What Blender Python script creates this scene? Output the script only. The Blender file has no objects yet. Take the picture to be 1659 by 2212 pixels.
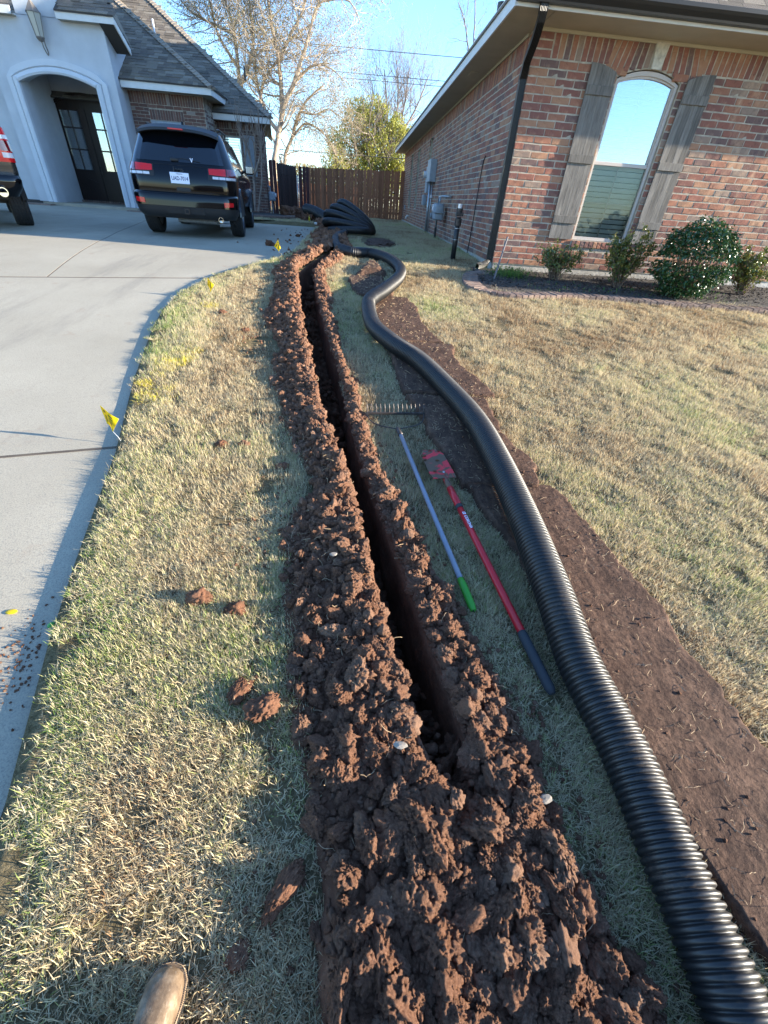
import bpy, bmesh, math, random
import numpy as np
from mathutils import Vector, Matrix, Euler, noise as mn

SC = bpy.context.scene
COL = SC.collection
random.seed(7); RNG = np.random.default_rng(7)
R_ = math.radians

# ------------------------------------------------------------------ camera
CAMH = 1.45
cam = bpy.data.cameras.new('camera'); camo = bpy.data.objects.new('camera', cam); COL.objects.link(camo)
cam.sensor_fit = 'VERTICAL'; cam.sensor_height = 24.0; cam.lens = 24.0*895/2212
cam.clip_start = 0.05; cam.clip_end = 900
fw = Vector((775-829.5, 428-1106, 895)).normalized()
upv = -Vector((735-829.5, 2295-1106, 895)).normalized()
upv = (upv - upv.dot(fw)*fw).normalized()
xv = fw.cross(upv)
RM = Matrix((xv, fw, upv))          # rows: world axes in camera coordinates (x right, y down, z forward)
camo.matrix_world = Matrix(((RM[0][0], -RM[0][1], -RM[0][2], 0), (RM[1][0], -RM[1][1], -RM[1][2], 0),
                            (RM[2][0], -RM[2][1], -RM[2][2], CAMH), (0, 0, 0, 1)))
SC.camera = camo

# ------------------------------------------------------------------ light
EL, AZ = 13.5, 8.5                    # sun height; turn from +x towards -y
tosun = Vector((math.cos(R_(EL))*math.cos(R_(AZ)), -math.cos(R_(EL))*math.sin(R_(AZ)), math.sin(R_(EL))))
w = bpy.data.worlds.new('World'); SC.world = w; w.use_nodes = True
nt = w.node_tree; nt.nodes.clear()
sky = nt.nodes.new('ShaderNodeTexSky'); sky.sky_type = 'NISHITA'; sky.sun_disc = False
sky.sun_elevation = R_(EL); sky.sun_rotation = R_(90+AZ); sky.altitude = 0
sky.air_density = 0.90; sky.dust_density = 0.15; sky.ozone_density = 4.2
bg = nt.nodes.new('ShaderNodeBackground'); bg.inputs[1].default_value = 0.148
wo = nt.nodes.new('ShaderNodeOutputWorld')
nt.links.new(sky.outputs[0], bg.inputs[0]); nt.links.new(bg.outputs[0], wo.inputs[0])
sl = bpy.data.lights.new('sun', 'SUN'); sl.energy = 4.8; sl.angle = R_(0.53); sl.color = (1.0, 0.89, 0.72)
so = bpy.data.objects.new('sun', sl); COL.objects.link(so)
so.rotation_euler = tosun.to_track_quat('Z', 'Y').to_euler(); so.location = (20, -5, 20)
SC.render.engine = 'CYCLES'
vs = SC.view_settings; vs.view_transform = 'Standard'; vs.look = 'None'; vs.gamma = 1; vs.use_curve_mapping = False
vs.exposure = 2.12

# ------------------------------------------------------------------ helpers
def tag(o, label=None, cat=None, group=None, kind=None):
    if label: o['label'] = label
    if cat: o['category'] = cat
    if group: o['group'] = group
    if kind: o['kind'] = kind
    return o

def thing(name, label, cat, loc=(0, 0, 0), rz=0, group=None, kind=None):
    o = bpy.data.objects.new(name, None); COL.objects.link(o)
    o.location = loc; o.rotation_euler = (0, 0, rz); o.empty_display_size = .2
    return tag(o, label, cat, group, kind)

def rootloc(p):
    v = Vector((0, 0, 0))
    while p is not None:
        v = v + Vector(p.location); p = p.parent
    return v

class MB:
    def __init__(s): s.v = []; s.f = []; s.m = []; s.r = []; s.cur = 0; s.rnd = 0.0
    def add(s, vs, fs):
        b = len(s.v); s.v.extend([tuple(q) for q in vs])
        for f in fs: s.f.append([b+i for i in f]); s.m.append(s.cur); s.r.append(s.rnd)
        return s
    def box(s, c, d, rz=0, M=None):
        hx, hy, hz = d[0]/2, d[1]/2, d[2]/2
        P = [Vector((x*hx, y*hy, z*hz)) for z in (-1, 1) for y in (-1, 1) for x in (-1, 1)]
        if M is None: M = Matrix.Rotation(rz, 3, 'Z')
        return s.add([Vector(c)+M@p for p in P], [(0,2,3,1),(4,5,7,6),(0,1,5,4),(2,6,7,3),(0,4,6,2),(1,3,7,5)])
    def bbox(s, c, d, b=.01, rz=0, M=None):           # bevelled box
        hx, hy, hz = d[0]/2, d[1]/2, d[2]/2; b = min(b, hx*.8, hy*.8, hz*.8)
        bm = bmesh.new(); bmesh.ops.create_cube(bm, size=1)
        for v in bm.verts: v.co = Vector((v.co.x*2*hx, v.co.y*2*hy, v.co.z*2*hz))
        bmesh.ops.bevel(bm, geom=bm.edges[:], offset=b, segments=2, affect='EDGES', profile=.5)
        if M is None: M = Matrix.Rotation(rz, 3, 'Z')
        bm.verts.index_update()
        s.add([Vector(c)+M@v.co for v in bm.verts], [[v.index for v in f.verts] for f in bm.faces]); bm.free(); return s
    def prism(s, poly, fn, a, b):                     # poly 2d, fn(u,v,t)->3d, from t=a to t=b
        n = len(poly)
        vs = [fn(u, v, a) for u, v in poly]+[fn(u, v, b) for u, v in poly]
        return s.add(vs, [list(range(n))[::-1], list(range(n, 2*n))]+[(i, (i+1) % n, n+(i+1) % n, n+i) for i in range(n)])
    def tube(s, pts, rad, n=8, cap=True, up=None):
        pts = [Vector(p) for p in pts]
        if not hasattr(rad, '__len__'): rad = [rad]*len(pts)
        t0 = (pts[1]-pts[0]).normalized()
        a = Vector((0, 0, 1)) if abs(t0.z) < .9 else Vector((1, 0, 0))
        u = t0.cross(a).normalized(); vs = []
        for i, p in enumerate(pts):
            t = (pts[min(i+1, len(pts)-1)]-pts[max(i-1, 0)]).normalized()
            u = (u - u.dot(t)*t).normalized(); w_ = t.cross(u)
            for k in range(n):
                an = 2*math.pi*k/n; vs.append(p+(u*math.cos(an)+w_*math.sin(an))*rad[i])
        fs = [(i*n+k, i*n+(k+1) % n, (i+1)*n+(k+1) % n, (i+1)*n+k) for i in range(len(pts)-1) for k in range(n)]
        if cap and n > 2: fs += [list(range(n))[::-1], [(len(pts)-1)*n+k for k in range(n)]]
        return s.add(vs, fs)
    def lathe(s, prof, c, axis='x', n=24):            # prof (r, t)
        vs = []
        for r, t in prof:
            for k in range(n):
                a = 2*math.pi*k/n; u, v = r*math.cos(a), r*math.sin(a)
                q = {'x': (t, u, v), 'y': (u, t, v), 'z': (u, v, t)}[axis]
                vs.append((c[0]+q[0], c[1]+q[1], c[2]+q[2]))
        m = len(prof)
        return s.add(vs, [(i*n+k, i*n+(k+1) % n, (i+1)*n+(k+1) % n, (i+1)*n+k) for i in range(m-1) for k in range(n)])
    def mesh(s, name, mats, smooth=False, off=(0, 0, 0)):
        me = bpy.data.meshes.new(name)
        o_ = Vector(off)
        me.from_pydata([Vector(q)-o_ for q in s.v], [], s.f)
        if not isinstance(mats, (list, tuple)): mats = [mats]
        for m in mats: me.materials.append(m)
        me.polygons.foreach_set('material_index', s.m)
        if smooth: me.polygons.foreach_set('use_smooth', [True]*len(s.f))
        if any(s.r):
            at = me.attributes.new('rnd', 'FLOAT', 'FACE'); at.data.foreach_set('value', s.r)
        me.update(); return me
    def build(s, name, mats, parent=None, smooth=False, local=False, kind=None, label=None):
        off = (0, 0, 0) if (local or parent is None) else rootloc(parent)
        o = bpy.data.objects.new(name, s.mesh(name, mats, smooth, off)); COL.objects.link(o)
        if parent is not None: o.parent = parent
        if kind: o['kind'] = kind
        if label: o['label'] = label
        return o

def npmesh(name, V, F, mats, smooth=True, parent=None, mi=None, attrs=None):
    me = bpy.data.meshes.new(name); V = np.asarray(V, dtype=np.float32); F = np.asarray(F, dtype=np.int32)
    k = F.shape[1]
    me.vertices.add(len(V)); me.vertices.foreach_set('co', V.ravel())
    me.loops.add(F.size); me.loops.foreach_set('vertex_index', F.ravel())
    me.polygons.add(len(F)); me.polygons.foreach_set('loop_start', np.arange(0, F.size, k, dtype=np.int32))
    me.polygons.foreach_set('loop_total', np.full(len(F), k, dtype=np.int32))
    if not isinstance(mats, (list, tuple)): mats = [mats]
    for m in mats: me.materials.append(m)
    if mi is not None: me.polygons.foreach_set('material_index', np.asarray(mi, dtype=np.int32))
    me.polygons.foreach_set('use_smooth', np.full(len(F), smooth))
    for n_, a in (attrs or {}).items():
        at = me.attributes.new(n_, 'FLOAT', 'POINT'); at.data.foreach_set('value', np.asarray(a, dtype=np.float32))
    me.update(calc_edges=True); me.validate()
    o = bpy.data.objects.new(name, me); COL.objects.link(o)
    if parent is not None: o.parent = parent
    return o

# numpy value noise
def _h(ix, iy, iz, s):
    n = (ix.astype(np.int64)*374761393 + iy.astype(np.int64)*668265263 + iz.astype(np.int64)*2147483647 + s*1274126177) & 0xffffffff
    n = ((n ^ (n >> 13))*1274126177) & 0xffffffff
    return ((n ^ (n >> 16)) & 0xffff)/65535.0
def vn(x, y, z=0, s=0):
    x = np.asarray(x, float); y = np.asarray(y, float); z = np.zeros_like(x)+z
    ix, iy, iz = np.floor(x), np.floor(y), np.floor(z); fx, fy, fz = x-ix, y-iy, z-iz
    fx, fy, fz = [t*t*(3-2*t) for t in (fx, fy, fz)]
    r = 0
    for a in (0, 1):
        for b in (0, 1):
            for c in (0, 1):
                r = r + _h(ix+a, iy+b, iz+c, s)*(fx if a else 1-fx)*(fy if b else 1-fy)*(fz if c else 1-fz)
    return r
def fbm(x, y, z=0, o=4, s=0, g=.5):
    r = 0; a = 1; t = 0
    for i in range(o): r = r + a*vn(x*2**i, y*2**i, np.asarray(z)*2**i, s+i*17); t += a; a *= g
    return r/t

# ------------------------------------------------------------------ materials
def mat(name):
    m = bpy.data.materials.new(name); m.use_nodes = True; nt = m.node_tree
    return m, nt, nt.nodes['Principled BSDF']
def setp(b, col=None, rough=None, metal=None, spec=None, coat=None):
    if col is not None: b.inputs['Base Color'].default_value = (*col, 1)
    if rough is not None: b.inputs['Roughness'].default_value = rough
    if metal is not None: b.inputs['Metallic'].default_value = metal
    if spec is not None: b.inputs['Specular IOR Level'].default_value = spec
    if coat is not None: b.inputs['Coat Weight'].default_value = coat; b.inputs['Coat Roughness'].default_value = .03
def N(nt, t, **k):
    n = nt.nodes.new('ShaderNode'+t)
    for a, v in k.items(): setattr(n, a, v)
    return n
def ramp(nt, src, stops, interp='LINEAR'):
    r = N(nt, 'ValToRGB'); r.color_ramp.interpolation = interp
    e = r.color_ramp.elements
    while len(e) < len(stops): e.new(0.5)
    for q, (p, c) in zip(e, stops): q.position = p; q.color = (*c, 1) if len(c) == 3 else c
    nt.links.new(src, r.inputs[0]); return r.outputs[0]
def noise(nt, scale, detail=4, rough=.55, co='Object', dist=0, stretch=None):
    tc = N(nt, 'TexCoord'); src = tc.outputs[co]
    if stretch:
        mp = N(nt, 'Mapping'); mp.inputs['Scale'].default_value = stretch; nt.links.new(src, mp.inputs[0]); src = mp.outputs[0]
    n = N(nt, 'TexNoise'); n.inputs['Scale'].default_value = scale; n.inputs['Detail'].default_value = detail
    n.inputs['Roughness'].default_value = rough; n.inputs['Distortion'].default_value = dist
    nt.links.new(src, n.inputs['Vector']); return n.outputs[0]
def bump(nt, b, h, strength=.3, dist=.01):
    n = N(nt, 'Bump'); n.inputs['Strength'].default_value = strength; n.inputs['Distance'].default_value = dist
    nt.links.new(h, n.inputs['Height']); nt.links.new(n.outputs[0], b.inputs['Normal'])
def mix(nt, a, b, f, mode='MIX'):
    n = N(nt, 'Mix', data_type='RGBA', blend_type=mode)
    for s, i in ((f, 0), (a, 6), (b, 7)):
        if isinstance(s, (int, float)): n.inputs[i].default_value = s
        elif isinstance(s, tuple): n.inputs[i].default_value = (*s, 1)
        else: nt.links.new(s, n.inputs[i])
    return n.outputs[2]
def simple(name, col, rough=.6, metal=0, spec=None, coat=None, var=.0, bscale=0, bstr=.2, bdist=.004, scale=8):
    m, nt, b = mat(name); setp(b, col, rough, metal, spec, coat)
    if var:
        n = noise(nt, scale, 5); c0 = tuple(x*(1-var) for x in col); c1 = tuple(min(1, x*(1+var)) for x in col)
        nt.links.new(ramp(nt, n, [(.3, c0), (.7, c1)]), b.inputs['Base Color'])
    if bscale: bump(nt, b, noise(nt, bscale, 4), bstr, bdist)
    return m
def rndnode(nt, use_attr=True):
    oi = N(nt, 'ObjectInfo'); src = oi.outputs['Random']
    if use_attr:
        at = N(nt, 'Attribute', attribute_name='rnd'); ad = N(nt, 'Math', operation='ADD')
        nt.links.new(src, ad.inputs[0]); nt.links.new(at.outputs['Fac'], ad.inputs[1])
        fr = N(nt, 'Math', operation='FRACT'); nt.links.new(ad.outputs[0], fr.inputs[0]); src = fr.outputs[0]
    return src
def brickmat(name, stops, streak=(.55, .36, .22), mort=.25):
    m, nt, b = mat(name); setp(b, rough=.85, spec=.25)
    base = ramp(nt, rndnode(nt), stops, 'CONSTANT')
    n1 = noise(nt, 9, 5, .6, co='Object', stretch=(1, 1, .35))
    c = mix(nt, base, streak, ramp(nt, n1, [(.50, (0, 0, 0)), (.72, (.5, .5, .5))]))
    n2 = noise(nt, 30, 4, .6); c = mix(nt, c, (.05, .035, .03), ramp(nt, n2, [(.30, (.45,)*3), (.45, (0,)*3)]))
    n3 = noise(nt, 5.5, 6, .75); c = mix(nt, c, (.46, .43, .38), ramp(nt, n3, [(.60, (0, 0, 0)), (.70, (mort,)*3)]))
    hv = N(nt, 'HueSaturation'); hv.inputs['Saturation'].default_value = .95; nt.links.new(c, hv.inputs['Color']); nt.links.new(hv.outputs[0], b.inputs['Base Color'])
    bump(nt, b, noise(nt, 45, 5, .7), .6, .006); return m
M = {}
M['brick'] = brickmat('brick_red', [(0, (.29, .12, .07)), (.18, (.24, .09, .06)), (.36, (.20, .082, .062)), (.50, (.32, .16, .09)), (.62, (.165, .078, .062)), (.72, (.27, .115, .068)), (.82, (.25, .17, .125)), (.91, (.15, .09, .078))])
M['brickL'] = brickmat('brick_brown', [(0, (.16, .075, .055)), (.3, (.13, .065, .05)), (.5, (.19, .10, .075)), (.65, (.12, .07, .06)), (.84, (.25, .2, .17)), (.93, (.15, .08, .06))], streak=(.25, .19, .15))
M['mortar'] = simple('mortar', (.36, .31, .24), .95, var=.25, scale=14, bscale=60, bstr=.6, bdist=.005)
M['conc'] = None
def concmat():
    m, nt, b = mat('driveway_concrete'); setp(b, rough=.88, spec=.25)
    n = noise(nt, .9, 6, .6); n2 = noise(nt, 160, 3, .7); n3 = noise(nt, 3.4, 6, .7)
    c = ramp(nt, n, [(.25, (.31, .272, .20)), (.75, (.415, .37, .28))])
    c = mix(nt, c, (.20, .185, .155), ramp(nt, n2, [(.46, (0,)*3), (.66, (.75,)*3)]))
    c = mix(nt, c, (.24, .15, .10), ramp(nt, n3, [(.60, (0,)*3), (.76, (.55,)*3)]))
    n4 = noise(nt, 1.1, 7, .7, stretch=(2.2, .35, 1)); c = mix(nt, c, (.17, .155, .13), ramp(nt, n4, [(.55, (0,)*3), (.75, (.55,)*3)]))
    nt.links.new(c, b.inputs['Base Color']); bump(nt, b, n2, .35, .003); return m
M['conc'] = concmat()
M['found'] = simple('foundation_concrete', (.40, .37, .32), .9, var=.3, scale=6, bscale=30, bstr=.5, bdist=.01)
def soilmat(name, c0, c1, c2, bs=.8, sc=1.0, inst=False):
    m, nt, b = mat(name); setp(b, rough=.92, spec=.2)
    n = noise(nt, 7*sc, 6, .65); n2 = noise(nt, 60*sc, 5, .7)
    c = ramp(nt, n, [(.3, c0), (.55, c1), (.75, c2)])
    c = mix(nt, c, c0, ramp(nt, n2, [(.35, (.6,)*3), (.6, (0,)*3)]))
    if inst:
        at = N(nt, 'Attribute', attribute_name='tone', attribute_type='INSTANCER')
        c = mix(nt, c, (.34, .22, .15), at.outputs['Fac'])
    nt.links.new(c, b.inputs['Base Color']); bump(nt, b, n2, bs, .008); return m
M['soil'] = soilmat('clay_soil', (.070, .031, .018), (.155, .076, .044), (.25, .135, .083))
M['clod'] = soilmat('clay_clod', (.092, .041, .024), (.23, .116, .069), (.36, .205, .127), sc=1.6, inst=True)
def sodstreak(m):
    nt = m.node_tree; b = nt.nodes['Principled BSDF']; l = b.inputs['Base Color'].links[0].from_socket
    c = mix(nt, l, (.045, .026, .018), ramp(nt, noise(nt, 5, 7, .75, stretch=(5, 1.1, 1)), [(.44, (0,)*3), (.62, (.8,)*3)])); c = mix(nt, c, (.036, .018, .012), ramp(nt, noise(nt, 55, 5, .8), [(.5, (0,)*3), (.6, (.75,)*3)]))
    nt.links.new(c, b.inputs['Base Color'])
M['sod'] = soilmat('sod_underside', (.06, .031, .020), (.140, .080, .051), (.21, .128, .083), bs=.6, sc=1.3)
sodstreak(M['sod'])
def groundmat():
    m, nt, b = mat('lawn_thatch'); setp(b, rough=.95, spec=.1)
    n = noise(nt, 1.2, 5, .6); n2 = noise(nt, 55, 5, .8)
    c = ramp(nt, n, [(.3, (.25, .19, .10)), (.7, (.35, .28, .16))])
    c = mix(nt, c, (.10, .08, .04), ramp(nt, n2, [(.36, (.95,)*3), (.62, (.1,)*3)]))
    nt.links.new(c, b.inputs['Base Color']); bump(nt, b, n2, 1.0, .03); return m
M['lawn'] = groundmat()
def grassmat():
    m, nt, b = mat('grass_blades'); setp(b, rough=.6, spec=.25)
    a = N(nt, 'Attribute', attribute_name='green', attribute_type='INSTANCER')
    p = N(nt, 'Attribute', attribute_name='paint', attribute_type='INSTANCER')
    v = N(nt, 'Attribute', attribute_name='bl')          # per blade random
    ad = N(nt, 'Math', operation='ADD'); nt.links.new(a.outputs['Fac'], ad.inputs[0]); nt.links.new(v.outputs['Fac'], ad.inputs[1])
    c = ramp(nt, ad.outputs[0], [(.04, (.27, .16, .08)), (.20, (.48, .37, .22)), (.62, (.66, .565, .365)), (.80, (.44, .43, .18)), (1.0, (.16, .25, .05))])
    c = mix(nt, c, (.75, .62, .02), p.outputs['Fac'])
    nt.links.new(c, b.inputs['Base Color'])
    tr = N(nt, 'BsdfTranslucent'); nt.links.new(c, tr.inputs[0])
    ms = N(nt, 'MixShader'); ms.inputs[0].default_value = .36
    nt.links.new(b.outputs[0], ms.inputs[1]); nt.links.new(tr.outputs[0], ms.inputs[2])
    nt.links.new(ms.outputs[0], nt.nodes['Material Output'].inputs[0]); return m
M['grass'] = grassmat()
def leafmat(name, c0, c1, rough=.4, spec=.5, tr=.25):
    m, nt, b = mat(name); setp(b, rough=rough, spec=spec)
    at = N(nt, 'Attribute', attribute_name='rnd'); c = ramp(nt, at.outputs['Fac'], [(0, c0), (1, c1)])
    nt.links.new(c, b.inputs['Base Color'])
    t = N(nt, 'BsdfTranslucent'); nt.links.new(c, t.inputs[0]); ms = N(nt, 'MixShader'); ms.inputs[0].default_value = tr
    nt.links.new(b.outputs[0], ms.inputs[1]); nt.links.new(t.outputs[0], ms.inputs[2])
    nt.links.new(ms.outputs[0], nt.nodes['Material Output'].inputs[0]); return m
M['leaf_dark'] = leafmat('leaf_glossy_dark', (.018, .05, .014), (.05, .11, .03), .28, .6, .15)
M['leaf_shrub'] = leafmat('leaf_shrub', (.05, .09, .02), (.22, .20, .04), .32, .6, .25)
M['leaf_spring'] = leafmat('leaf_spring', (.20, .235, .045), (.48, .46, .09), .5, .4, .4)
M['leaf_bud'] = leafmat('leaf_bud', (.17, .145, .07), (.31, .27, .13), .6, .2, .4)
M['leaf_green'] = leafmat('leaf_weed', (.05, .12, .02), (.12, .22, .04), .5, .3, .3)
M['bark'] = simple('bark_pale', (.42, .34, .26), .9, var=.4, scale=3, bscale=25, bstr=.6, bdist=.02)
M['bark2'] = simple('bark_grey', (.22, .18, .155), .9, var=.35, scale=4)
M['twig'] = simple('shrub_twig', (.14, .09, .06), .9)
M['crepe'] = simple('crepe_bark', (.24, .18, .14), .8, var=.4, scale=7)
M['stucco'] = simple('stucco_grey', (.48, .49, .50), .92, var=.06, scale=3, bscale=120, bstr=.35, bdist=.004)
M['stucco2'] = simple('stucco_trim', (.55, .56, .57), .9, var=.04, scale=3, bscale=120, bstr=.25, bdist=.004)
M['white'] = simple('painted_fascia', (.62, .60, .56), .6, var=.06, scale=5)
M['soffit'] = simple('painted_soffit', (.42, .37, .27), .75, var=.07, scale=3)
M['gutter'] = simple('gutter_bronze', (.012, .011, .010), .42, spec=.4)
def shinglemat(name, stops):
    m, nt, b = mat(name); setp(b, rough=.95, spec=.15)
    base = ramp(nt, rndnode(nt), stops, 'CONSTANT'); n = noise(nt, 90, 4, .8)
    c = mix(nt, base, (.05, .045, .04), ramp(nt, n, [(.35, (.8,)*3), (.6, (0,)*3)]))
    nt.links.new(c, b.inputs['Base Color']); bump(nt, b, n, .7, .004); return m
M['shingle'] = shinglemat('roof_shingle', [(0, (.20, .17, .135)), (.25, (.25, .215, .17)), (.5, (.17, .145, .12)), (.7, (.29, .255, .205)), (.88, (.145, .125, .10))])
M['shinglecap'] = simple('ridge_cap', (.27, .225, .175), .95, var=.15, scale=30)
M['underlay'] = simple('roof_deck', (.05, .045, .04), .95)
def woodmat(name, c0, c1, st=(14, 14, 1.2), rough=.8):
    m, nt, b = mat(name); setp(b, rough=rough, spec=.25)
    n = noise(nt, 3, 6, .7, stretch=st, dist=.6)
    oi = N(nt, 'ObjectInfo')
    c = ramp(nt, n, [(.3, c0), (.7, c1)])
    hs = N(nt, 'HueSaturation'); mr = N(nt, 'MapRange'); mr.inputs[3].default_value = .75; mr.inputs[4].default_value = 1.25
    nt.links.new(oi.outputs['Random'], mr.inputs[0]); nt.links.new(mr.outputs[0], hs.inputs['Value']); nt.links.new(c, hs.inputs['Color'])
    nt.links.new(hs.outputs[0], b.inputs['Base Color']); bump(nt, b, n, .5, .006); return m
M['shutter'] = woodmat('weathered_grey_wood', (.075, .068, .06), (.22, .20, .175))
M['fence'] = woodmat('fence_cedar', (.22, .085, .042), (.40, .175, .09))
M['fencedark'] = woodmat('fence_stained_dark', (.035, .022, .02), (.06, .035, .03))
M['fencemaroon'] = woodmat('fence_maroon', (.07, .03, .03), (.11, .05, .045))
M['doorwood'] = woodmat('door_dark_wood', (.012, .007, .006), (.03, .018, .014), rough=.35)
M['frame'] = simple('window_frame', (.46, .40, .35), .5)
M['blind'] = simple('window_blind', (.75, .76, .72), .6)
M['dark'] = simple('dark_void', (.008, .008, .009), .8)
def glassmat(name, refl, tint, rough=.0, trans=.7):
    m, nt, b = mat(name); nt.nodes.remove(b)
    fr = N(nt, 'Fresnel'); fr.inputs[0].default_value = 1.52
    mr = N(nt, 'MapRange'); mr.inputs[1].default_value = 0; mr.inputs[2].default_value = 1; mr.inputs[3].default_value = refl; mr.inputs[4].default_value = 1
    nt.links.new(fr.outputs[0], mr.inputs[0])
    gl = N(nt, 'BsdfGlossy'); gl.inputs['Roughness'].default_value = rough; gl.inputs[0].default_value = (*tint, 1)
    tr = N(nt, 'BsdfTransparent'); tr.inputs[0].default_value = (trans, trans*1.02, trans, 1)
    ms = N(nt, 'MixShader'); nt.links.new(mr.outputs[0], ms.inputs[0]); nt.links.new(tr.outputs[0], ms.inputs[1]); nt.links.new(gl.outputs[0], ms.inputs[2])
    nt.links.new(ms.outputs[0], nt.nodes['Material Output'].inputs[0]); return m
M['glass'] = glassmat('window_glass', .30, (.92, .97, 1), trans=.8)
M['screen'] = glassmat('window_screen_glass', .0, (.6, .7, .7), .05, trans=.82)
M['carpaint'] = simple('black_car_paint', (.002, .002, .003), .07, spec=.30, coat=.30)
M['truckpaint'] = simple('grey_car_paint', (.055, .05, .045), .25, metal=.5, coat=1.0)
M['plastic'] = simple('black_plastic', (.012, .012, .013), .55)
M['carglass'] = simple('tinted_glass', (.002, .003, .005), .03, spec=.8, coat=.5)
M['tyre'] = simple('tyre_rubber', (.016, .016, .017), .75)
M['rim'] = simple('dark_alloy', (.10, .10, .105), .3, metal=.9)
M['chrome'] = simple('chrome', (.55, .55, .56), .12, metal=1)
M['redlamp'] = simple('red_lens', (.62, .010, .014), .2, coat=.3)
M['reddark'] = simple('dark_red_lens', (.16, .006, .01), .12, coat=1)
M['clearlamp'] = simple('clear_lens', (.6, .6, .62), .15, coat=1)
M['plate'] = simple('plate_white', (.72, .74, .82), .4)
M['platetext'] = simple('plate_blue', (.02, .03, .10), .4)
M['steel'] = simple('galvanised', (.32, .34, .36), .4, metal=.6, var=.2, scale=15)
M['meter'] = simple('meter_grey', (.25, .28, .31), .5, var=.1, scale=12)
M['metal_dark'] = simple('dark_steel', (.06, .05, .045), .5, metal=.6, var=.4, scale=30)
def pipemat():
    m, nt, b = mat('black_hdpe'); setp(b, rough=.4, spec=.5)
    f = ramp(nt, noise(nt, 7, 7, .75), [(.52, (0,)*3), (.74, (.75,)*3)]); f2 = ramp(nt, noise(nt, 90, 3, .7), [(.4, (0,)*3), (.7, (1,)*3)])
    k = mix(nt, (0., 0., 0.), f, f2); c = mix(nt, (.012, .012, .0125), (.13, .085, .055), k); nt.links.new(c, b.inputs['Base Color'])
    r = ramp(nt, k, [(0, (.44,)*3), (1, (.85,)*3)]); nt.links.new(r, b.inputs['Roughness']); bump(nt, b, noise(nt, 30, 3), .12, .002); return m
M['blackpipe'] = pipemat()
M['blackmatte'] = simple('black_pvc', (.012, .012, .013), .45)
M['red'] = simple('red_fibreglass', (.46, .012, .02), .35, var=.12, scale=12)
def shovelmat():
    m, nt, b = mat('red_paint_with_mud'); setp(b, rough=.6)
    n = noise(nt, 9, 6, .6, dist=1.2); f = ramp(nt, n, [(.47, (0,)*3), (.51, (1,)*3)])
    nt.links.new(mix(nt, (.62, .03, .04), (.12, .065, .035), f), b.inputs['Base Color']); bump(nt, b, f, .5, .004); return m
M['shovel'] = shovelmat()
M['grip'] = simple('black_foam', (.028, .03, .034), .75, bscale=90, bstr=.3)
M['rakepole'] = simple('grey_pole', (.22, .245, .30), .4, var=.08, scale=30)
M['greengrip'] = simple('green_grip', (.035, .26, .02), .5)
M['flag'] = None
def flagm():
    m, nt, b = mat('yellow_flag'); setp(b, (.80, .62, .01), .5)
    t = N(nt, 'BsdfTranslucent'); t.inputs[0].default_value = (.8, .62, .01, 1); ms = N(nt, 'MixShader'); ms.inputs[0].default_value = .4
    nt.links.new(b.outputs[0], ms.inputs[1]); nt.links.new(t.outputs[0], ms.inputs[2]); nt.links.new(ms.outputs[0], nt.nodes['Material Output'].inputs[0]); return m
M['flag'] = flagm()
M['ink'] = simple('flag_ink', (.12, .09, .01), .6)
M['mulch'] = simple('mulch', (.05, .042, .036), .95, var=.6, scale=40, bscale=60, bstr=1, bdist=.02)
M['mulchchip'] = leafmat('mulch_chip', (.025, .02, .017), (.13, .11, .09), .9, .1, .0)
M['paver'] = brickmat('edging_brick', [(0, (.17, .11, .085)), (.4, (.22, .15, .115)), (.7, (.15, .105, .085))], streak=(.26, .2, .15), mort=.4)
def bootm():
    m, nt, b = mat('tan_leather'); setp(b, rough=.7)
    n = noise(nt, 22, 7, .7); c = ramp(nt, n, [(.32, (.07, .042, .022)), (.5, (.15, .10, .058)), (.68, (.27, .20, .13))])
    n5 = noise(nt, 60, 4, .7, stretch=(1, .12, 1)); c = mix(nt, c, (.40, .33, .25), ramp(nt, n5, [(.60, (0,)*3), (.72, (.7,)*3)]))
    nt.links.new(c, b.inputs['Base Color']); bump(nt, b, noise(nt, 60, 5, .7), .35, .003); return m
M['boot'] = bootm()
M['sole'] = simple('boot_sole', (.02, .018, .016), .7)
M['jean'] = simple('denim', (.04, .055, .09), .9)
M['wire'] = simple('power_cable', (.05, .05, .055), .6)
M['root'] = simple('root_fibre', (.38, .27, .16), .9)
M['stakem'] = simple('stake_grey', (.14, .13, .14), .6)
M['stone'] = simple('pale_stone', (.22, .19, .155), .8, var=.3, scale=30, bscale=50)
M['keystone'] = simple('cast_stone', (.50, .46, .38), .85, var=.25, scale=20, bscale=60)
M['lampglass'] = simple('lamp_glass', (.42, .40, .33), .25)
M['lampmetal'] = simple('lamp_metal', (.16, .14, .12), .6)
M['filler'] = simple('joint_filler', (.075, .055, .04), .95)
M['wood'] = simple('pale_board', (.095, .070, .045), .8, var=.3, scale=9)

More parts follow.
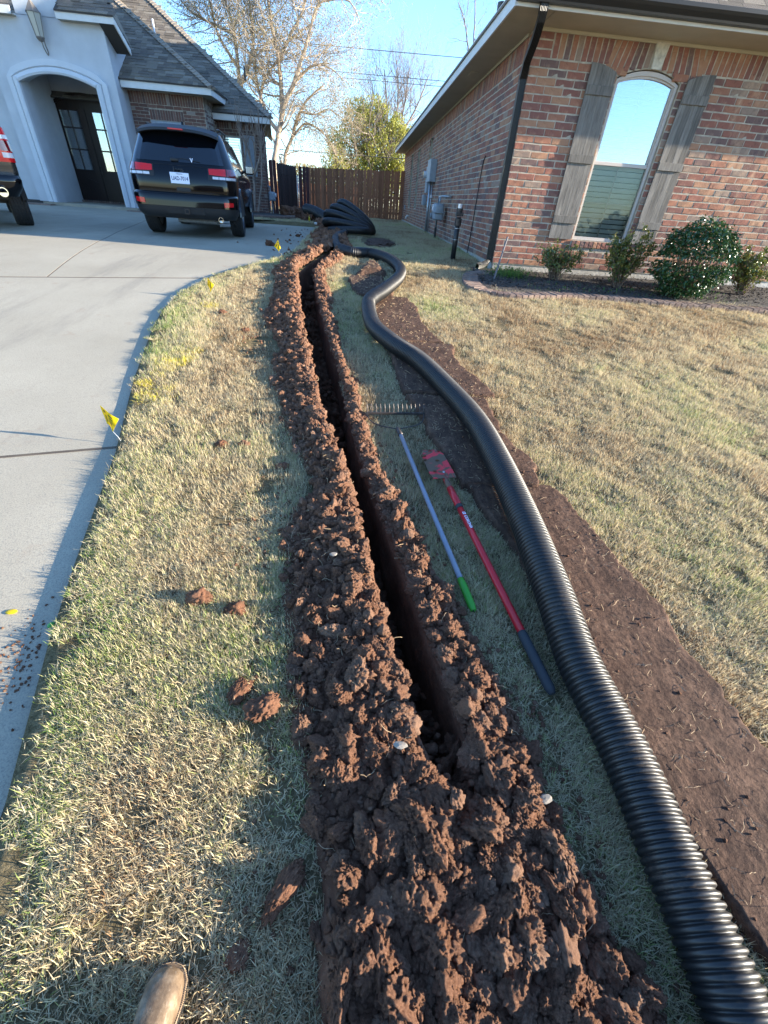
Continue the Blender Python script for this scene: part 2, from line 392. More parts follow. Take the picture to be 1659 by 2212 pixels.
# ------------------------------------------------------------------ terrain
HP = [(-80, -3.2), (-6, -.42), (-3, -.22), (0, 0), (2.8, .225), (5, .43), (6.5, .56), (7.6, .64), (8.6, .69), (10, .72), (15, .73), (25, .67), (90, .4)]
_hx = np.array([p[0] for p in HP]); _hz = np.array([p[1] for p in HP])
def h(Y): return np.interp(Y, _hx, _hz)
def DDf(y): return np.interp(y, [4.5, 7.0, 9.0], [.026, .055, .10])   # drive lies this far under the lawn
EP = [(-12, 1.8), (-6, .55), (-3, -.18), (0, -.86), (.41, -.925), (.99, -1.10), (1.35, -1.19), (2.22, -1.385), (3.19, -1.66), (4.24, -1.90), (4.8, -1.99), (5.43, -2.0), (6.07, -1.89), (6.83, -1.62), (7.54, -1.25), (8.35, -1.06), (10, -1.07), (13.24, -1.14), (16.0, -1.22), (60, -1.22)]
def E(Y): return np.interp(Y, [p[0] for p in EP], [p[1] for p in EP])
def CI(tab):
    ys = np.array([p[1] for p in tab]); xs = np.array([p[0] for p in tab]); o = np.argsort(ys)
    return lambda Y: np.interp(Y, ys[o], xs[o])
TLf = CI([(-.43,8.66),(-.64,7.65),(-.82,6.63),(-.65,5.34),(-.50,4.31),(-.35,3.48),(-.25,2.86),(-.17,2.48),(-.07,2.17),(0,1.83),(.07,1.46),(.12,1.19),(.15,1.01),(.20,.82),(.22,.68),(.26,.55),(.30,.3)])
TRf = CI([(-.28,8.66),(-.46,7.65),(-.60,6.66),(-.44,5.36),(-.28,4.33),(-.135,3.58),(-.065,3.08),(-.02,2.61),(.045,2.18),(.10,1.91),(.20,1.49),(.25,1.24),(.295,1.01),(.335,.84),(.37,.68),(.38,.55),(.42,.3)])
SLf = CI([(-.05,-.6),(-.04,.05),(-.07,.17),(-.07,.29),(-.14,.43),(-.16,.56),(-.24,.78),(-.24,1.01),(-.33,1.21),(-.37,1.51),(-.30,1.82),(-.38,2.41),(-.62,3.18),(-.78,3.81),(-1.0,4.77),(-1.13,6.5),(-1.16,6.97),(-1.05,7.6),(-.92,8.6),(-.95,10.5),(-1.0,13),(-1.4,16.5),(-2.2,20)])
SRf = CI([(.72,-.6),(.69,.06),(.66,.19),(.66,.33),(.64,.48),(.59,.69),(.52,.89),(.43,1.05),(.37,1.29),(.31,1.59),(.20,2.05),(.06,2.74),(-.09,3.69),(-.26,4.91),(-.46,6.72),(-.25,7.6),(-.1,8.6),(-.2,10.0),(-.45,13),(-.9,16.5),(-1.5,20)])
T0, T1, TD = .34, 8.9, .42
def bed(x, y): return (x > 1.87) & (y > 6.42+.12*np.sin(x*1.3)) & (y < 7.62) & (x < 15.8)
def zl(x, y): return h(y) + .012*(vn(np.asarray(x)*1.3, np.asarray(y)*1.3, 0, 3)-.5)

def make_ground():
    Ys = np.unique(np.round(np.concatenate([np.arange(-80, -8, 6), np.arange(-8, -1, .5), np.arange(-1, 9.2, .05), np.arange(9.2, 30, .2), np.arange(30, 90, 6), [T0, T0+.02, T1, T1+.02, 16.0, 16.02]]), 4))
    rows = []; nA, nB, nW, nF = 10, 26, 8, 5
    mi_row = None
    for Y in Ys:
        e = float(E(Y)); tl, tr = float(TLf(Y)), float(TRf(Y)); hz = float(h(Y)); tren = T0 < Y < T1
        if Y > 16: ez = hz
        else: ez = hz-float(DDf(Y))-.06
        el_ = hz-.20 if 16 < Y < 17.45 else ez
        r = []; 
        for x in e-70*np.linspace(1, 0, nA)**2: r.append((x, Y, el_ if (x < -4.6 and Y > 16) else ez))
        r.append((e, Y, hz)) 
        for t in np.linspace(0, 1, nB+1)[1:]: r.append((e+(tl-e)*t, Y, hz))
        d = TD if tren else 0
        if tren: d = TD*min(1, (Y-T0)/.6, (T1-Y)/1.2) if Y < T1-.01 else 0
        for i in range(1, nW+1):
            t = i/nW; a = float(vn(Y*9, t*d*12, 0, 5))-.5
            r.append((tl+.015*t+.03*a*(d > 0)*math.sin(math.pi*min(t, .9)), Y, hz-d*t))
        for i in range(1, nF):
            t = i/nF; a = float(fbm(Y*10, t*3, 0, 3, 8)); r.append((tl+.015+(tr-tl-.03)*t, Y, hz-d+d*.25*(a-.3)))
        for i in range(nW, -1, -1):
            t = i/nW; a = float(vn(Y*9, t*d*12, 0, 6))-.5
            r.append((tr-.015*t+.03*a*(d > 0)*math.sin(math.pi*min(t, .9)), Y, hz-d*t))
        for t in np.concatenate([np.linspace(0, 3, 24)[1:], [4, 5.5, 8, 12, 18, 28, 45, 70]]): r.append((tr+t, Y, hz))
        rows.append(r)
    V = np.array(rows); nr, nc, _ = V.shape
    idx = np.arange(nr*nc).reshape(nr, nc)
    F = np.stack([idx[:-1, :-1], idx[:-1, 1:], idx[1:, 1:], idx[1:, :-1]], -1)
    mi = np.zeros((nr-1, nc-1), int); a = nA+nB; mi[:, a:a+2*nW+nF+1] = 1; mi[:, nA-1:nA] = 1
    V = V.reshape(-1, 3)
    wob = .012*(vn(V[:, 0]*1.3, V[:, 1]*1.3, 0, 3)-.5); V[:, 2] += wob
    return npmesh('ground', V, F.reshape(-1, 4), [M['lawn'], M['soil']], True, mi=mi.ravel())
g = make_ground(); tag(g, kind='structure')

# ------------------------------------------------------------------ driveway (slabs of a drive turned 13.5 degrees)
ca, sa = math.cos(R_(13.5)), math.sin(R_(13.5))
def duv(x, y): return (x*ca+y*sa, -x*sa+y*ca)
def duvi(u, v): return (u*ca-v*sa, u*sa+v*ca)
jv = [duv(-1.45, 2.30)[1], duv(-2.22, 6.19)[1], duv(-6.17, 8.95)[1]+.0]
cutsv = [-40, duv(-1.45, 2.30)[1]-3.9, jv[0], jv[1], 10.35, 14.6, 40]
cutsu = [-40, -11.6, -7.4, duv(-3.73, 5.88)[0]+.02, 40]
def clip(poly, a, b, c):                              # keep a*x+b*y<=c
    out = []
    for i, p in enumerate(poly):
        q = poly[(i+1) % len(poly)]; dp = a*p[0]+b*p[1]-c; dq = a*q[0]+b*q[1]-c
        if dp <= 0: out.append(p)
        if dp*dq < 0: t = dp/(dp-dq); out.append((p[0]+(q[0]-p[0])*t, p[1]+(q[1]-p[1])*t))
    return out
drive = thing('driveway', None, None, (-4, 6, 0), kind='structure')
yl = np.round(np.arange(-10, 16.01, .25), 3)
def dz(y): return float(h(y))-float(DDf(y))
for iv in range(len(cutsv)-1):
    for iu in range(len(cutsu)-1):
        if iv < 3 and iu not in (0, 3): continue
        u0, u1, v0, v1 = cutsu[iu], cutsu[iu+1], cutsv[iv], cutsv[iv+1]
        if iv < 3: u0, u1 = (-40, 40) if iu == 3 else (0, 0)
        if u0 == u1: continue
        gw = .028 if iv in (2, 3) and False else .009
        gu0 = v0+(.02 if iv == 3 else .007); gu1 = v1-(.02 if iv == 2 else .007)
        mb = MB()
        for a, b in zip(yl[:-1], yl[1:]):
            ea, eb = float(E(a))-.015, float(E(b))-.015
            p = [(-14, a), (ea, a), (eb, b), (-14, b)]
            for cc in ((-ca, -sa, -(u0+gw)), (ca, sa, u1-gw), (sa, -ca, -gu0), (-sa, ca, gu1)):
                if len(p) >= 3: p = clip(p, *cc)
            if len(p) < 3: continue
            p = [q for i, q in enumerate(p) if math.hypot(q[0]-p[i-1][0], q[1]-p[i-1][1]) > 1e-5]
            if len(p) < 3: continue
            mb.add([(x, y, dz(y)) for x, y in p], [range(len(p))])
            for i in range(len(p)):
                q, r = p[i], p[(i+1) % len(p)]; U = [duv(*q), duv(*r)]
                for k, val in ((0, u0+gw), (0, u1-gw), (1, gu0), (1, gu1)):
                    if abs(U[0][k]-val) < 1e-4 and abs(U[1][k]-val) < 1e-4:
                        mb.add([(q[0], q[1], dz(q[1])), (r[0], r[1], dz(r[1])), (r[0], r[1], dz(r[1])-.05), (q[0], q[1], dz(q[1])-.05)], [(0, 1, 2, 3)])
                if (abs(q[0]-float(E(q[1]))+.015) < .002 and abs(r[0]-float(E(r[1]))+.015) < .002) or (abs(q[1]-16) < 1e-4 and abs(r[1]-16) < 1e-4):
                    mb.add([(q[0], q[1], dz(q[1])), (r[0], r[1], dz(r[1])), (r[0], r[1], dz(r[1])-.05), (q[0], q[1], dz(q[1])-.05)], [(0, 1, 2, 3)])
        if mb.f: mb.build('concrete_slab', M['conc'], drive)
mb = MB()
for a, b in zip(yl[:-1], yl[1:]):
    mb.add([(-14, a, dz(a)-.0015), (float(E(a))-.02, a, dz(a)-.0015), (float(E(b))-.02, b, dz(b)-.0015), (-14, b, dz(b)-.0015)], [(0, 1, 2, 3)])
mb.build('joint_filler', M['filler'], drive)
# wide expansion board in the near joint
mb = MB(); q0 = duvi(-12, jv[0]); q1 = duvi(duv(-1.45, 2.3)[0]+.03, jv[0])
for k in range(40):
    a = k/40; b = (k+1)/40
    pa = (q0[0]+(q1[0]-q0[0])*a, q0[1]+(q1[1]-q0[1])*a); pb = (q0[0]+(q1[0]-q0[0])*b, q0[1]+(q1[1]-q0[1])*b)
    j = .015
    mb.add([(pa[0]-sa*-.008, pa[1]-j, dz(pa[1])+.001), (pb[0], pb[1]-j, dz(pb[1])+.001), (pb[0], pb[1]+j, dz(pb[1])+.001), (pa[0], pa[1]+j, dz(pa[1])+.001)], [(0, 1, 2, 3)])
mb.build('expansion_board', M['wood'], drive)

# ------------------------------------------------------------------ scatter by geometry nodes
def scatter(name, P, rot, scl, var, variants, attrs, mats=None):
    me = bpy.data.meshes.new(name); n = len(P)
    me.vertices.add(n); me.vertices.foreach_set('co', np.asarray(P, np.float32).ravel())
    a = me.attributes.new('rot', 'FLOAT_VECTOR', 'POINT'); a.data.foreach_set('vector', np.asarray(rot, np.float32).ravel())
    a = me.attributes.new('scl', 'FLOAT_VECTOR', 'POINT'); a.data.foreach_set('vector', np.asarray(scl, np.float32).ravel())
    a = me.attributes.new('var', 'INT', 'POINT'); a.data.foreach_set('value', np.asarray(var, np.int32))
    for k, v in attrs.items():
        a = me.attributes.new(k, 'FLOAT', 'POINT'); a.data.foreach_set('value', np.asarray(v, np.float32))
    me.update()
    for m in (mats or []): me.materials.append(m)
    o = bpy.data.objects.new(name, me); COL.objects.link(o)
    ng = bpy.data.node_groups.new(name+'_nodes', 'GeometryNodeTree')
    ng.interface.new_socket('Geometry', in_out='INPUT', socket_type='NodeSocketGeometry')
    ng.interface.new_socket('Geometry', in_out='OUTPUT', socket_type='NodeSocketGeometry')
    gi = ng.nodes.new('NodeGroupInput'); go = ng.nodes.new('NodeGroupOutput'); jn = ng.nodes.new('GeometryNodeJoinGeometry')
    def na(nm, t):
        q = ng.nodes.new('GeometryNodeInputNamedAttribute'); q.data_type = t; q.inputs['Name'].default_value = nm; return q.outputs['Attribute']
    r_, s_, v_ = na('rot', 'FLOAT_VECTOR'), na('scl', 'FLOAT_VECTOR'), na('var', 'INT')
    for i, vo in enumerate(variants):
        oi = ng.nodes.new('GeometryNodeObjectInfo'); oi.inputs['Object'].default_value = vo
        cp = ng.nodes.new('FunctionNodeCompare'); cp.data_type = 'INT'; cp.operation = 'EQUAL'
        ng.links.new(v_, cp.inputs[2]); cp.inputs[3].default_value = i
        ip = ng.nodes.new('GeometryNodeInstanceOnPoints')
        ng.links.new(gi.outputs[0], ip.inputs['Points']); ng.links.new(cp.outputs[0], ip.inputs['Selection'])
        ng.links.new(oi.outputs['Geometry'], ip.inputs['Instance']); ng.links.new(r_, ip.inputs['Rotation']); ng.links.new(s_, ip.inputs['Scale'])
        ng.links.new(ip.outputs[0], jn.inputs[0])
    ng.links.new(jn.outputs[0], go.inputs[0])
    md = o.modifiers.new('scatter', 'NODES'); md.node_group = ng
    return o

def unlinked(name, V, F, m, attrs=None, smooth=True, fattr=None):
    me = bpy.data.meshes.new(name); me.from_pydata([tuple(v) for v in V], [], [list(f) for f in F]); me.materials.append(m)
    if smooth: me.polygons.foreach_set('use_smooth', [True]*len(me.polygons))
    for k, v in (fattr or {}).items():
        a = me.attributes.new(k, 'FLOAT', 'FACE'); a.data.foreach_set('value', v)
    return bpy.data.objects.new(name, me)

# ------------------------------------------------------------------ sod slab outlines (needed by the grass mask)
SODC = [  # (left edge points), (right edge points) by world y
    dict(y0=-.35, y1=1.98, L=[(-.35, 1.08), (.11, 1.02), (.32, .97), (.6, .93), (1.3, .80), (1.47, .78), (1.98, .63)], R=[(-.35, 1.55), (.59, 1.41), (.74, 1.37), (1.08, 1.35), (1.42, 1.27), (1.98, 1.16)], z=.045),
    dict(y0=1.93, y1=3.02, L=[(1.93, .61), (2.42, .52), (2.85, .44), (3.02, .36)], R=[(1.93, 1.10), (2.15, 1.13), (2.51, 1.02), (3.02, 1.03)], z=.055),
    dict(y0=3.06, y1=4.12, L=[(3.06, .38), (3.57, .33), (4.12, .28)], R=[(3.06, 1.10), (3.25, 1.08), (3.54, .94), (3.8, .88), (4.12, .93)], z=.05),
    dict(y0=4.15, y1=5.62, L=[(4.15, .24), (4.8, .20), (5.2, .13), (5.62, .08)], R=[(4.15, .88), (4.28, .82), (4.82, .71), (5.2, .70), (5.62, .60)], z=.045),
    dict(y0=5.60, y1=6.55, L=[(5.6, .02), (6.0, -.08), (6.4, -.12), (6.55, -.10)], R=[(5.6, .46), (6.07, .44), (6.55, .34)], z=.05),
    dict(y0=6.60, y1=7.35, L=[(6.6, -.05), (7.0, .02), (7.35, .10)], R=[(6.6, .40), (7.0, .42), (7.35, .36)], z=.12),
]
def sod_lr(s, y):
    return (np.interp(y, [p[0] for p in s['L']], [p[1] for p in s['L']]), np.interp(y, [p[0] for p in s['R']], [p[1] for p in s['R']]))
def on_sod(x, y, mrg=0.0):
    r = np.zeros(np.shape(x), bool)
    for s in SODC:
        l, rr = sod_lr(s, y); r |= (y > s['y0']-mrg) & (y < s['y1']+mrg) & (x > l-mrg) & (x < rr+mrg)
    return r

# ------------------------------------------------------------------ grass
def tuft(seed, n=62, R=.05, hmin=.012, hmax=.033, wd=.0011):
    r = np.random.default_rng(seed); V = []; F = []; A = []
    for i in range(n):
        a = r.uniform(0, 2*math.pi); d = R*math.sqrt(r.uniform()); x, y = d*math.cos(a), d*math.sin(a)
        yaw = r.uniform(0, 2*math.pi); L = r.uniform(hmin, hmax)*1.35; lean = r.uniform(.1, 1.25); curl = r.uniform(-.2, .9)
        w_ = wd*r.uniform(.6, 1.25); dx, dy = math.cos(yaw), math.sin(yaw); px, py = -dy, dx
        p = np.array([x, y, -.004]); pts = [p.copy()]
        for s in (.5, .5):
            p = p+L*s*np.array([dx*math.sin(lean), dy*math.sin(lean), max(.05, math.cos(lean))]); pts.append(p.copy()); lean += curl*.6
        b = len(V); u = np.array([px, py, 0])*w_
        V += [pts[0]-u, pts[0]+u, pts[1]+u*.9, pts[1]-u*.9, pts[2]]
        F += [(b, b+1, b+2, b+3), (b+3, b+2, b+4)]; q = r.uniform(0, .62); A += [q, q]
    return unlinked('grass_tuft', V, F, M['grass'], fattr={'bl': A}, smooth=False)
TUFTS = [tuft(i) for i in range(6)]
def patches(x, y):
    gr = fbm(x*1.1, y*1.1, 0, 4, 31)*.9-.32
    gr = gr + .25*(fbm(x*5, y*5, 0, 3, 32)-.5)
    e = x-E(y); gr = gr + .13*np.exp(-(e/.25)**2)*(y < 8) + .30*np.exp(-((2.1-x)/.16)**2)*(y > 8)*(x < 2.2)
    gr = gr - .10*np.exp(-((x-np.interp(y, [0, 2, 5], [-.55, -.75, -1.4]))/.16)**2)
    return np.clip(gr, -.15, .5)
def grass_points():
    X = []; Y = []; S = []
    for (x0, x1, y0, y1, dens, sc) in [(-1.4, 2.4, -.5, 1.6, 1700, 1.0), (-2.1, 3.5, 1.6, 3.6, 1000, 1.08), (-2.1, 6.5, 3.6, 6.6, 620, 1.2), (-1.7, 2.15, 6.6, 12, 420, 1.3), (3.5, 9, 2.0, 3.6, 420, 1.4), (6.5, 11, 3.6, 6.6, 260, 1.6), (-1.3, 2.15, 12, 25.2, 200, 1.6), (2.4, 7, -3, 1.6, 220, 1.5), (-4.9, -1.2, 16.05, 25, 130, 1.6), (-1.3, 2.4, -2.5, -.5, 300, 1.5), (7, 16, -2, 6.5, 60, 2.2)]:
        n = int((x1-x0)*(y1-y0)*dens); X.append(RNG.uniform(x0, x1, n)); Y.append(RNG.uniform(y0, y1, n)); S.append(np.full(n, sc))
    X, Y, S = map(np.concatenate, (X, Y, S))
    e = E(Y); jit = .03*(vn(X*14, Y*14, 0, 77)-.5)
    k = ((X > e+np.where(Y < 3, .050, .020)+jit) | (Y > 16.05)) & ~on_sod(X, Y, -.01+0*X[0]) & ~bed(X+.22, Y+.17) & ~((X > 2.12) & (Y > 7.55)) & ~bed(X, Y)
    sl, sr, tl, tr = SLf(Y), SRf(Y), TLf(Y), TRf(Y)
    ed = .10*(fbm(X*7, Y*7, 0, 3, 12)-.5)
    k &= ~((Y > -1.2) & (Y < 19) & (X > sl+.06+ed) & (X < sr-.05-ed))
    k &= ~((Y > 9.4) & (Y < 11.9) & (((X-.45)/.42)**2+((Y-10.6)/1.25)**2 < 1+ed*4))
    k &= ~((X < -2.3) & (Y > 16.75) & (Y < 19.4)); k &= ~((X < -3.2) & (Y > 18.2))
    bare = fbm(X*2.3, Y*2.3, 0, 4, 91); k &= (bare < .66) | (RNG.uniform(size=len(X)) < .45); k &= (fbm(X*9, Y*9, 0, 3, 93) < .56) | (RNG.uniform(size=len(X)) < .35)
    return X[k], Y[k], S[k]
gx, gy, gs = grass_points(); n = len(gx)
gz = zl(gx, gy)
green = patches(gx, gy)+RNG.normal(0, .08, n)+.05*(gx < .3)-.04*(gx > .9)
paint = np.zeros(n)
for (px, py, r) in [(-1.45, 3.55, .14), (-1.52, 3.15, .10), (-1.42, 2.95, .12), (-1.33, 3.75, .07), (-1.56, 4.98, .09), (-1.50, 2.75, .09)]:
    paint = np.maximum(paint, np.clip(1.25-np.hypot(gx-px, (gy-py)*.7)/r, 0, 1)*(RNG.uniform(size=n) < .34))
rot = np.stack([RNG.normal(0, .12, n), RNG.normal(0, .12, n), RNG.uniform(0, 6.283, n)], 1)
hs = gs*RNG.uniform(.75, 1.3, n)*(1-.35*np.exp(-((gx-E(gy))/.10)**2)*(gy < 16)); scl = np.stack([gs, gs, hs*(.35+1.15*fbm(gx*3.2, gy*3.2, 0, 4, 55))], 1)
grass = scatter('grass', np.stack([gx, gy, gz], 1), rot, scl, RNG.integers(0, 6, n), TUFTS, {'green': green, 'paint': paint}, [M['grass']])
tag(grass, 'short dormant straw coloured lawn grass with green tinges', 'grass', kind='stuff')

# ------------------------------------------------------------------ clods
def ico(sub):
    bm = bmesh.new(); bmesh.ops.create_icosphere(bm, subdivisions=sub, radius=1); bm.verts.index_update()
    V = np.array([v.co for v in bm.verts]); F = [[v.index for v in f.verts] for f in bm.faces]; bm.free(); return V, F
def clodshape(seed, sub=4, rough=1.0, an=(1, .8, .68)):
    V, F = ico(sub); x, y, z = V.T; r_ = np.random.default_rng(seed*7+1)
    nf = r_.integers(9, 15); nn = r_.normal(size=(nf, 3)); nn /= np.linalg.norm(nn, axis=1)[:, None]; dd = r_.uniform(.55, 1.0, nf)
    dp = V@nn.T; poly = np.min(np.where(dp > .12, dd[None, :]/np.maximum(dp, .12), 9), axis=1); poly = np.minimum(poly, 1.5)
    a = fbm(x*1.6+seed*9, y*1.6, z*1.6, 3, seed)-.5; b = fbm(x*4+seed*5, y*4, z*4, 3, seed+3)-.5; c = np.abs(fbm(x*7, y*7+seed, z*7, 3, seed+7)-.5)
    r = (.50*poly+.48)*(1+.55*a)+.50*rough*b-.55*rough*c+.20*rough*(vn(x*12, y*12, z*12, seed+9)-.5)+.11*rough*(vn(x*25, y*25, z*25, seed+19)-.5)
    V = V*r[:, None]*np.array(an); V[:, 2] = np.where(V[:, 2] < -.45, -.45+(V[:, 2]+.45)*.3, V[:, 2])
    return V, F
CLODS = []
for i in range(9):
    rr = np.random.default_rng(i); V, F = clodshape(i+1, 5 if i < 5 else 4, 1.05, (1, rr.uniform(.6, .95), rr.uniform(.5, .9)))
    CLODS.append(unlinked('clod_shape', V, F, M['clod']))
for i in range(4):
    V, F = clodshape(i+31, 3, 1.0, (1, .8, .7)); CLODS.append(unlinked('clod_shape', V, F, M['clod']))

# spoil heap surface on both sides of the trench
def bankheight(t, Y, side):
    """t 0 at the trench lip, 1 at the outer edge"""
    near = np.clip((1.3-Y)/1.2, 0, 1)
    H = np.interp(Y, [-1, 0, 1, 3, 6, 7.2, 9, 13, 20], [.035, .045, .062, .065, .095, .09, .08, .10, .05]) if side < 0 else np.interp(Y, [-1, 0, 1, 3, 6, 7.2, 9, 13, 20], [.06, .065, .055, .042, .045, .05, .05, .05, .03])
    prof = np.clip(np.sin(np.pi*np.clip(.16+.84*t, 0, 1))**.8, 0, 1) if side > 0 else np.where(t < .22, np.clip(t/.14+.40, 0, 1), .12+.88*np.clip(1-(t-.22)/.70, 0, 1)**1.25)
    return H*prof
def heap_mesh(side):
    Ys = np.concatenate([np.arange(-.6, 2.2, .011), np.arange(2.2, 7.6, .02), np.arange(7.6, 19.5, .06)])
    nt_ = 46; T = np.linspace(0, 1, nt_)
    YY, TT = np.meshgrid(Ys, T, indexing='ij')
    if side < 0: a, b = TLf(YY), SLf(YY)
    else: a, b = TRf(YY), SRf(YY)
    mid = (TLf(YY)+TRf(YY))/2; mer = np.clip((.50-YY)/.14, 0, 1); mer2 = np.clip((YY-8.0)/.8, 0, 1); mm = np.maximum(mer, mer2)
    a = a*(1-mm)+mid*mm
    ed = .30*(fbm(YY*2.6, 0*YY, 0, 4, 40+side)-.55)*(1 if side < 0 else .55)
    XX = a+(b+side*ed-a)*TT+ (.018*(fbm(YY*14, TT*2, 0, 2, 71)-.5))*(TT < .1)
    H = bankheight(TT, YY, side)
    H = H*(.55+.95*fbm(XX*3.5, YY*3.5, 0, 3, 11)) + (H > .0)*( .075*(fbm(XX*11, YY*11, 0, 4, 12)-.5)+.035*(fbm(XX*32, YY*32, 0, 3, 13)-.5))*np.clip(H/.05, 0, 1)
    # merge zone: fill over the near end, with a low saddle
    H = np.where(mm > 0, H*(1-mm)+mm*(H*.35+ .055*fbm(XX*5, YY*5, 0, 3, 14)+.02), H)
    H = H*np.clip((1-TT)/.12, 0, 1)**.7 - .03*(TT > .985)
    Z = zl(XX, YY)+np.maximum(H, -.012)+.004
    V = np.stack([XX, YY, Z], -1)
    idx = np.arange(V.shape[0]*nt_).reshape(V.shape[0], nt_)
    F = np.stack([idx[:-1, :-1], idx[:-1, 1:], idx[1:, 1:], idx[1:, :-1]], -1).reshape(-1, 4)
    if side < 0: F = F[:, ::-1]
    # short skirt down the trench wall
    o = npmesh('heap', V.reshape(-1, 3), F, M['soil'], True)
    return o, XX, YY, Z
heaps = []
for side in (-1, 1):
    o, XX, YY, Z = heap_mesh(side)
    o.name = 'spoil_heap'
    tag(o, 'long ridge of crumbly red clay spoil on the driveway side of the trench' if side < 0 else 'narrower ridge of red clay spoil between trench and garden tools', 'dirt pile', kind='stuff')
    heaps.append((XX, YY, Z))
def heap_sample(n, side, y0, y1, tfun):
    XX, YY, Z = heaps[0 if side < 0 else 1]
    yy = RNG.uniform(y0, y1, n); ti = np.clip(.045+.955*tfun(n), 0, .999)
    ri = np.clip(np.searchsorted(YY[:, 0], yy), 0, YY.shape[0]-1); ci = (ti*(XX.shape[1]-1)).astype(int)
    return XX[ri, ci]+RNG.normal(0, .006, n), YY[ri, ci], Z[ri, ci]
P = []; S = []; V_ = []
for side in (-1, 1):
    for (y0, y1, n, s0, s1, pw) in [(-.6, .7, 640, .014, .054, 2.0), (-.6, .7, 900, .010, .022, 1.3), (-.6, .7, 5200, .003, .012, 1.4), (.7, 2.2, 850, .012, .040, 2.3), (.7, 2.2, 4200, .004, .015, 1.4), (2.2, 4.5, 1000, .014, .038, 2.0), (2.2, 4.5, 1900, .007, .017, 1.2), (4.5, 7.6, 1100, .015, .042, 1.8), (4.5, 7.6, 1500, .009, .018, 1), (7.6, 13, 700, .018, .06, 1.5), (13, 18.5, 320, .03, .11, 1.5)]:
        n = int(n*(1 if side < 0 else .62))
        tf = (lambda k: RNG.beta(1.0, 1.45, k)*1.0) 
        x, y, z = heap_sample(n, side, y0, y1, tf); s = s0+(s1-s0)*RNG.uniform(0, 1, n)**pw
        P.append(np.stack([x, y, z+s*.22], 1)); S.append(s); V_.append(np.where(s < .02, RNG.integers(9, 13, n), RNG.integers(0, 9, n)))
for side in (-1, 1):
    n = 20 if side > 0 else 12; x, y, z = heap_sample(n, side, -.4, 1.2, lambda k: RNG.beta(1.2, 2.2, k)); s = RNG.uniform(.038, .058, n); P.append(np.stack([x, y, z+s*.12], 1)); S.append(s); V_.append(RNG.integers(0, 5, n))
# crumbs on the trench floor and slope
n = 2600; y = RNG.uniform(.4, 7.6, n); t = RNG.uniform(.06, .94, n); s = .006+.034*RNG.uniform(size=n)**1.8
P.append(np.stack([TLf(y)+(TRf(y)-TLf(y))*t, y, h(y)-TD*np.minimum(1, (y-T0)/.6)+s*.5+.03+.16*fbm(y*1.7, 0*y, 0, 2, 19)*RNG.uniform(size=n)**2], 1)); S.append(s); V_.append(RNG.integers(0, 13, n))
# scattered crumbs beside the banks
n = 900; y = RNG.uniform(-.3, 8, n); sd = RNG.integers(0, 2, n)*2-1; off = np.abs(RNG.normal(0, .10, n)); s = RNG.uniform(.004, .013, n)
x = np.where(sd < 0, SLf(y)-off, SRf(y)+off*.5); P.append(np.stack([x, y, h(y)+s*.4+.006], 1)); S.append(s); V_.append(RNG.integers(9, 13, n))
for s_, cnt in zip([dict(y0=-.35, y1=1.98), dict(y0=1.93, y1=3.02), dict(y0=3.06, y1=4.12), dict(y0=4.15, y1=5.62)], (260, 200, 160, 120)):
    q_ = [t for t in SODC if t['y0'] == s_['y0']][0]; y = RNG.uniform(q_['y0'], q_['y1'], cnt); l, r = sod_lr(q_, y); u = RNG.uniform(-.03, 1.03, cnt); u = np.where(RNG.uniform(size=cnt) < .25, 1+RNG.normal(0, .05, cnt), u)
    s = .0014+.0065*RNG.uniform(size=cnt)**5; inside = (u > .02) & (u < .98)
    P.append(np.stack([l+(r-l)*u, y, h(y)+np.where(inside, q_['z']*.93-s*.25, .004+s*.2)], 1)); S.append(s); V_.append(RNG.integers(9, 13, cnt))
n = 160; y = RNG.normal(.92, .10, n); s = RNG.uniform(.0015, .007, n); P.append(np.stack([E(y)-.04-np.abs(RNG.normal(0, .09, n)), y, h(y)-DDf(y)+s*.3], 1)); S.append(s); V_.append(RNG.integers(9, 13, n))
n = 60; y = RNG.uniform(8, 14.5, n); x = E(y)-np.abs(RNG.normal(0, .35, n))-.02; s = RNG.uniform(.008, .028, n)
P.append(np.stack([x, y, h(y)-DDf(y)+s*.4], 1)); S.append(s); V_.append(RNG.integers(0, 9, n))
P = np.concatenate(P); S = np.concatenate(S); V_ = np.concatenate(V_); n = len(P)
scl = S[:, None]*np.stack([RNG.uniform(.8, 1.3, n), RNG.uniform(.8, 1.2, n), RNG.uniform(.75, 1.25, n)], 1)
rot = np.stack([RNG.uniform(-.9, .9, n), RNG.uniform(-.9, .9, n), RNG.uniform(0, 6.28, n)], 1)
cl = scatter('soil_clods', P, rot, scl, V_, CLODS, {'tone': np.clip(RNG.normal(.02, .18, n), 0, .7)}, [M['clod']])
tag(cl, 'crumbled red clay clods heaped along the open trench', 'dirt', kind='stuff')
# root hairs poking from the spoil
mb = MB()
for i in range(420):
    side = -1 if RNG.uniform() < .6 else 1
    x, y, z = [float(q[0]) for q in heap_sample(1, side, -.4, 2.6 if i % 3 else 6.5, lambda k: RNG.uniform(.02, .9, k))]
    p = Vector((x, y, z+.004)); d = Vector((random.gauss(0, 1), random.gauss(0, 1), random.uniform(.1, .9))).normalized(); pts = [p]
    for k in range(5):
        d = (d+Vector((random.gauss(0, .45), random.gauss(0, .45), random.gauss(-.12, .35)))).normalized(); pts.append(pts[-1]+d*random.uniform(.006, .018))
    mb.tube(pts, .0007*(1+.25*y), 3, cap=False)
o = mb.build('root_fibres', M['root']); tag(o, 'thin pale roots sticking out of the clay spoil', 'roots', kind='stuff')

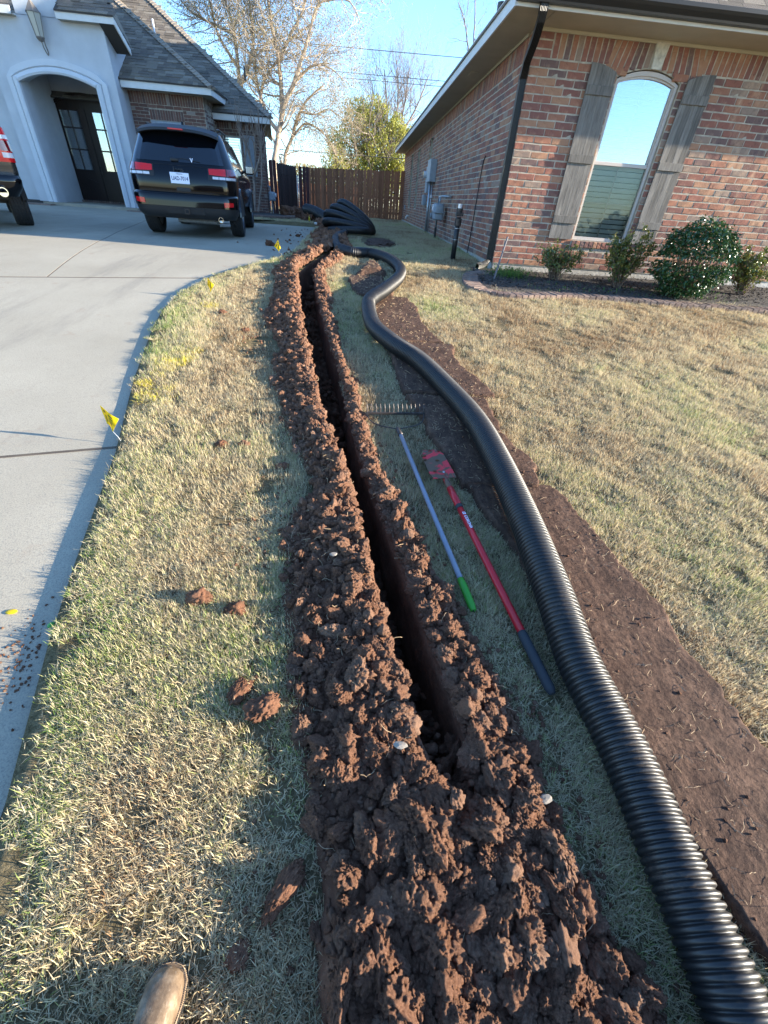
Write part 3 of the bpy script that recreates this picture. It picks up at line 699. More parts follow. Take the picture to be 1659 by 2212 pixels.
# single clods lying apart
SOLO = [(-.60, 1.16, .043, 'dark round clod alone on the grass left of the spoil, nearest the driveway'),
        (-.46, 1.11, .038, 'crumbly clod on the grass between the lone dark clod and the spoil bank'),
        (-.40, 2.09, .028, 'small reddish clod beside the spoil just past the tool handles'),
        (-.66, 2.31, .032, 'right clod of the pair casting one long shadow on the left grass'),
        (-.80, 2.30, .034, 'left clod of the pair casting one long shadow on the left grass'),
        (-1.38, 4.73, .035, 'small clod on the grass near the second yellow flag'),
        (-1.05, 4.25, .035, 'small clod on the grass beside the far left bank of spoil'),
        (-1.68, 9.55, .075, 'largest clod lying on the shaded driveway edge'),
        (-1.42, 11.9, .05, 'clod on the shaded driveway corner by the grass strip')]
for i, (x, y, s, lb) in enumerate(SOLO):
    V, F = clodshape(60+i, 4, 1.2, (1.25, .85, .8)); mb = MB(); z = float(zl(x, y)) if x > E(y) else dz(y)
    mb.add([(x+v[0]*s, y+v[1]*s, z+.35*s+.006+v[2]*s) for v in V], F); o = mb.build('dirt_clod', M['soil'], smooth=True)
    tag(o, lb, 'dirt clod', 'single clods lying apart')
def longclod(x0, y0, x1, y1, w_, hh, lb, seed, z0=None):
    V, F = clodshape(seed, 5, 1.1, (1, 1, 1)); L = math.hypot(x1-x0, y1-y0)/2; an = math.atan2(y1-y0, x1-x0); cx, cy = (x0+x1)/2, (y0+y1)/2
    V = V/np.abs(V).max(0); V[:, 2] = np.sign(V[:, 2])*np.abs(V[:, 2])**.7
    mb = MB(); z = float(zl(cx, cy)) if z0 is None else z0
    mb.add([(cx+v[0]*L*math.cos(an)-v[1]*w_*math.sin(an), cy+v[0]*L*math.sin(an)+v[1]*w_*math.cos(an), z+hh*.8+v[2]*hh) for v in V], F)
    tag(mb.build('dirt_clod', M['soil'], smooth=True), lb, 'dirt clod', 'single clods lying apart')
longclod(-.20, .205, -.10, .345, .032, .032, 'long pointed slab of clay lying at the left foot of the spoil near the boot', 81)
longclod(-.26, .125, -.215, .195, .032, .016, 'flat dark clay chunk pressed in the grass right of the boot', 82)
longclod(-.32, .66, -.22, .77, .055, .040, 'lumpy clay clod spilling from the left bank onto the grass', 83)
longclod(-.40, .73, -.34, .83, .040, .026, 'darker broken clod at the outer tip of the clay spilling onto the grass', 84)
for i, (x, y, z, s, lb) in enumerate([(-.075, 1.28, .17, .018, 'pale triangular stone chip on the left spoil bank'), (.16, .56, .13, .020, 'pale grey stone on the spoil at the near end of the trench'), (.56, .42, .11, .018, 'flat light grey stone on the right spoil near the pipe')]):
    V, F = clodshape(90+i, 2, .5, (1, .8, .35)); mb = MB(); mb.add([(x+v[0]*s*1.1+v[2]*s*.3, y+v[1]*s*.8, float(h(y))+z-.015+v[2]*s*.8) for v in V], F)
    tag(mb.build('stone', M['stone'], smooth=False), lb, 'stone')

# ------------------------------------------------------------------ overturned sod slabs
def sod_slab(s, i, lb):
    ny = max(12, int((s['y1']-s['y0'])/.008)); nx = 64
    V = []; 
    ys = np.linspace(s['y0'], s['y1'], ny); U = np.linspace(0, 1, nx)
    YY, UU = np.meshgrid(ys, U, indexing='ij'); l, r = sod_lr(s, YY)
    en = .05*(fbm(YY*9, 0*YY+i, 0, 5, 50+i)-.5); en2 = .11*(fbm(YY*5.5, 0*YY+9+i, 0, 6, 60+i, .62)-.5)
    XX = l+en+(r+en2-l-en)*UU; YY2 = YY+.05*(fbm(UU*5+i, 0*UU, 0, 3, 70+i)-.5)*(np.abs(YY-ys.mean())/(s['y1']-s['y0'])*2)**4
    v = (YY-ys[0])/(ys[-1]-ys[0]); edge = np.minimum.reduce([UU*(r-l), (1-UU)*(r-l), v*(s['y1']-s['y0']), (1-v)*(s['y1']-s['y0'])])
    hh = s['z']*np.clip(edge/.014, 0, 1)**.5
    H = hh*(.85+.3*fbm(XX*3, YY*3, 0, 2, 80+i)) + (edge > .004)*(.0035*(fbm(XX*75, YY*75, 0, 2, 82)-.5))
    cr = np.abs(fbm(XX*9, YY*16, 0, 4, 83+i)-.5); H += .0028*(fbm(XX*60+YY*9, YY*50, 0, 4, 84, .7)-.5)*(edge > .004)
    if s['z'] > .09: H = s['z']*np.clip(edge/.13, 0, 1)**.8*(.8+.4*fbm(XX*5, YY*5, 0, 3, 8))+.012*(fbm(XX*30, YY*30, 0, 3, 82)-.5)*(edge > .004)
    Z = zl(XX, YY2)+H-.006; Z = np.where(edge <= 1e-6, zl(XX, YY2)-.01, Z)
    A = np.stack([XX, YY2, Z], -1); idx = np.arange(ny*nx).reshape(ny, nx)
    F = np.stack([idx[:-1, :-1], idx[:-1, 1:], idx[1:, 1:], idx[1:, :-1]], -1).reshape(-1, 4)
    o = npmesh('sod_slab', A.reshape(-1, 3), F, M['sod'], True)
    tag(o, lb, 'sod', 'overturned sod strips beside the pipe')
    mb = MB()
    for k in range(int(170*(s['y1']-s['y0']))):
        y = random.uniform(s['y0']+.02, s['y1']-.02); l_, r_ = sod_lr(s, y); u = random.uniform(.05, .95); x = l_+(r_-l_)*u
        a, b = int((y-ys[0])/(ys[-1]-ys[0])*(ny-1)), int(u*(nx-1)); p = Vector(A[a, b])+Vector((0, 0, .003)); d = Vector((random.gauss(0, 1), random.gauss(0, 1), .15)).normalized(); pts = [p]
        for q in range(3): d = (d+Vector((random.gauss(0, .5), random.gauss(0, .5), random.gauss(0, .2)))).normalized(); pts.append(pts[-1]+d*random.uniform(.005, .014))
        mb.tube(pts, .0006*(1+.3*max(0, y)), 3, cap=False)
    q = mb.build('root_fibres', M['root'], o, kind='stuff')
for i, (s, lb) in enumerate(zip(SODC, ['longest overturned sod slab, nearest the camera, right of the black pipe', 'cracked sod slab beside the red shovel blade, under the pipe',
        'sod slab past the rake head with a corner lifted right of the pipe', 'narrow sod slab under the pipe beyond the lifted corner', 'smooth sod slab inside the S bend of the pipe', 'folded mound of sod with a lit edge at the far S bend'])): sod_slab(s, i, lb)
V, F = clodshape(99, 5, .5, (1, 1, 1)); mb = MB(); mb.add([(.45+v[0]*.36, 10.55+v[1]*1.1, float(h(10.5))+v[2]*.055) for v in V], F)
tag(mb.build('sod_slab', M['sod'], smooth=True), 'dark patch of loose soil on the shaded grass right of the pipe coil', 'sod', 'overturned sod strips beside the pipe')

# ------------------------------------------------------------------ corrugated pipe
PR = .077
path = [(-.30,11.2),(-.42,10.2),(-.42,9.31),(-.33,8.35),(-.10,7.95),(.21,8.02),(.50,7.62),(.62,6.9),(.55,6.3),(.34,5.83),(.17,5.35),(.13,4.9),(.18,4.5),(.35,4.02),(.56,3.65),(.73,3.15),(.84,2.65),(.87,2.15),(.87,1.6),(.865,1.18),(.86,.86),(.865,.55),(.865,.29),(.865,.07),(.86,-.10),(.84,-.5),(.80,-1.0)][::-1]
def catmull(P, step):
    P = [Vector(p) for p in P]; out = []
    for i in range(len(P)-1):
        p0, p1, p2, p3 = P[max(i-1, 0)], P[i], P[i+1], P[min(i+2, len(P)-1)]
        n = max(2, int((p2-p1).length/step*3))
        for k in range(n):
            t = k/n; out.append(.5*((2*p1)+(p2-p0)*t+(2*p0-5*p1+4*p2-p3)*t*t+(3*p1-p0-3*p2+p3)*t**3))
    out.append(P[-1]); d = [0]
    for a, b in zip(out[:-1], out[1:]): d.append(d[-1]+(b-a).length)
    m = int(d[-1]/step); res = []; j = 0
    for k in range(m+1):
        s = d[-1]*k/m
        while j < len(d)-2 and d[j+1] < s: j += 1
        t = (s-d[j])/max(1e-9, d[j+1]-d[j]); res.append(out[j].lerp(out[j+1], t))
    return res
def corrugated(mb, pts3, R, n=26, pitch=.0190, per=8, amp=.0095):
    pts = catmull(pts3, pitch/per)
    rad = []
    for i in range(len(pts)):
        ph = (i % per)/per
        rad.append(R-amp*(max(0, 1-abs(ph-.5)/.30)**.8))
    mb.tube(pts, rad, n)
def ontop(x, y):
    z = float(h(y)); b = 0
    for s in SODC:
        if s['y0'] < y < s['y1'] :
            l, r = sod_lr(s, y); 
            if l-.05 < x < r+.05: b = s['z']*.92
    return z+b
path = [(x*k_, y*k_) for (x, y), k_ in [((x, y), (1.45-float(h(y))-.077-(ontop(x, y)-float(h(y))))/(1.45-float(h(y))-.080)) for x, y in path]]
pz = [ontop(x, y) for x, y in path]; pz = [ (pz[max(i-1,0)]+2*pz[i]+pz[min(i+1,len(pz)-1)])/4 for i in range(len(pz))]
mb = MB(); corrugated(mb, [(x, y, z+PR-.002) for (x, y), z in zip(path, pz)], PR)
pipe = thing('corrugated_pipe', 'long black corrugated drain pipe snaking from the coil past the tools', 'pipe', (.86, 0, 0))
mb.build('pipe_wall', M['blackpipe'], pipe, smooth=True)
# the remaining coil
coil = thing('pipe_coil', 'fanned coil of black corrugated pipe standing in front of the fence', 'pipe coil', (-.3, 12.3, float(h(12.3))))
zc = float(h(12.3))
for k, (tx, tz) in enumerate([(-.68, .80), (-.78, .95), (-.76, 1.09), (-.62, 1.19), (-.46, 1.27)]):
    # each loop leans over a shared pivot at the lower right
    piv = Vector((.24+.03*k, 12.0+.05*k, .82)); tip = Vector((tx, 11.85+.16*k, tz)); ax = (tip-piv); L = ax.length/2; c = (tip+piv)/2; ax.normalize()
    sd = Vector((.10, .95, -.10-.10*k)); sd = (sd-ax*sd.dot(ax)).normalized()
    pts = [c+ax*L*math.copysign(abs(math.cos(a))**.8, math.cos(a))+sd*.40*math.sin(a) for a in [2*math.pi*q/20+.02 for q in range(20)]]
    pts = [Vector((p.x, p.y, max(p.z, zc+PR+.003*k))) for p in pts]
    mb = MB(); corrugated(mb, pts+[pts[0]+Vector((0, 0, .001))], .076, n=16, per=4, pitch=.030, amp=.010); mb.build('pipe_loop', M['blackpipe'], coil, smooth=True)
mb = MB(); corrugated(mb, [(-.85, 16.2, .84), (-1.1, 16.5, .90), (-1.45, 16.9, 1.02), (-1.75, 17.3, 1.05)], .15, n=16, per=3, pitch=.03)
tag(mb.build('black_pipe_piece', M['blackpipe']), 'short length of black pipe sticking out of the far soil pile', 'pipe')
mb = MB(); mb.tube([(-1.25, 14.6, .79), (-.62, 14.45, .79)], .03, 10); tag(mb.build('white_pipe', M['white']), 'short white plastic pipe lying left of the pipe coil', 'pipe')
mb = MB(); V, F = clodshape(120, 5, 1.1, (1, 1, 1)); mb.add([(-1.55+v[0]*.42, 17.2+v[1]*.6, .72+v[2]*.30) for v in V], F)
V, F = clodshape(121, 5, 1.1, (1, 1, 1)); mb.add([(-2.35+v[0]*.5, 19.2+v[1]*.7, .70+v[2]*.42) for v in V], F)
tag(mb.build('soil_pile', M['soil'], smooth=True), 'dark pile of dug soil by the open gate', 'dirt pile')

# ------------------------------------------------------------------ tools
rk = thing('garden_rake', 'bow rake with grey pole and green grip lying on the grass', 'rake', (.30, 2.5, float(h(2.5))))
hz = lambda x, y, o=0: Vector((x, y, float(h(y))+o))
mb = MB(); mb.tube([hz(.30, 2.44, .055), hz(.40, 1.8, .04), hz(.488, 1.26, .028)], .0125, 14); mb.build('pole', M['rakepole'], rk, smooth=True)
mb = MB(); mb.tube([hz(.486, 1.27, .028), hz(.492, 1.235, .028), hz(.508, 1.13, .026), hz(.512, 1.105, .026)], [.0145, .017, .0165, .012], 14); gp = mb.build('grip', M['greengrip'], rk, smooth=True)
mb = MB(); mb.tube([hz(.5105, 1.1035, .0265), hz(.5115, 1.1025, .0265)], .007, 10); mb.build('hanging_hole', M['dark'], gp)
mb = MB(); mb.tube([hz(.285, 2.50, .057), hz(.302, 2.42, .055)], [.013, .017], 12); mb.build('ferrule', M['metal_dark'], rk, smooth=True)
mb = MB()
mb.tube(catmull([hz(.29, 2.49, .056), hz(.25, 2.515, .05), hz(.17, 2.55, .045), hz(.11, 2.60, .05), hz(.088, 2.69, .055)], .02), .004, 6)
mb.tube(catmull([hz(.29, 2.49, .056), hz(.34, 2.525, .05), hz(.42, 2.57, .045), hz(.468, 2.62, .05), hz(.488, 2.72, .055)], .02), .004, 6)
mb.build('bow', M['metal_dark'], rk)
mb = MB(); mb.bbox(hz(.288, 2.705, .055), (.41, .011, .018), .003, rz=.06); mb.build('head_bar', M['metal_dark'], rk)
for k in range(14):
    u = k/13; x = .09+.395*u; y = 2.693+.024*u; mb = MB()
    mb.tube([hz(x, y, .058), hz(x, y+.006, .09), hz(x-.003, y+.02, .115)], [.0045, .004, .002], 6); mb.build('tine', M['rust'] if 'rust' in M else M['metal_dark'], rk)
sv = thing('trenching_shovel', 'muddy red trenching shovel with black foam grip lying beside the rake', 'shovel', (.6, 1.4, float(h(1.4))))
ax0 = hz(.525, 1.93, .06); ax1 = hz(.725, .745, .028); hd = (ax1-ax0).normalized()
mb = MB(); mb.tube([ax0+hd*.06, ax0+hd*.95], .0165, 16); mb.tube([ax0+hd*.055, ax0+hd*.20], .0185, 16); mb.build('handle', M['red'], sv, smooth=True)
mb = MB(); mb.tube([ax0+hd*.198, ax0+hd*.222], .0195, 16); mb.build('collar', M['grip'], sv, smooth=True)
mb = MB(); mb.tube([ax0+hd*.95, ax0+hd*.965, ax0+hd*1.18, ax0+hd*1.2], [.017, .0195, .0195, .012], 16); mb.build('grip', M['grip'], sv, smooth=True)
mb = MB(); mb.tube([ax0-hd*.05, ax0+hd*.02, ax0+hd*.075], [.012, .017, .0145], 12); mb.build('socket', M['shovel'], sv, smooth=True)
# blade: dished, six sided
bl = [(-.055, 0), (.055, 0), (.058, .04), (.060, .22), (.040, .272), (-.036, .268), (-.056, .20), (-.062, .04)]
bd = -hd; bs = bd.cross(Vector((0, 0, 1))).normalized(); bo = ax0-hd*.02
def bp(u, v, t): return bo+bs*(u*1.22-.006)+bd*(v*1.12)+Vector((0, 0, .012-.03*v/.27*0.6+.18*u*u*4*(.5)+t))
mb = MB(); nu, nv = 10, 16; pts = {}
for j in range(nv+1):
    v = .272*j/nv
    wl = np.interp(v, [0, .04, .2, .268, .272], [-.055, -.062, -.056, -.036, -.034]); wr = np.interp(v, [0, .04, .22, .272], [.055, .058, .060, .036])
    for i in range(nu+1): pts[i, j] = (wl+(wr-wl)*i/nu, v)
for t0 in (0, -.003):
    b0 = len(mb.v); mb.add([bp(*pts[i, j], t0) for j in range(nv+1) for i in range(nu+1)], [(j*(nu+1)+i, j*(nu+1)+i+1, (j+1)*(nu+1)+i+1, (j+1)*(nu+1)+i) for j in range(nv) for i in range(nu)])
b_ = mb.build('blade', M['shovel'], sv, smooth=True)
mb = MB(); mb.lathe([(0, .006), (.006, .005), (.007, 0)], bo+bd*.045+Vector((0, 0, .018)), 'z', 10); mb.build('rivet', M['steel'], b_, smooth=True)
V, F = clodshape(140, 3, 1, (1, .7, .5))
for u, v, s in [(-.045, .21, .014), (-.05, .17, .011), (.045, .25, .010), (.0, .262, .010), (-.03, .06, .011), (.01, .16, .010)]:
    mb = MB(); mb.add([bp(u, v, .004)+Vector(q)*s for q in V], F); mb.build('mud', M['soil'], b_, smooth=True)

def textobj(s, size, frame, m, parent, name='lettering', extrude=.0006, wscale=1, bold=0):
    """frame: (origin, xdir, ydir); centred text"""
    cu = bpy.data.curves.new(name, 'FONT'); cu.body = s; cu.size = size; cu.align_x = 'CENTER'; cu.align_y = 'CENTER'; cu.extrude = extrude; cu.offset = bold
    t = bpy.data.objects.new(name, cu); dg = bpy.context.evaluated_depsgraph_get()
    me = bpy.data.meshes.new_from_object(t.evaluated_get(dg)) if False else None
    COL.objects.link(t); bpy.context.view_layer.update(); me = bpy.data.meshes.new_from_object(t.evaluated_get(bpy.context.evaluated_depsgraph_get()))
    bpy.data.objects.remove(t)
    o_, xd, yd = [Vector(q) for q in frame]; zd = xd.cross(yd)
    for v in me.vertices: c = v.co.copy(); v.co = o_+xd*c.x*wscale+yd*c.y+zd*c.z
    me.materials.clear(); me.materials.append(m)
    o = bpy.data.objects.new(name, me); COL.objects.link(o)
    if parent is not None: o.parent = parent
    return o
hu = Vector((0, 0, 1)); hu = (hu-hu.dot(hd)*hd).normalized(); hs_ = hd.cross(hu)
tl_ = rootloc(sv)
o = textobj('CORONA', .021, (ax0+hd*.335+hu*.0166-tl_, hd, hu.cross(hd)), M['plate'], sv, 'brand_lettering', bold=.0004)
mb = MB(); mb.box(ax0+hd*.272+hu*.0163, (.016, .016, .0012), M=Matrix((hd, hu.cross(hd), hu)).transposed()); lg = mb.build('logo', M['plate'], sv)
mb = MB(); mb.tube([ax0+hd*.272+hu*.0166, ax0+hd*.272+hu*.0174], .0045, 10); mb.build('logo_mark', M['red'], lg)

# ================================================================== brick work
BL, BH, CH = .242, .069, .081
def brickshape(seed, L=BL, H=BH, D=.035):
    r = np.random.default_rng(seed); ch = .005
    def ring(y, ins, n=3):
        xs = np.linspace(-L/2+ins, L/2-ins, n+1); v = [(x, y, -H/2+ins) for x in xs]+[(x, y, H/2-ins) for x in xs[::-1]]; return v
    o = ring(ch*1.2, 0); i = ring(0, ch); b = ring(D, 0); n = len(o); V = []
    for k, q in enumerate(i): V.append((q[0]+r.normal(0, .0012), q[1]+r.normal(0, .0018), q[2]+r.normal(0, .0012)))
    for k, q in enumerate(o): V.append((q[0]+r.normal(0, .001), q[1], q[2]+r.normal(0, .0016)))
    V += b
    F = [(0, 1, 6, 7), (1, 2, 5, 6), (2, 3, 4, 5)]
    for k in range(n): F += [(k+n, (k+1) % n+n, (k+1) % n, k), (k+2*n, (k+1) % n+2*n, (k+1) % n+n, k+n)]
    return V, F
BS = [brickshape(i) for i in range(6)]
def brickmeshes(m):
    out = []
    for V, F in BS:
        me = bpy.data.meshes.new('brick'); me.from_pydata(V, [], F); me.materials.append(m); me.update(); out.append(me)
    return out
BM = {k: brickmeshes(M[k]) for k in ('brick', 'brickL', 'paver')}
def place_bricks(items, parent, matkey, limit=300, name='brick', key=None):
    """items: (world centre, rz, ry, sx, sz, seed)"""
    key = key or (lambda it: (Vector(it[0])-Vector((0, 0, CAMH))).length)
    items = sorted(items, key=key); off = rootloc(parent) if parent is not None else Vector((0, 0, 0))
    for it in items[:limit]:
        c, rz, ry, sx, sz, sd = it
        o = bpy.data.objects.new(name, BM[matkey][sd % 6]); COL.objects.link(o); o.parent = parent
        o.location = Vector(c)-off; o.rotation_euler = Euler((0, ry, rz)); o.scale = (sx, 1, sz)
    rest = items[limit:]
    if rest:
        mb = MB()
        for c, rz, ry, sx, sz, sd in rest:
            V, F = BS[sd % 6]; mt = Euler((0, ry, rz)).to_matrix(); mb.rnd = (sd*.6180339 % 1)*.98+.01
            mb.add([Vector(c)+mt@Vector((v[0]*sx, v[1], v[2]*sz)) for v in V], F)
        mb.build(name+'work', M[matkey], parent, kind='stuff')
def courses(p0, rz, length, z0, rows, openings=(), skip=None, proud=0.0, u0=0.0):
    """wall starting at p0 (x,y) running along direction rz; face looks to local -y"""
    d = Vector((math.cos(rz), math.sin(rz), 0)); out = []
    for r in range(rows):
        z = z0+CH*r+BH/2+.005; u = u0+(-.127 if r % 2 else 0)+random.uniform(-.004, .004)
        while u < length:
            a, b = max(u+.005, u0+.003), min(u+.249, length-.003)
            segs = [(a, b)]
            for (oa, ob, za, zb) in openings:
                if za-.02 < z < zb+.02:
                    ns = []
                    for s, e in segs:
                        if e <= oa or s >= ob: ns.append((s, e))
                        else:
                            if s < oa-.03: ns.append((s, oa-.004))
                            if e > ob+.03: ns.append((ob+.004, e))
                    segs = ns
            for s, e in segs:
                if e-s > .03:
                    m_ = (s+e)/2; q = Vector((p0[0], p0[1], 0))+d*m_
                    nrm = Vector((math.sin(rz), -math.cos(rz), 0))*random.uniform(-.002, .003)
                    out.append(((q.x+nrm.x, q.y+nrm.y, z), rz, random.gauss(0, .003), (e-s)/BL, 1, random.randrange(10**6)))
            u += .254
    return out
def soldiers(p0, rz, a, b, zb, skip=(), lean=None, hgt=.244):
    d = Vector((math.cos(rz), math.sin(rz), 0)); out = []; n = int(round((b-a)/.0775))
    for i in range(n):
        u = a+(i+.5)*(b-a)/n
        if any(s <= u <= e for s, e in skip): continue
        ry = R_(90); z = zb+hgt/2+.004; sx = hgt/BL*.98
        if lean:
            l = lean(u)
            if l: ry += l[0]; z = l[1]; sx = l[2]; u += l[3]
        q = Vector((p0[0], p0[1], 0))+d*u
        out.append(((q.x, q.y, z), rz, ry, sx, .97, random.randrange(10**6)))
    return out

# ================================================================== right house
HX, HY, FZ = 2.155, 7.616, .757
WT = 3.285
house = thing('brick_house', 'red brick house on the right with grey shutters and dark gutter', 'house', (8, 12, float(h(12))))
# wall bodies (mortar) with the window cut out
def wall_body(mb, fn, length, z0, z1, openings):
    us = sorted({0, length, *[o[0] for o in openings], *[o[1] for o in openings]}); zs = sorted({z0, z1, *[o[2] for o in openings], *[o[3] for o in openings]})
    for i in range(len(us)-1):
        for j in range(len(zs)-1):
            cu, cz = (us[i]+us[i+1])/2, (zs[j]+zs[j+1])/2
            if any(o[0] < cu < o[1] and o[2] < cz < o[3] for o in openings): continue
            mb.add([fn(us[i], 0, zs[j]), fn(us[i+1], 0, zs[j]), fn(us[i+1], 0, zs[j+1]), fn(us[i], 0, zs[j+1])], [(0, 1, 2, 3)])
    for a, b, c, d in openings:
        for (p, q) in (((a, c), (a, d)), ((b, d), (b, c)), ((a, d), (b, d)), ((b, c), (a, c))):
            mb.add([fn(p[0], 0, p[1]), fn(q[0], 0, q[1]), fn(q[0], .16, q[1]), fn(p[0], .16, p[1])], [(0, 1, 2, 3)])
wx0, wx1, wz0, wz1 = 3.345-HX, 4.225-HX, 1.14, 2.925
fop = [(wx0, wx1, wz0, 3.03)]
mb = MB(); wall_body(mb, lambda u, d, z: (HX+.004+u, HY+.004+d, z), 10.2, FZ-.002, WT, fop)
fw_ = mb.build('wall', M['mortar'], house, label='sunlit brick front wall with an arched window')
mb = MB(); mb.box((HX+5.1, HY+.075, FZ-.45), (10.16, .12, .9)); mb.box((HX+.04+.02, HY+9.2, FZ-.45), (.10, 18.3, .9)); mb.build('foundation', M['found'], house)
items = courses((HX, HY), 0, 10.2, FZ, 28, openings=[(wx0, wx1+.01, wz0-.085, 2.93), (wx0+.12, wx1-.12, 2.9, 3.03)])
xc = 3.785-HX
def flean(u):
    t = (u-xc)/.62
    if abs(t) > 1: return None
    zb = 3.03-.105*min(1, abs(u-xc)/.44)**2; top = 3.272-.004
    return (-.30*t, (zb+top)/2+.006, (top-zb)/BL*.96*(1/math.cos(.3*t)), .025*t)
items += soldiers((HX, HY), 0, .26, 10.2, 3.027, skip=[(3.72-HX, 3.90-HX)], lean=flean)
for r in range(3): items.append(((HX+.125, HY, 3.03+CH*r+.036), 0, 0, 1.0, 1, r*77+1))
place_bricks(items, fw_, 'brick')
# rowlock sill
si = [((3.345+.07*k+.04, HY-.022, 1.092), 0, R_(90), .34, .86, random.randrange(99999)) for k in range(13)]
sp = MB(); sp.box((3.785, HY+.03, 1.092), (.90, .08, .06)); sill = sp.build('sill', M['mortar'], house); place_bricks(si, sill, 'brick')
# keystone
mb = MB(); mb.prism([(3.755, 3.03), (3.878, 3.03), (3.905, 3.268), (3.728, 3.268)], lambda u, v, t: (u, t, v), HY-.025, HY+.03)
ks = mb.build('keystone', M['keystone'], house)
mb = MB()
for p, q in [((3.816, 3.11), (3.816, 3.19)), ((3.816, 3.19), (3.80, 3.17)), ((3.816, 3.19), (3.832, 3.17)), ((3.80, 3.15), (3.835, 3.15)), ((3.803, 3.12), (3.792, 3.15)), ((3.829, 3.12), (3.84, 3.15))]:
    mb.tube([(p[0], HY-.026, p[1]), (q[0], HY-.026, q[1])], .006, 6)
mb.build('carved_flower', M['keystone'], ks)
# arched window
def archz(x, x0, x1, zs, rise):
    c = (x0+x1)/2; w_ = (x1-x0)/2; Rr = (w_*w_+rise*rise)/(2*rise); return zs+math.sqrt(max(0, Rr*Rr-(x-c)**2))-(Rr-rise)
def archpoly(x0, x1, z0, zs, rise, n=14):
    return [(x0, z0), (x1, z0)]+[(x1+(x0-x1)*k/n, archz(x1+(x0-x1)*k/n, x0, x1, zs, rise)) for k in range(n+1)]
def ringprism(mb, out, inn, y0, y1):
    n = len(out); vs = [(u, y0, v) for u, v in out]+[(u, y0, v) for u, v in inn]+[(u, y1, v) for u, v in out]+[(u, y1, v) for u, v in inn]
    fs = []
    for i in range(n):
        j = (i+1) % n; fs += [(i, j, n+j, n+i), (2*n+i, 3*n+i, 3*n+j, 2*n+j), (i, 2*n+i, 2*n+j, j), (n+i, n+j, 3*n+j, 3*n+i)]
    mb.add(vs, fs)
win = MB(); gy_ = HY+.075
ringprism(win, archpoly(3.348, 4.222, 1.145, 2.915, .105), archpoly(3.385, 4.185, 1.19, 2.90, .075), HY+.035, HY+.11)
wobj = win.build('window', M['frame'], house)
ringz = MB(); ringprism(ringz, archpoly(3.385, 4.185, 2.06, 2.90, .075), archpoly(3.402, 4.168, 2.085, 2.89, .062), HY+.055, HY+.10); ringz.build('upper_sash', M['frame'], wobj)
m_ = MB(); m_.bbox((3.785, HY+.072, 2.075), (.80, .05, .045), .006); m_.build('meeting_rail', M['frame'], wobj)
m_ = MB(); m_.prism(archpoly(3.40, 4.17, 2.095, 2.89, .062), lambda u, v, t: (u, t, v), HY+.078, HY+.082); m_.build('pane', M['glass'], wobj)
m_ = MB(); m_.box((3.785, HY+.066, 1.62), (.79, .004, .86)); m_.build('pane', M['screen'], wobj, label='lower pane behind an insect screen')
m_ = MB()
for zz in (2.52, 2.84, 1.62): m_.box((3.785, HY+.096, zz), (.78, .010, .018))
m_.box((3.785, HY+.098, 2.52), (.018, .010, .86)); m_.box((3.785, HY+.098, 1.62), (.018, .010, .84)); m_.build('glazing_bars', M['frame'], wobj)
q = MB(); n_ = 14; P_ = [(wx0+HX+(wx1-wx0)*k/n_, archz(wx0+HX+(wx1-wx0)*k/n_, wx0+HX, wx1+HX, 2.93, .100)) for k in range(n_+1)]
for a_, b_ in zip(P_[:-1], P_[1:]): q.add([(a_[0], HY+.014, a_[1]), (b_[0], HY+.014, b_[1]), (b_[0], HY+.014, 3.06), (a_[0], HY+.014, 3.06)], [(0, 1, 2, 3)]); q.add([(a_[0], HY+.014, a_[1]), (b_[0], HY+.014, b_[1]), (b_[0], HY+.12, b_[1]), (a_[0], HY+.12, a_[1])], [(0, 1, 2, 3)])
q.build('arch_infill', M['mortar'], house)
for k in range(27):
    zz = 1.21+k*.064
    m_ = MB(); m_.box((3.785, HY+.165, zz), (.86, .060, .004), M=Matrix.Rotation(R_(-55), 3, 'X')); m_.build('blind_slat', M['blind'], wobj)
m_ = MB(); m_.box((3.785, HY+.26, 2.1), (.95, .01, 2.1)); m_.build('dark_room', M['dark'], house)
m_ = MB(); m_.box((3.785, HY+.9, 2.1), (1.6, .02, 2.6)); m_.box((3.785, HY+.5, 3.2), (1.6, .8, .02)); m_.box((3.0, HY+.5, 2.1), (.02, .8, 2.6)); m_.box((4.6, HY+.5, 2.1), (.02, .8, 2.6)); m_.build('room', M['blind'], house)
# shutters: four boards and three battens each
def shutter(x0, x1, flip):
    p = MB(); p.box(((x0+x1)/2, HY-.006, 2.05), (x1-x0-.03, .008, 1.75)); s = p.build('shutter', M['shutter'], house)
    n = 4; wb = (x1-x0)/n
    for k in range(n):
        a, b = x0+k*wb+.0015, x0+(k+1)*wb-.0015
        def top(x):
            t = (x-x0)/(x1-x0); t = 1-t if flip else t
            return 3.035-.075*t**2.2
        q = MB(); q.prism([(a, 1.143), (b, 1.143), (b, top(b)), ((a+b)/2, top((a+b)/2)), (a, top(a))], lambda u, v, t: (u, t, v), HY-.026-random.uniform(0, .003), HY-.011)
        q.build('board', M['shutter'], s)
    for zz in (2.785, 2.092, 1.39):
        q = MB(); q.bbox(((x0+x1)/2, HY-.038, zz), (x1-x0+.002, .020, .092), .003); q.build('batten', M['shutter'], s)
shutter(2.957, 3.318, False); shutter(4.302, 4.664, True)
# side wall
sop = [(12.25-.0, 12.9, 1.28, 3.0), (14.15, 14.95, 1.28, 3.0), (8.75, 9.35, 1.83, 3.03)]
sop = [(8.70, 9.33, 1.81, 3.03), (11.8, 12.5, 1.28, 3.0), (14.1, 14.95, 1.28, 3.0)]
Ls = 18.2
mb = MB(); wall_body(mb, lambda u, d, z: (HX+.004+d, HY+.004+(u), z), Ls, FZ-.002, WT, sop)
sw_ = mb.build('wall', M['mortar'], house, label='shaded side wall with meters')
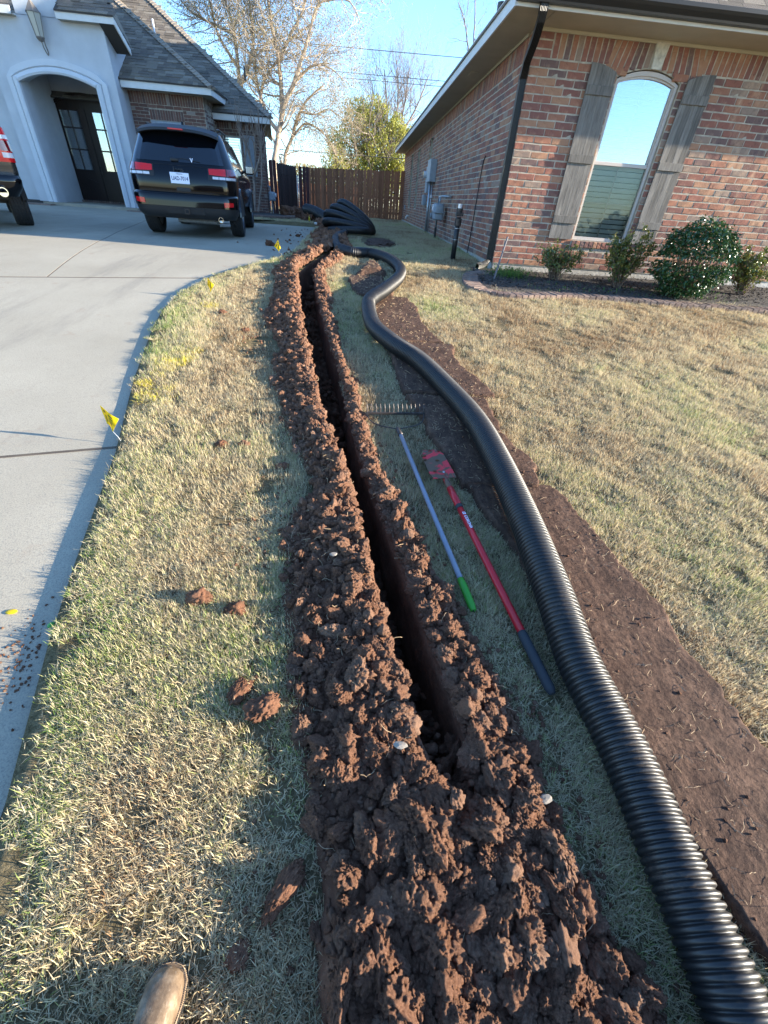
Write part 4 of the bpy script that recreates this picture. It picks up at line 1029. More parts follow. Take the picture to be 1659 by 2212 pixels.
# the side wall faces -x: run from far to near so that local -y looks to -x
flipop = [(Ls-b, Ls-a, c, d) for a, b, c, d in sop]
items = courses((HX, HY+Ls), R_(-90), Ls, FZ, 28, openings=flipop)
items += soldiers((HX, HY+Ls), R_(-90), .02, Ls-.26, 3.027)
for r in range(3): items.append(((HX, HY+.13, 3.03+CH*r+.036), R_(-90), 0, 1.0, 1, r*91+5))
place_bricks(items, sw_, 'brick')
for a, b, c, d in sop:
    q = MB(); q.box((HX+.10, HY+(a+b)/2, (c+d)/2), (.03, b-a, d-c)); wq = q.build('window', M['frame'], house, label='narrow side window')
    q = MB(); q.box((HX+.082, HY+(a+b)/2, (c+d)/2), (.004, b-a-.08, d-c-.1)); q.build('pane', M['screen'], wq)
# back and right walls, soffit, fascia, roof
mb = MB(); mb.box((HX+18.3, HY+Ls/2, 2.0), (.1, Ls, 2.6)); mb.box((HX+9.2, HY+Ls, 2.0), (18.3, .1, 2.6)); mb.box((HX+14.3, HY+.05, 2.0), (8.1, .1, 2.6)); mb.build('wall', M['brick'], house)
ex0, ex1, ey0, ey1 = 1.72, 20.9, 7.07, HY+Ls+.45
mb = MB(); mb.box(((ex0+HX+.02)/2, (ey0+ey1)/2, 3.295), (HX+.02-ex0, ey1-ey0, .018)); mb.box(((HX+.03+ex1)/2, (ey0+HY+.02)/2, 3.295), (ex1-HX-.03, HY+.02-ey0, .018)); mb.build('soffit', M['soffit'], house)
mb = MB(); mb.box(((HX+ex1)/2, HY-.012, 3.268), (ex1-HX, .02, .032)); mb.build('frieze_board', M['soffit'], house)
mb = MB(); mb.box((HX-.012, (HY+ey1)/2, 3.268), (.02, ey1-HY-.5, .032)); mb.build('frieze_board', M['soffit'], house)
mb = MB(); mb.box((ex0-.011, (ey0+ey1)/2, 3.37), (.022, ey1-ey0+.02, .17)); mb.build('fascia', M['white'], house, label='white side fascia')
mb = MB(); mb.box(((ex0+ex1)/2, ey0-.011, 3.36), (ex1-ex0, .02, .15)); mb.build('fascia', M['white'], house)
for yy in (10.2, 13.5, 16.5, 20): 
    mb = MB(); mb.box((1.93, yy, 3.283), (.14, .32, .006)); mb.build('soffit_vent', M['soffit'], house)
# gutter profile (K style) along the front
gp = [(0, 0), (-.075, 0), (-.08, .02), (-.105, .06), (-.118, .085), (-.118, .118), (-.108, .122), (-.106, .095), (0, .095)]
gu = MB(); gu.prism([(a, b) for a, b in gp], lambda u, v, t: (t, ey0-.022+u, 3.315+v), ex0-.02, ex1); gut = gu.build('gutter', M['gutter'], house)
def roofplane(P3, parent, name, m=None):
    q = MB(); q.add(P3, [range(len(P3))]); lo = [(p[0], p[1], p[2]-.03) for p in P3]; n = len(P3)
    q.add(lo, [list(range(n))[::-1]]); q.add(list(P3)+lo, [(i, i+n, (i+1) % n+n, (i+1) % n) for i in range(n)]); return q.build(name, m or M['underlay'], parent)
SV = []
for i in range(6):
    r = np.random.default_rng(500+i); V = [(-.5, 0, 0), (.5, 0, 0), (.5, 1, 0), (-.5, 1, 0), (-.5, 0, 1), (.5, 0, 1), (.5, 1, .15), (-.5, 1, .15)]
    SV.append((V, [(0, 1, 5, 4), (4, 5, 6, 7), (0, 4, 7, 3), (1, 2, 6, 5), (2, 3, 7, 6)]))
SM = []
for V, F in SV:
    me = bpy.data.meshes.new('shingle'); me.from_pydata(V, [], F); me.materials.append(M['shingle']); me.update(); SM.append(me)
def inpoly(u, v, P):
    c = False; j = len(P)-1
    for i in range(len(P)):
        if (P[i][1] > v) != (P[j][1] > v) and u < (P[j][0]-P[i][0])*(v-P[i][1])/(P[j][1]-P[i][1])+P[i][0]: c = not c
        j = i
    return c
def shingles(P3, parent, limit=300, expo=.143, vmax=None, tmin=.15, tmax=.33):
    """P3[0]->P3[1] is the eave; polygon in order; real tabs laid in courses"""
    o = Vector(P3[0]); xd = (Vector(P3[1])-o).normalized(); nn = xd.cross(Vector(P3[-1])-o).normalized()
    if nn.z < 0: nn = -nn
    yd = nn.cross(xd)
    P2 = [((Vector(p)-o).dot(xd), (Vector(p)-o).dot(yd)) for p in P3]; um0, um1 = min(p[0] for p in P2), max(p[0] for p in P2); vm = max(p[1] for p in P2)
    items = []; r = 0; v = 0
    while v < (vmax or vm):
        u = um0-random.uniform(0, .3)
        while u < um1:
            wd = random.uniform(tmin, tmax); cu = u+wd/2
            if inpoly(cu, v+expo*.5, P2):
                c = o+xd*cu+yd*(v-random.uniform(.0, .006)); items.append((c, wd-.004, random.choice((.007, .010, .016))))
            u += wd
        v += expo; r += 1
    Mx = Matrix((xd, yd, nn)).transposed(); off = rootloc(parent)
    items.sort(key=lambda it: (it[0]-Vector((0, 0, CAMH))).length)
    for c, wd, t in items[:limit]:
        ob = bpy.data.objects.new('shingle', random.choice(SM)); COL.objects.link(ob); ob.parent = parent
        ob.location = c+nn*.001-off; ob.rotation_euler = Mx.to_euler(); ob.scale = (wd, expo*1.35, t)
    rest = items[limit:]
    if rest:
        q = MB()
        for c, wd, t in rest:
            q.rnd = random.uniform(.01, .99); V, F = SV[0]
            q.add([c+nn*.001+Mx@Vector((a*wd, b*expo*1.35, e*t)) for a, b, e in V], F)
        q.build('shingle_courses', M['shingle'], parent, kind='stuff')
RZ = 3.455; pr = .79; rx = (ex0+ex1)/2; rh = (ex1-ex0)/2*pr-.02
g0 = .04
front = [(ex0-g0, ey0-.06, RZ-.03), (ex1+g0, ey0-.06, RZ-.03), (rx, ey0+(ey1-ey0)/2-.02, RZ+rh)]
rf = roofplane(front, house, 'roof'); shingles(front, rf, vmax=9, tmin=.16, tmax=.34)
roofplane([(ex0-g0, ey1, RZ-.03), (ex0-g0, ey0-.06, RZ-.03), (rx, ey0+(ey1-ey0)/2-.02, RZ+rh), (rx, ey0+(ey1-ey0)/2+.02, RZ+rh)], house, 'roof', M['shingle'])
roofplane([(ex1+g0, ey0-.06, RZ-.03), (ex1+g0, ey1, RZ-.03), (rx, ey0+(ey1-ey0)/2+.02, RZ+rh), (rx, ey0+(ey1-ey0)/2-.02, RZ+rh)], house, 'roof', M['shingle'])
roofplane([(ex1+g0, ey1, RZ-.03), (ex0-g0, ey1, RZ-.03), (rx, ey0+(ey1-ey0)/2+.02, RZ+rh)], house, 'roof', M['shingle'])
mb = MB(); mb.tube([(2.62, 11.9, 3.95), (2.62, 11.9, 4.50)], .05, 12); mb.tube([(2.62, 11.9, 4.46), (2.62, 11.9, 4.56)], .085, 12); mb.build('roof_vent', M['metal_dark'], house)
# downspout
def rectpipe(mb, pts, wx, wy):
    prof = []
    nseg = 5
    for k in range(nseg): prof += [(-wx/2+wx*k/nseg, -wy/2), (-wx/2+wx*(k+.5)/nseg, -wy/2+.006)]
    prof += [(wx/2, -wy/2)]
    for k in range(1, 4): prof += [(wx/2-.005, -wy/2+wy*(k-.5)/4), (wx/2, -wy/2+wy*k/4)]
    prof += [(wx/2, wy/2), (-wx/2, wy/2)]; n = len(prof)
    pts = [Vector(p) for p in pts]; vs = []
    for i, p in enumerate(pts):
        t = (pts[min(i+1, len(pts)-1)]-pts[max(i-1, 0)]).normalized(); ux = Vector((1, 0, 0)); ux = (ux-ux.dot(t)*t)
        if ux.length < .3: ux = Vector((0, 0, 1))-t*t.z
        ux.normalize(); uy = t.cross(ux); 
        if uy.y < 0 and abs(t.z) > .5: pass
        vs += [p+ux*a-uy*b for a, b in prof]
    mb.add(vs, [(i*n+k, i*n+(k+1) % n, (i+1)*n+(k+1) % n, (i+1)*n+k) for i in range(len(pts)-1) for k in range(n)])
ds = MB(); X0 = 2.11
rectpipe(ds, [(2.02, 7.02, 3.33), (2.02, 7.02, 3.26), (2.025, 7.05, 3.20), (2.06, 7.25, 3.10), (2.085, 7.52, 2.98), (2.10, 7.60, 2.92), (2.105, 7.665, 2.84)], .085, .065)
rectpipe(ds, [(X0-.0, 7.675, 2.86), (X0, 7.675, .86)], .08, .085)
rectpipe(ds, [(X0, 7.675, .88), (X0-.005, 7.67, .80), (X0-.04, 7.64, .745), (X0-.12, 7.60, .715), (X0-.20, 7.56, .70)], .075, .075)
dso = ds.build('downspout', M['gutter'], house)
for zz in (2.55, 1.0):
    q = MB(); q.box((2.135, 7.72, zz), (.05, .03, .03)); q.build('strap', M['gutter'], dso)

# things on the side wall
def wobj_(name, lb, cat, y, z): return thing(name, lb, cat, (HX-.05, y, z))
eb = wobj_('electric_meter', 'grey electric meter panel with conduit running down the side wall', 'electric meter', 15.6, 1.8)
q = MB(); q.bbox((HX-.09, 15.25, 2.2), (.18, .62, .50), .012); q.build('panel_box', M['meter'], eb)
q = MB(); q.bbox((HX-.07, 15.92, 2.02), (.14, .34, .62), .012); q.build('meter_box', M['meter'], eb)
q = MB(); q.tube([(HX-.14, 15.92, 2.14), (HX-.24, 15.92, 2.14)], .085, 18); q.build('meter_dial', M['clearlamp'], eb)
q = MB(); q.tube([(HX-.08, 15.36, 1.98), (HX-.08, 15.36, .70)], .038, 12); q.tube([(HX-.05, 15.12, 1.98), (HX-.05, 15.12, .70)], .016, 8); q.build('conduit', M['steel'], eb, smooth=True)
q = MB(); q.bbox((HX-.06, 15.1, 1.62), (.07, .07, .07), .005); q.build('coupling', M['clearlamp'], eb)
nb = wobj_('utility_box', 'small light grey cable box on the side wall left of the electric conduit', 'utility box', 16.8, 1.5)
q = MB(); q.bbox((HX-.05, 16.7, 1.54), (.10, .34, .26), .012); q.build('box_body', M['meter'], nb); q = MB(); q.bbox((HX-.105, 16.7, 1.54), (.012, .30, .22), .004); q.build('lid', M['steel'], nb)
gm = wobj_('gas_meter', 'grey gas meter with iron pipes on the side wall of the brick house', 'gas meter', 12.6, 1.2)
q = MB(); q.bbox((HX-.20, 12.55, 1.36), (.24, .40, .22), .05); q.bbox((HX-.20, 12.55, 1.22), (.22, .36, .16), .03); q.bbox((HX-.20, 12.55, 1.29), (.26, .44, .02), .005); q.build('meter_body', M['meter'], gm, smooth=True)
q = MB(); q.bbox((HX-.33, 12.62, 1.38), (.05, .22, .14), .015); q.build('dial', M['clearlamp'], gm)
q = MB(); q.tube([(HX-.18, 12.75, .62), (HX-.18, 12.75, 1.56), (HX-.18, 12.70, 1.60), (HX-.18, 12.0, 1.61), (HX-.02, 11.9, 1.61)], .022, 10); q.tube([(HX-.20, 12.42, 1.44), (HX-.20, 12.42, 1.60)], .02, 10); q.build('gas_pipe', M['steel'], gm, smooth=True)
q = MB(); q.tube([(HX-.20, 12.85, 1.22), (HX-.34, 12.85, 1.22)], .05, 14); q.build('regulator', M['meter'], gm)
q = MB(); q.tube([(HX-.18, 12.75, .60), (HX-.18, 12.75, .98)], .028, 10); q.build('riser_sleeve', M['blackmatte'], gm)
cb = MB(); cb.tube(catmull([(HX-.015, 9.20, 2.16), (HX-.012, 9.33, 2.05), (HX-.014, 9.36, 1.6), (HX-.012, 9.40, 1.1), (HX-.02, 9.44, .70)], .1), .008, 6)
tag(cb.build('cable', M['blackmatte']), 'thin black cable running down the brick side wall near the downspout', 'cable')
st = MB(); st.tube([(HX+.0, 21.5, .98), (HX-.10, 21.5, .98), (HX-.14, 21.5, .93), (HX-.14, 21.5, .88)], .035, 10); tag(st.build('drain_spout', M['white'], smooth=True), 'small white pvc outlet low on the far side wall', 'pipe')
vt = MB(); vt.bbox((HX-.01, 23.9, 1.25), (.04, .22, .14), .006); tag(vt.build('wall_vent', M['meter']), 'small grey vent low at the far end of the side wall', 'vent')
bpz = float(h(8.44)); bp_ = thing('irrigation_backflow', 'black standing pipe with valves in the grass beside the gas meter', 'pipe', (1.70, 8.44, bpz))
q = MB(); q.tube([(1.67, 8.44, bpz-.05), (1.675, 8.44, bpz+.62)], .042, 14); q.build('riser', M['blackmatte'], bp_, smooth=True)
q = MB(); q.tube([(1.675, 8.44, bpz+.50), (1.675, 8.44, bpz+.60)], .055, 14); q.tube([(1.675, 8.44, bpz+.66), (1.675, 8.44, bpz+.74)], .052, 14); q.bbox((1.68, 8.42, bpz+.66), (.12, .08, .05), .01); q.build('valve', M['metal_dark'], bp_)
q = MB(); q.tube([(1.675, 8.44, bpz+.74), (1.675, 8.44, bpz+.80)], .036, 12); q.build('cap', M['clearlamp'], bp_)
for zz in (.30, .46, .52):
    q = MB(); q.tube([(1.672, 8.44, bpz+zz), (1.672, 8.44, bpz+zz+.008)], .045, 14); q.build('band', M['steel'], bp_)

# ------------------------------------------------------------------ planting bed
bo_ = [(1.92, 7.45), (1.66, 7.22), (1.54, 6.9), (1.50, 6.55), (1.56, 6.22), (1.80, 6.02), (2.15, 5.96), (2.6, 6.05), (3.1, 6.14), (3.7, 6.12), (4.3, 6.06), (4.9, 6.03), (5.7, 6.0), (6.6, 6.05), (7.6, 6.1), (9, 6.1), (12.0, 6.1)]
C = catmull([(x, y, 0) for x, y in bo_], .085)
bd_ = thing('planting_bed', 'mulched bed edged with flat bricks below the front window', 'flower bed', (4, 7, float(h(7))))
k = 0
for a, b in zip(C[:-1], C[1:]):
    k += 1
    if a.x > 9: break
    d = (b-a).normalized(); nrm = Vector((-d.y, d.x, 0)); c = a+nrm*.122; rz = math.atan2(d.y, d.x)+R_(90)
    V, F = brickshape(k % 6, .235, .079, .05)
    q = bpy.data.objects.new('edging_brick', BM['paver'][k % 6]); COL.objects.link(q); q.parent = bd_
    # the brick face (-y) turned up
    q.rotation_euler = (Matrix.Rotation(rz, 3, 'Z')@Matrix.Rotation(R_(-90), 3, 'X')).to_euler(); q.scale = (.96, 1.6, 1.08)
    q.location = Vector((c.x, c.y, float(h(c.y))+.045+random.uniform(-.004, .004)))-Vector(bd_.location)
Ci = [(p.x+(C[min(i+1, len(C)-1)]-C[max(i-1, 0)]).normalized().y*-.24, p.y+(C[min(i+1, len(C)-1)]-C[max(i-1, 0)]).normalized().x*.24) for i, p in enumerate(C) if i % 3 == 0]
q = MB(); nI = len(Ci)
vs = []
for i, (x, y) in enumerate(Ci):
    yb = 7.64; xb = max(x, 1.95) if i < 6 else x
    for t in np.linspace(0, 1, 8): 
        X_, Y_ = x+(xb-x)*t, y+(yb-y)*t; vs.append((X_, Y_, float(h(Y_))+.018+.03*float(fbm(X_*6, Y_*6, 0, 3, 4))))
q.add(vs, [(i*8+j, (i+1)*8+j, (i+1)*8+j+1, i*8+j+1) for i in range(nI-1) for j in range(7)]); q.build('soil', M['mulch'], bd_, smooth=True)
q = MB()
for i in range(5200):
    x = random.uniform(1.78, 8.5); y = random.uniform(6.2, 7.6)
    if x < 2.1 and math.hypot((x-2.1)/.36, (y-6.75)/.62) > 1: continue
    if y < 6.28+(.06 if x > 2.6 else .02): continue
    L, W_ = random.uniform(.012, .045), random.uniform(.006, .014); e = Euler((random.gauss(0, .35), random.gauss(0, .35), random.uniform(0, 6.3))).to_matrix()
    c = Vector((x, y, float(h(y))+.05+random.uniform(-.008, .012))); q.rnd = random.random()**2+.001
    q.add([c+e@Vector(p) for p in ((-L/2, -W_/2, 0), (L/2, -W_/2, 0), (L/2, W_/2, .003), (-L/2, W_/2, .003))], [(0, 1, 2, 3)])
q.build('mulch_chips', M['mulchchip'], bd_, kind='stuff')

def leaf(q, c, L, W_, e, fold=.25):
    v = [(0, 0, 0), (L*.35, -W_/2, fold*W_*.5), (L*.75, -W_*.38, fold*W_*.3), (L, 0, -.1*L), (L*.75, W_*.38, fold*W_*.3), (L*.35, W_/2, fold*W_*.5), (L*.5, 0, 0)]
    q.add([c+e@Vector(p) for p in v], [(0, 1, 6), (1, 2, 6), (2, 3, 6), (3, 4, 6), (4, 5, 6), (5, 0, 6)])
def shrub(name, lb, cx, cy, rx_, ry_, hh, nst, nl, m, lsz, open_=.5, seed=1, cat='bush'):
    rs = random.Random(seed); z0 = float(h(cy))+.04; t = thing(name, lb, cat, (cx, cy, z0), group='bushes under the front window')
    tips = []; q = MB()
    for i in range(nst):
        a = rs.uniform(0, 6.28); rr = math.sqrt(rs.random()); hz_ = hh*rs.uniform(.45, 1.0)*(1-.35*rr*rr)
        p0 = Vector((cx+rs.uniform(-.05, .05), cy+rs.uniform(-.05, .05), z0-.02)); p3 = Vector((cx+math.cos(a)*rr*rx_, cy+math.sin(a)*rr*ry_, z0+hz_))
        p1 = p0.lerp(p3, .4)+Vector((rs.uniform(-.05, .05), rs.uniform(-.05, .05), .08)); pts = catmull([p0, p1, p3], .07)
        q.tube(pts, [max(.0018, .008*(1-j/len(pts))) for j in range(len(pts))], 5, cap=False); tips.append(pts)
        for _ in range(3):
            j = rs.randrange(len(pts)//2, len(pts)); b = pts[j]; e_ = b+Vector((rs.uniform(-.12, .12), rs.uniform(-.12, .12), rs.uniform(.02, .16))); tw = [b, b.lerp(e_, .5)+Vector((0, 0, .01)), e_]
            q.tube(tw, [.003, .0025, .0015], 4, cap=False); tips.append([b.lerp(e_, .3), b.lerp(e_, .6), e_])
    q.build('stems', M['twig'], t)
    q = MB(); n = 0
    while n < nl:
        tp = rs.choice(tips); j = max(0, int(len(tp)*(1-rs.random()**1.5*open_)) - 1); b = tp[j]+Vector((rs.gauss(0, .02), rs.gauss(0, .02), rs.gauss(0, .02)))
        if b.z < z0+.03: n += 1; continue
        e = Euler((rs.gauss(0, .8), rs.gauss(-.2, .7), rs.uniform(0, 6.28))).to_matrix(); L = lsz*rs.uniform(.6, 1.2); q.rnd = max(.001, min(1, rs.gauss(.35, .3)))
        leaf(q, b, L, L*.5, e); n += 1
    q.build('foliage', m, t, kind='stuff'); return t
shrub('shrub', 'small open shrub with thin foliage, nearest the downspout', 3.00, 7.10, .42, .24, .50, 40, 1700, M['leaf_shrub'], .042, .55, 3)
shrub('shrub', 'taller yellow green shrub overlapping the bottom right of the window', 3.90, 6.86, .40, .26, .72, 44, 2900, M['leaf_shrub'], .048, .6, 4)
shrub('shrub', 'yellow green shrub cut by the right edge of the photo', 5.95, 6.95, .42, .28, .66, 40, 2600, M['leaf_shrub'], .045, .6, 5)
# the dense round bush
def dense_bush(cx, cy):
    z0 = float(h(cy))+.04; t = thing('round_bush', 'dense dark green glossy bush, the largest in the bed', 'bush', (cx, cy, z0)); rs = random.Random(8)
    q = MB()
    for i in range(40):
        a = rs.uniform(0, 6.28); d = Vector((math.cos(a)*.35, math.sin(a)*.25, rs.uniform(.3, .7))); q.tube([Vector((cx, cy, z0)), Vector((cx, cy, z0))+d*.5+Vector((0, 0, .05)), Vector((cx, cy, z0))+d], [.012, .008, .003], 5)
    q.build('stems', M['twig'], t); q = MB()
    for i in range(7200):
        v = Vector((rs.gauss(0, 1), rs.gauss(0, 1), rs.gauss(0, 1))).normalized(); 
        lump = 1+.22*(float(mn.noise(v*2.4))) + .07*float(mn.noise(v*6)); r = lump*(rs.uniform(.80, 1.03) if i % 5 else rs.uniform(.5, 1.12))
        p = Vector((cx+v.x*.49*r, cy+v.y*.40*r, z0+.42+v.z*.42*r+ (.06 if v.z > 0 else 0)))
        if p.z < z0+.02: continue
        yaw = math.atan2(v.y, v.x)+rs.gauss(0, .8); e = (Matrix.Rotation(yaw, 3, 'Z')@Matrix.Rotation(rs.gauss(.35, .55), 3, 'Y')@Matrix.Rotation(rs.gauss(0, .6), 3, 'X')); q.rnd = max(.001, min(1, rs.gauss(.35, .3)))
        leaf(q, p, rs.uniform(.032, .055), rs.uniform(.020, .032), e)
    q.build('foliage', M['leaf_dark'], t, kind='stuff')
dense_bush(4.70, 6.50)
# weeds and garden stake
q = MB(); rs = random.Random(5)
for i in range(900):
    x, y = rs.gauss(2.33, .16), rs.gauss(7.2, .14); 
    if i > 620: x, y = rs.uniform(2.4, 5.6), rs.uniform(6.35, 6.9)
    e = Euler((rs.gauss(0, .3), rs.uniform(-1.4, -.7), rs.uniform(0, 6.28))).to_matrix(); q.rnd = rs.random(); L = rs.uniform(.05, .15) if i < 620 else rs.uniform(.02, .05)
    c = Vector((x, y, float(h(y))+.03)); q.add([c+e@Vector(p) for p in ((0, -.002, 0), (0, .002, 0), (L, .001, 0), (L, -.001, 0))], [(0, 1, 2, 3)])
    if i % 4 == 0: leaf(q, c+e@Vector((L*.7, 0, 0)), .03, .015, e)
tag(q.build('weeds', M['leaf_green']), 'bright green weeds growing in the mulch beside the stake', 'weeds', kind='stuff')
q = MB(); q.tube([(2.03, 6.93, float(h(6.9))), (2.07, 6.92, float(h(6.9))+.30), (2.11, 6.92, float(h(6.9))+.56)], .013, 8)
tag(q.build('garden_stake', M['stakem']), 'thin grey stake leaning in the bed at the house corner', 'stake')
# dark green grass fringe along the side wall is part of the lawn scatter

# ================================================================== left house
LH = thing('stucco_house', 'grey stucco and brown brick house on the left with an arched porch', 'house', (-9, 22, .65))
PY = 17.2
def apoly(x0, x1, z0, zs, rise): return archpoly(x0, x1, z0, zs, rise, 20)
# porch front with the arch cut out (strips around the opening)
AX0, AX1, AZ, AR = -9.63, -7.53, 3.53, .27
LX0, LX1, PT = -10.22, -7.0, 4.78
def porch_front(mb, y0, y1):
    xs = np.linspace(AX0, AX1, 25)
    for y, flip in ((y0, 0), (y1, 1)):
        q = [[(LX0, y, .60), (AX0, y, .60), (AX0, y, PT), (LX0, y, PT)], [(AX1, y, .60), (LX1, y, .60), (LX1, y, PT), (AX1, y, PT)]]
        for a, b in zip(xs[:-1], xs[1:]): q.append([(a, y, archz(a, AX0, AX1, AZ, AR)), (b, y, archz(b, AX0, AX1, AZ, AR)), (b, y, PT), (a, y, PT)])
        for p in q: mb.add(p, [(0, 1, 2, 3)])
    P = [(AX0, .60), (AX0, AZ)]+[(a, archz(a, AX0, AX1, AZ, AR)) for a in xs]+[(AX1, AZ), (AX1, .60)]
    for a, b in zip(P[:-1], P[1:]): mb.add([(a[0], y0, a[1]), (b[0], y0, b[1]), (b[0], y1, b[1]), (a[0], y1, a[1])], [(0, 1, 2, 3)])
    mb.add([(LX1, y0, .60), (LX1, y1, .60), (LX1, y1, PT), (LX1, y0, PT)], [(0, 1, 2, 3)]); mb.add([(LX0, y0, .60), (LX0, y1, .60), (LX0, y1, PT), (LX0, y0, PT)], [(0, 1, 2, 3)])
mb = MB(); porch_front(mb, PY, PY+.42)
mb.box((-7.12, PY+.9, 2.6), (.22, .98, 4.0)); mb.box((-9.98, PY+1.05, 2.4), (.5, 1.3, 3.6))       # porch side walls
mb.box((-8.62, PY+.21, 5.75), (1.12, .42, 1.96)); mb.box((-8.6, PY+1.3, 3.95), (2.4, 1.8, .08))      # tower above, porch ceiling
mb.box((-12.2, PY+.75, 2.6), (4.0, .3, 4.1))
pw = mb.build('stucco_wall', M['stucco'], LH)
# moulded surround of the arch
def surround():
    path = [(AX0-.14, .735), (AX0-.14, AZ+.03)]+[(x, archz(x, AX0-.14, AX1+.14, AZ+.03, AR)) for x in np.linspace(AX0-.14, AX1+.14, 25)]+[(AX1+.14, AZ+.03), (AX1+.14, .735)]
    prof = [(-.15, 0), (-.15, .07), (-.02, .075), (.0, .04), (.02, .09), (.10, .12), (.145, .10), (.15, 0)]
    vs = []; n = len(prof); P = [Vector((a, 0, b)) for a, b in path if True]
    Q = [P[0]]
    for p in P[1:]:
        if (p-Q[-1]).length > .01: Q.append(p)
    for i, p in enumerate(Q):
        t = (Q[min(i+1, len(Q)-1)]-Q[max(i-1, 0)]).normalized(); nr = Vector((t.z, 0, -t.x))
        for a, b in prof: vs.append((p.x+nr.x*a, PY-b, p.z+nr.z*a))
    q = MB(); q.add(vs, [(i*n+k, i*n+k+1, (i+1)*n+k+1, (i+1)*n+k) for i in range(len(Q)-1) for k in range(n-1)]+[list(range(n))]); return q
surround().build('arch_surround', M['stucco2'], LH, smooth=False)
mb = MB(); mb.add([(-14, 16.0, dz(16)), (-4.72, 16.0, dz(16)), (-4.72, 17.3, dz(16)+.03), (-14, 17.3, dz(16)+.03)], [(0, 1, 2, 3)]); mb.build('walkway', M['conc'], LH)
mb = MB(); mb.box((-8.6, 18.0, .66), (2.9, 1.9, .14)); mb.build('porch_floor', M['conc'], LH)
mb = MB(); mb.box((-7.16, 16.98, .60), (.50, .34, .14)); mb.box((-10.55, 16.95, .60), (1.7, .34, .16)); mb.box((-9.75, PY-.02, .66), (.6, .26, .12)); mb.build('brick_edging', M['paver'], LH)
mb = MB(); mb.box((-10.9, 17.4, .68), (2.0, .5, .12)); mb.build('mulch_bed', M['mulch'], LH)
# door
DY = 18.9
mb = MB(); mb.box((-8.6, DY+.12, 2.4), (3.0, .08, 3.8)); mb.build('recess_wall', M['stucco'], LH)
mb = MB(); ringprism(mb, archpoly(-9.95, -7.79, .72, 3.20, .35), archpoly(-9.86, -7.88, .73, 3.17, .31), DY-.04, DY+.05)
mb.prism(archpoly(-9.86, -7.88, .73, 3.17, .31), lambda u, v, t: (u, t, v), DY+.02, DY+.06); door = mb.build('door', M['doorwood'], LH, label='dark double front door with arched top')
for sgn in (-1, 1):
    cx = -8.87
    o = MB(); gx0, gx1 = (cx-.80, cx-.22) if sgn < 0 else (cx+.20, cx+.78)
    ringprism(o, [(cx+sgn*.012 if sgn > 0 else cx-.985, .75), (cx+.985 if sgn > 0 else cx-.012, .75), (cx+.985 if sgn > 0 else cx-.012, 3.17), (cx+sgn*.012 if sgn > 0 else cx-.985, 3.17)],
              [(gx0, 1.62), (gx1, 1.62), (gx1, 3.12), (gx0, 3.12)], DY-.005, DY+.03)
    o.prism([(cx+sgn*.17, .95), (cx+sgn*.83, .95), (cx+sgn*.83, 1.30), (cx+sgn*.5, 1.42), (cx+sgn*.17, 1.30)][::(1 if sgn > 0 else -1)], lambda u, v, t: (u, t, v), DY-.02, DY)
    for zz in (2.16, 2.70): o.box(((gx0+gx1)/2, DY+.004, zz), (gx1-gx0, .03, .035))
    o.box(((gx0+gx1)/2, DY+.003, 2.37), (.03, .03, 1.50)); o.build('door_leaf', M['doorwood'], door)
    for c in range(2):
        for r, (za, zb) in enumerate(((1.64, 2.14), (2.18, 2.68), (2.72, 3.11))):
            o = MB(); o.box((gx0+(c+.5)*(gx1-gx0)/2, DY+.015, (za+zb)/2), ((gx1-gx0)/2-.03, .006, zb-za)); o.build('glass_pane', M['doorglass'] if 'doorglass' in M else M['glass'], door)
mb = MB(); mb.tube([(-8.80, DY-.06, 1.55), (-8.80, DY-.06, 1.85)], .012, 8); mb.build('door_handle', M['metal_dark'], door)
# brick strip under the door
place_bricks([((-9.75+.08*k, DY-.10, .755), 0, R_(90), .3, .9, k*7) for k in range(24)], pw, 'paver')
# porch eaves: right and left returns
def porch_eave(a, b):
    q = MB(); q.box(((a+b)/2, 16.99, 4.80), (b-a, .03, .15)); q.build('fascia', M['white'], LH)
    q = MB(); q.box(((a+b)/2, 17.1, 4.735), (b-a, .22, .02)); q.build('soffit', M['soffit'], LH)
porch_eave(-8.06, -6.62); porch_eave(-12, -9.18)
q = MB(); q.prism([(16.975, 4.875), (16.975, 4.725), (17.75, 4.30), (17.75, 4.42)], lambda u, v, t: (t, u, v), -6.62, -6.59); q.build('fascia', M['white'], LH)
q = MB(); q.prism([(16.98, 4.80), (16.98, 4.73), (17.75, 4.31), (17.75, 4.37)], lambda u, v, t: (t, u, v), -7.0, -6.62); q.build('soffit', M['underlay'], LH)
p = [(-8.06, 16.95, 4.885), (-6.58, 16.95, 4.885), (-6.95, 17.9, 5.40), (-8.06, 17.9, 5.52)]
r1 = roofplane(p, LH, 'roof'); shingles(p, r1)
q = MB(); q.add([(-6.58, 16.95, 4.885), (-6.56, 17.8, 4.45), (-6.95, 17.9, 5.40)], [(0, 1, 2)]); q.build('roof', M['shingle'], LH)
